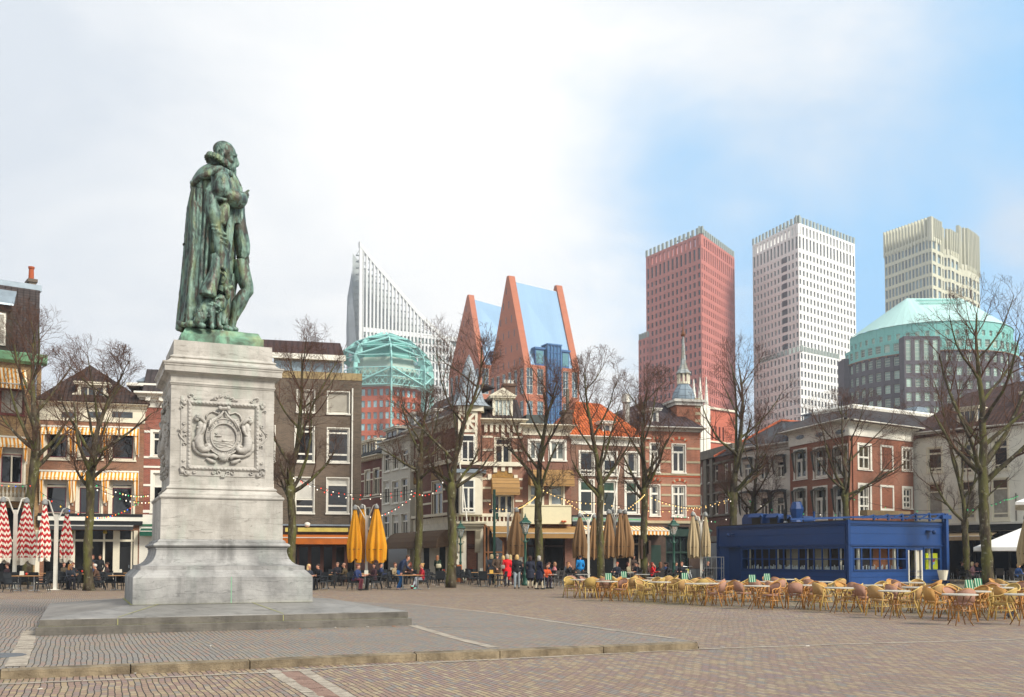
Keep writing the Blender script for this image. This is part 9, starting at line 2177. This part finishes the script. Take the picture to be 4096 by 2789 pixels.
POSES['cross']=bodymesh('body',[(2,[(-.09,.05,.52,.10),(-.06,-.36,.56,.07),(.10,-.52,.2,.045)]),(3,[(.10,-.52,.14,.04),(.12,-.66,.16,.032)]),(2,[(.09,.05,.52,.10),(.07,-.38,.50,.072),(.06,-.36,.12,.048)]),(3,[(.06,-.34,.05,.042),(.06,-.50,.035,.034)])]+torso(.52,1.02,.14,.06)+head(1.19,0,-.06,.02)+arms_sit(.95,1,.06))
POSES['bend']=bodymesh('body',[(2,[(-.09,.05,.88,.10),(-.10,-.10,.5,.07),(-.10,.10,.12,.05)]),(3,[(-.10,.13,.05,.045),(-.10,-.04,.035,.036)]),(2,[(.09,.05,.88,.10),(.10,-.02,.5,.07),(.10,.04,.12,.05)]),(3,[(.10,.08,.05,.045),(.10,-.10,.035,.036)]),(1,[(0,.06,.90,.15),(0,-.02,1.1,.15),(0,-.15,1.32,.155),(0,-.26,1.42,.10)]),(1,[(-.17,-.22,1.36,.07),(.17,-.22,1.36,.07)]),(1,[(0,.05,.86,.15),(0,.03,.78,.15)]),(1,[(-.19,-.22,1.34,.062),(-.24,-.16,1.08,.054),(-.2,-.1,.86,.044)]),(1,[(.19,-.22,1.34,.062),(.25,-.3,1.08,.054),(.18,-.5,.98,.044)])]+hand(-.2,-.1,.84)+hand(.18,-.52,.97,0,-1,-.3)+head(1.56,0,-.36,.05))
HEADS={'walk':(0,0,1.64),'coat':(0,0,1.62),'stand':(0,0,1.64),'jacket':(0,0,1.71),'sit':(0,0,1.22),'sit_lean':(0,-.19,1.17),'sit_chin':(0,-.05,1.21),'cross':(0,-.08,1.19),'bend':(0,-.41,1.56)}
def hairmesh(kind):
    m=MB(); m.smooth=True
    m.ell((0,.028,.055),(.098,.098,.088),12,8)
    if kind!='short': m.ell((0,.06,-.0),(.102,.07,.10),12,8)
    if kind=='bob': m.ell((-.06,.03,-.04),(.05,.07,.10),8,6); m.ell((.06,.03,-.04),(.05,.07,.10),8,6); m.ell((0,.07,-.06),(.09,.05,.09),8,6)
    if kind=='long': m.ell((-.06,.05,-.10),(.05,.06,.17),8,6); m.ell((.06,.05,-.10),(.05,.06,.17),8,6); m.ell((0,.09,-.13),(.09,.05,.2),8,6)
    if kind=='bun': m.ell((0,.12,.10),(.05,.05,.05),8,6)
    return m.mesh('hair',[SKIN],False)
HAIR={k:hairmesh(k) for k in ('short','bob','long','bun')}
def face_parts():
    m=MB(); 
    for s in (-1,1): m.ell((s*.032,-.083,.012),(.012,.008,.007),6,4)
    m.ell((0,-.083,-.052),(.022,.008,.006),6,4); return m.mesh('face_features',[plain('3b2420',.6,name='eyes and mouth')],False)
FACE=face_parts()
def pm(c): return plain(c,.85,var=.12,scale=4.,name='cloth')
def person(pose,loc,deg,top,legs,shoes,hair,hk,label,skin=None,s=1.,zo=0.,grp='people on the terraces'):
    o=mkobj('person',POSES[pose],None,(loc[0],loc[1],zo),math.radians(deg)); o.scale=(s,s,s)
    for i,mt in enumerate((SKIN if not skin else pm(skin),pm(top),pm(legs),pm(shoes))): o.material_slots[i].link='OBJECT'; o.material_slots[i].material=mt
    hx=HEADS[pose]; h=mkobj('hair',HAIR[hk],o,hx); h.material_slots[0].link='OBJECT'; h.material_slots[0].material=plain(hair,.8,var=.25,scale=20,name='hair')
    f=mkobj('face_features',FACE,o,hx)
    tag(o,label,'person',grp); return o
def P_(pose,reg,x,y,deg,top,legs,shoes,hair,hk,label,Z=None,s=1.,zo=0.,ky=None,fixlift=0.):
    """y = head-top row when Z given, else the feet row"""
    px,py=q(reg,x,y)
    if Z: loc=(xat(px,Z,1.2),Z)
    else: g=gp(px,py); loc=(g.x,g.y)
    if Z and zo==0:   # stand on a bar stool / step only when the head would be too low
        pass
    return person(pose,loc,deg,top,legs,shoes,hair,hk,label,s=s,zo=zo)
# standing group walking away (0 faces the camera, 180 away, 90 to the right)
P_('coat','U',838,620,190,'34383f','34383f','1a1a1c','c9b48a','bob','person with blonde bob and grey coat at the left end of the walking group',s=1.04)
P_('jacket','U',925,640,180,'4b3a2c','8d7a5a','2a211b','7d6d5c','short','person in brown leather jacket with hands clasped behind the back')
P_('stand','U',1018,625,175,'b49a78','a58c6c','3a2a22','cfae74','bob','person with blonde hair and beige top half hidden beside the red coat',s=.98)
P_('coat','U',1078,640,185,'d3121c','2c2c38','1b1b1e','a89d8a','bob','person in bright red hooded coat seen from behind',s=1.04)
P_('coat','U',1130,625,170,'1f2126','5b3a40','1b1b1e','d9c08c','long','person with long blonde hair and black coat right behind the red coat',s=1.02)
P_('walk','U',1230,680,180,'17181c','8e979c','2a2422','c9a56a','bob','person in black sweater and pale grey trousers seen from behind')
P_('coat','U',1437,668,175,'1d2130','cfc3a6','6a3d30','3a2018','bob','person in navy coat and cream trousers with a shoulder bag',s=.98)
P_('coat','U',1580,690,120,'141a30','b7ab92','17171a','a9a59c','bob','person with grey hair in long navy coat walking beside the lamp post',s=.98)
P_('bend','D',1450,1342,80,'1d2a44','2f6ba8','c9a89a','4a3020','short','person in navy padded jacket and blue jeans stooping over a table',s=1.03)
P_('cross','D',1690,1335,-70,'a3202a','9a9ea3','8fd0bd','b98f5c','bun','seated child in red tartan scarf with grey leggings and mint shoes')
P_('stand','F',318,1045,150,'1e3a2c','2c2c2c','1a1a1a','a8704a','long','person in green jacket with tote bag by the brown awnings',Z=67)
P_('walk','H',225,880,185,'1583c8','2a3038','222222','3a2a20','short','person in bright blue jacket standing before the brown parasol pair',Z=63)
P_('stand','X',1325,60,0,'17171a','17171a','111111','3a2418','bun','person in black waiting clothes standing in the café doorway',Z=58)
P_('stand','X',1228,90,10,'20242e','1a1a1c','111111','6b4030','bob','person standing in the doorway left of the waiter',Z=58.5)
P_('walk','H',905,880,30,'4a3a30','2c2c2c','222222','2c1e16','short','person standing near the café doorway behind the terrace tables',Z=68)
SIT=[('sit','X',95,-90,51,'2c1a20','1f1f24','4a2d22','short','seated person in dark plum jacket at the left edge'),
('sit_lean','X',905,60,50,'3c4048','2c2c34','c78a4a','long','seated person with red-blonde hair left of the tree trunk'),('sit_lean','X',985,-80,50.5,'33363c','222228','3a2a22','short','seated person in grey jacket leaning over the table left of the trunk'),
('sit','X',965,0,56,'1b1b1e','1b1b1e','6b3a28','short','seated person in black by the café window'),('sit_lean','X',1310,-60,50,'5a4030','3a3436','c9c4ba','short','seated person with white hair and brown jacket right of the trunk'),
('sit','X',1235,60,54,'2a3350','222','6b4a3a','short','seated person in blue half hidden behind the tree trunk'),('sit','X',1420,-70,56,'3a2a2a','222','4a3020','short','seated person near the flower vase before the black door'),('sit','X',850,70,57,'4a4030','222','5a4030','short','seated person in olive behind the striped parasol'),
('sit_lean','D',462,60,49,'2b2f3a','24262c','cfae78','long','seated person with blonde hair touching the pedestal edge in view'),('sit_lean','D',615,-40,50,'191b22','1e2026','33241c','short','seated person in black hooded jacket reading a menu'),
('sit','D',790,-20,57,'26242c','222','8a6a58','short','older seated person in dark suit at the rear table'),('sit_lean','D',890,-80,57,'5a4a30','3a3436','b98d74','short','bald seated person in olive jacket at the rear table'),
('sit_lean','D',975,70,49,'26345c','5a2430','6a3a28','bun','seated person in navy with pinned auburn hair'),('sit','D',1180,-60,49.5,'3a2026','222','2c1a18','long','seated person with long dark hair under the yellow parasols'),('sit','D',1250,90,53,'1c2848','222','2a1e18','short','seated person in navy behind the yellow parasols'),
('sit','D',1400,50,54,'8d7a5c','222','5a3524','short','seated person in beige left of the stooping person'),('sit_chin','D',1560,-40,60,'4a2f26','2a2a2a','6b2f22','bob','seated person with auburn hair behind the stooping person'),
('sit_lean','U',1665,40,52,'b8481c','2c2430','33201a','long','seated person in rust sweater with dark hair and a smile'),('sit_chin','U',1735,-60,58,'2c3548','222','6a4636','short','seated person resting chin on hand beside the rust sweater'),('sit','U',1812,-90,60,'d78a8a','333','b98a66','bob','seated child in pink before the dark café front'),
('sit_chin','U',2022,80,58,'1c1d22','1e1e22','a5744a','long','seated person in black with light brown hair near the blue jacket'),('sit','U',2020,10,64,'4a4f55','2a2a2a','3a2a22','short','seated person in sunglasses behind the long-haired one'),('sit','U',1305,-20,60,'24262a','222','3a2a20','short','seated person behind the lamp post between the coats'),
('sit','H',690,-40,60,'2a2e3a','222','a5563a','short','seated person in dark jacket and white shirt right of the parasol mast'),('sit','H',832,60,60,'8f8468','33302c','4a2c22','bob','seated person in patterned beige top before the brown parasols'),('sit','H',930,-70,61,'20242c','222','2c2420','short','seated person in black cap-like hair right of the beige top'),
('sit_lean','H',980,-60,62,'1e2026','222','2c2420','short','seated person bending low beside the trunk with boards'),('sit','H',1078,80,62,'4a2a2a','222','a5533a','bob','seated person with copper hair beside the trunk'),('sit_chin','H',1130,80,60,'c01a22','222','7a2f22','bob','seated person in bright red top and sunglasses'),
('sit','H',1240,170,61,'2a2b30','222','6a4630','long','seated person with wavy brown hair seen from behind'),('sit','H',1305,160,62,'26355c','222','241c18','short','seated person in dark blue beside the lantern post'),('sit_lean','H',1365,-90,61,'1d1d20','222','241a16','bob','seated person with dark hair bending before the lantern post'),
('sit','H',1440,60,64,'2a2c34','222','3a2c24','short','seated person before the green shop window'),('sit','H',1508,-30,61,'1f2228','222','8a5a42','short','seated person in dark suit and white shirt left of the beige parasols'),('sit','H',1838,-70,66,'22242c','222','b0806a','short','bald seated person in black beside the roll cage'),
('sit','R',605,60,62,'c9969a','8a8480','e0c9a0','bob','seated person in pink coat with blonde hair behind the thin tree'),('sit_lean','R',685,-70,62,'1f2438','222','b98a70','short','seated person in navy jacket leaning between the two right trees'),('sit_lean','R',1150,90,57,'2a4878','222','c9a070','bob','seated person in denim jacket at the right edge'),
('sit','R',470,80,66,'2a2624','222','5a4030','short','seated person in shadow left of the thin tree trunk')]
for i,(pose,reg,x,deg,Z,top,legs,hair,hk,label) in enumerate(SIT):
    px=q(reg,x,0)[0]; X_=xat(px,Z,1.1); legs=legs if len(legs)==6 else '222222'
    person(pose,(X_,Z),deg,top,legs,'1c1c1c',hair,hk,label)
    a=math.radians(deg); (CB if px<2020 else CG).put((X_,Z,0),a,' '.join(((('black' if px<2020 else 'grey-brown')+' chair of the '+label).split())[:15]),('black' if px<2020 else 'grey')+' woven terrace chairs')
# bags carried by the walkers
def bag(reg,x,y,Z,c,label,s=1.):
    px,py=q(reg,x,y); z=zat(py,Z); m=MB(); m.smooth=True; m.rings([[(.14*s*math.cos(k*math.pi/6)*f,.06*s*math.sin(k*math.pi/6)*f,zz*s) for k in range(12)] for f,zz in ((.8,0),(1,.05),(1,.15),(.75,.22))]); o=m.build('handbag',pm(c)); o.location=(xat(px,Z,z),Z,z); tag(o,label,'bag'); h=MB(); h.tube([(-.1*s,0,.2*s),(-.02,0,.62),(.06*s,0,.2*s)],.008,4); h.build('strap',pm(c),o)
bag('U',1008,372,56.2,'8a8178','grey shoulder bag hanging beside the red coat'); bag('U',1410,345,55.6,'b89a5c','tan shoulder bag on the navy coat'); bag('F',330,1180,66.6,'d8cfae','cream tote bag held by the person in green',1.3)
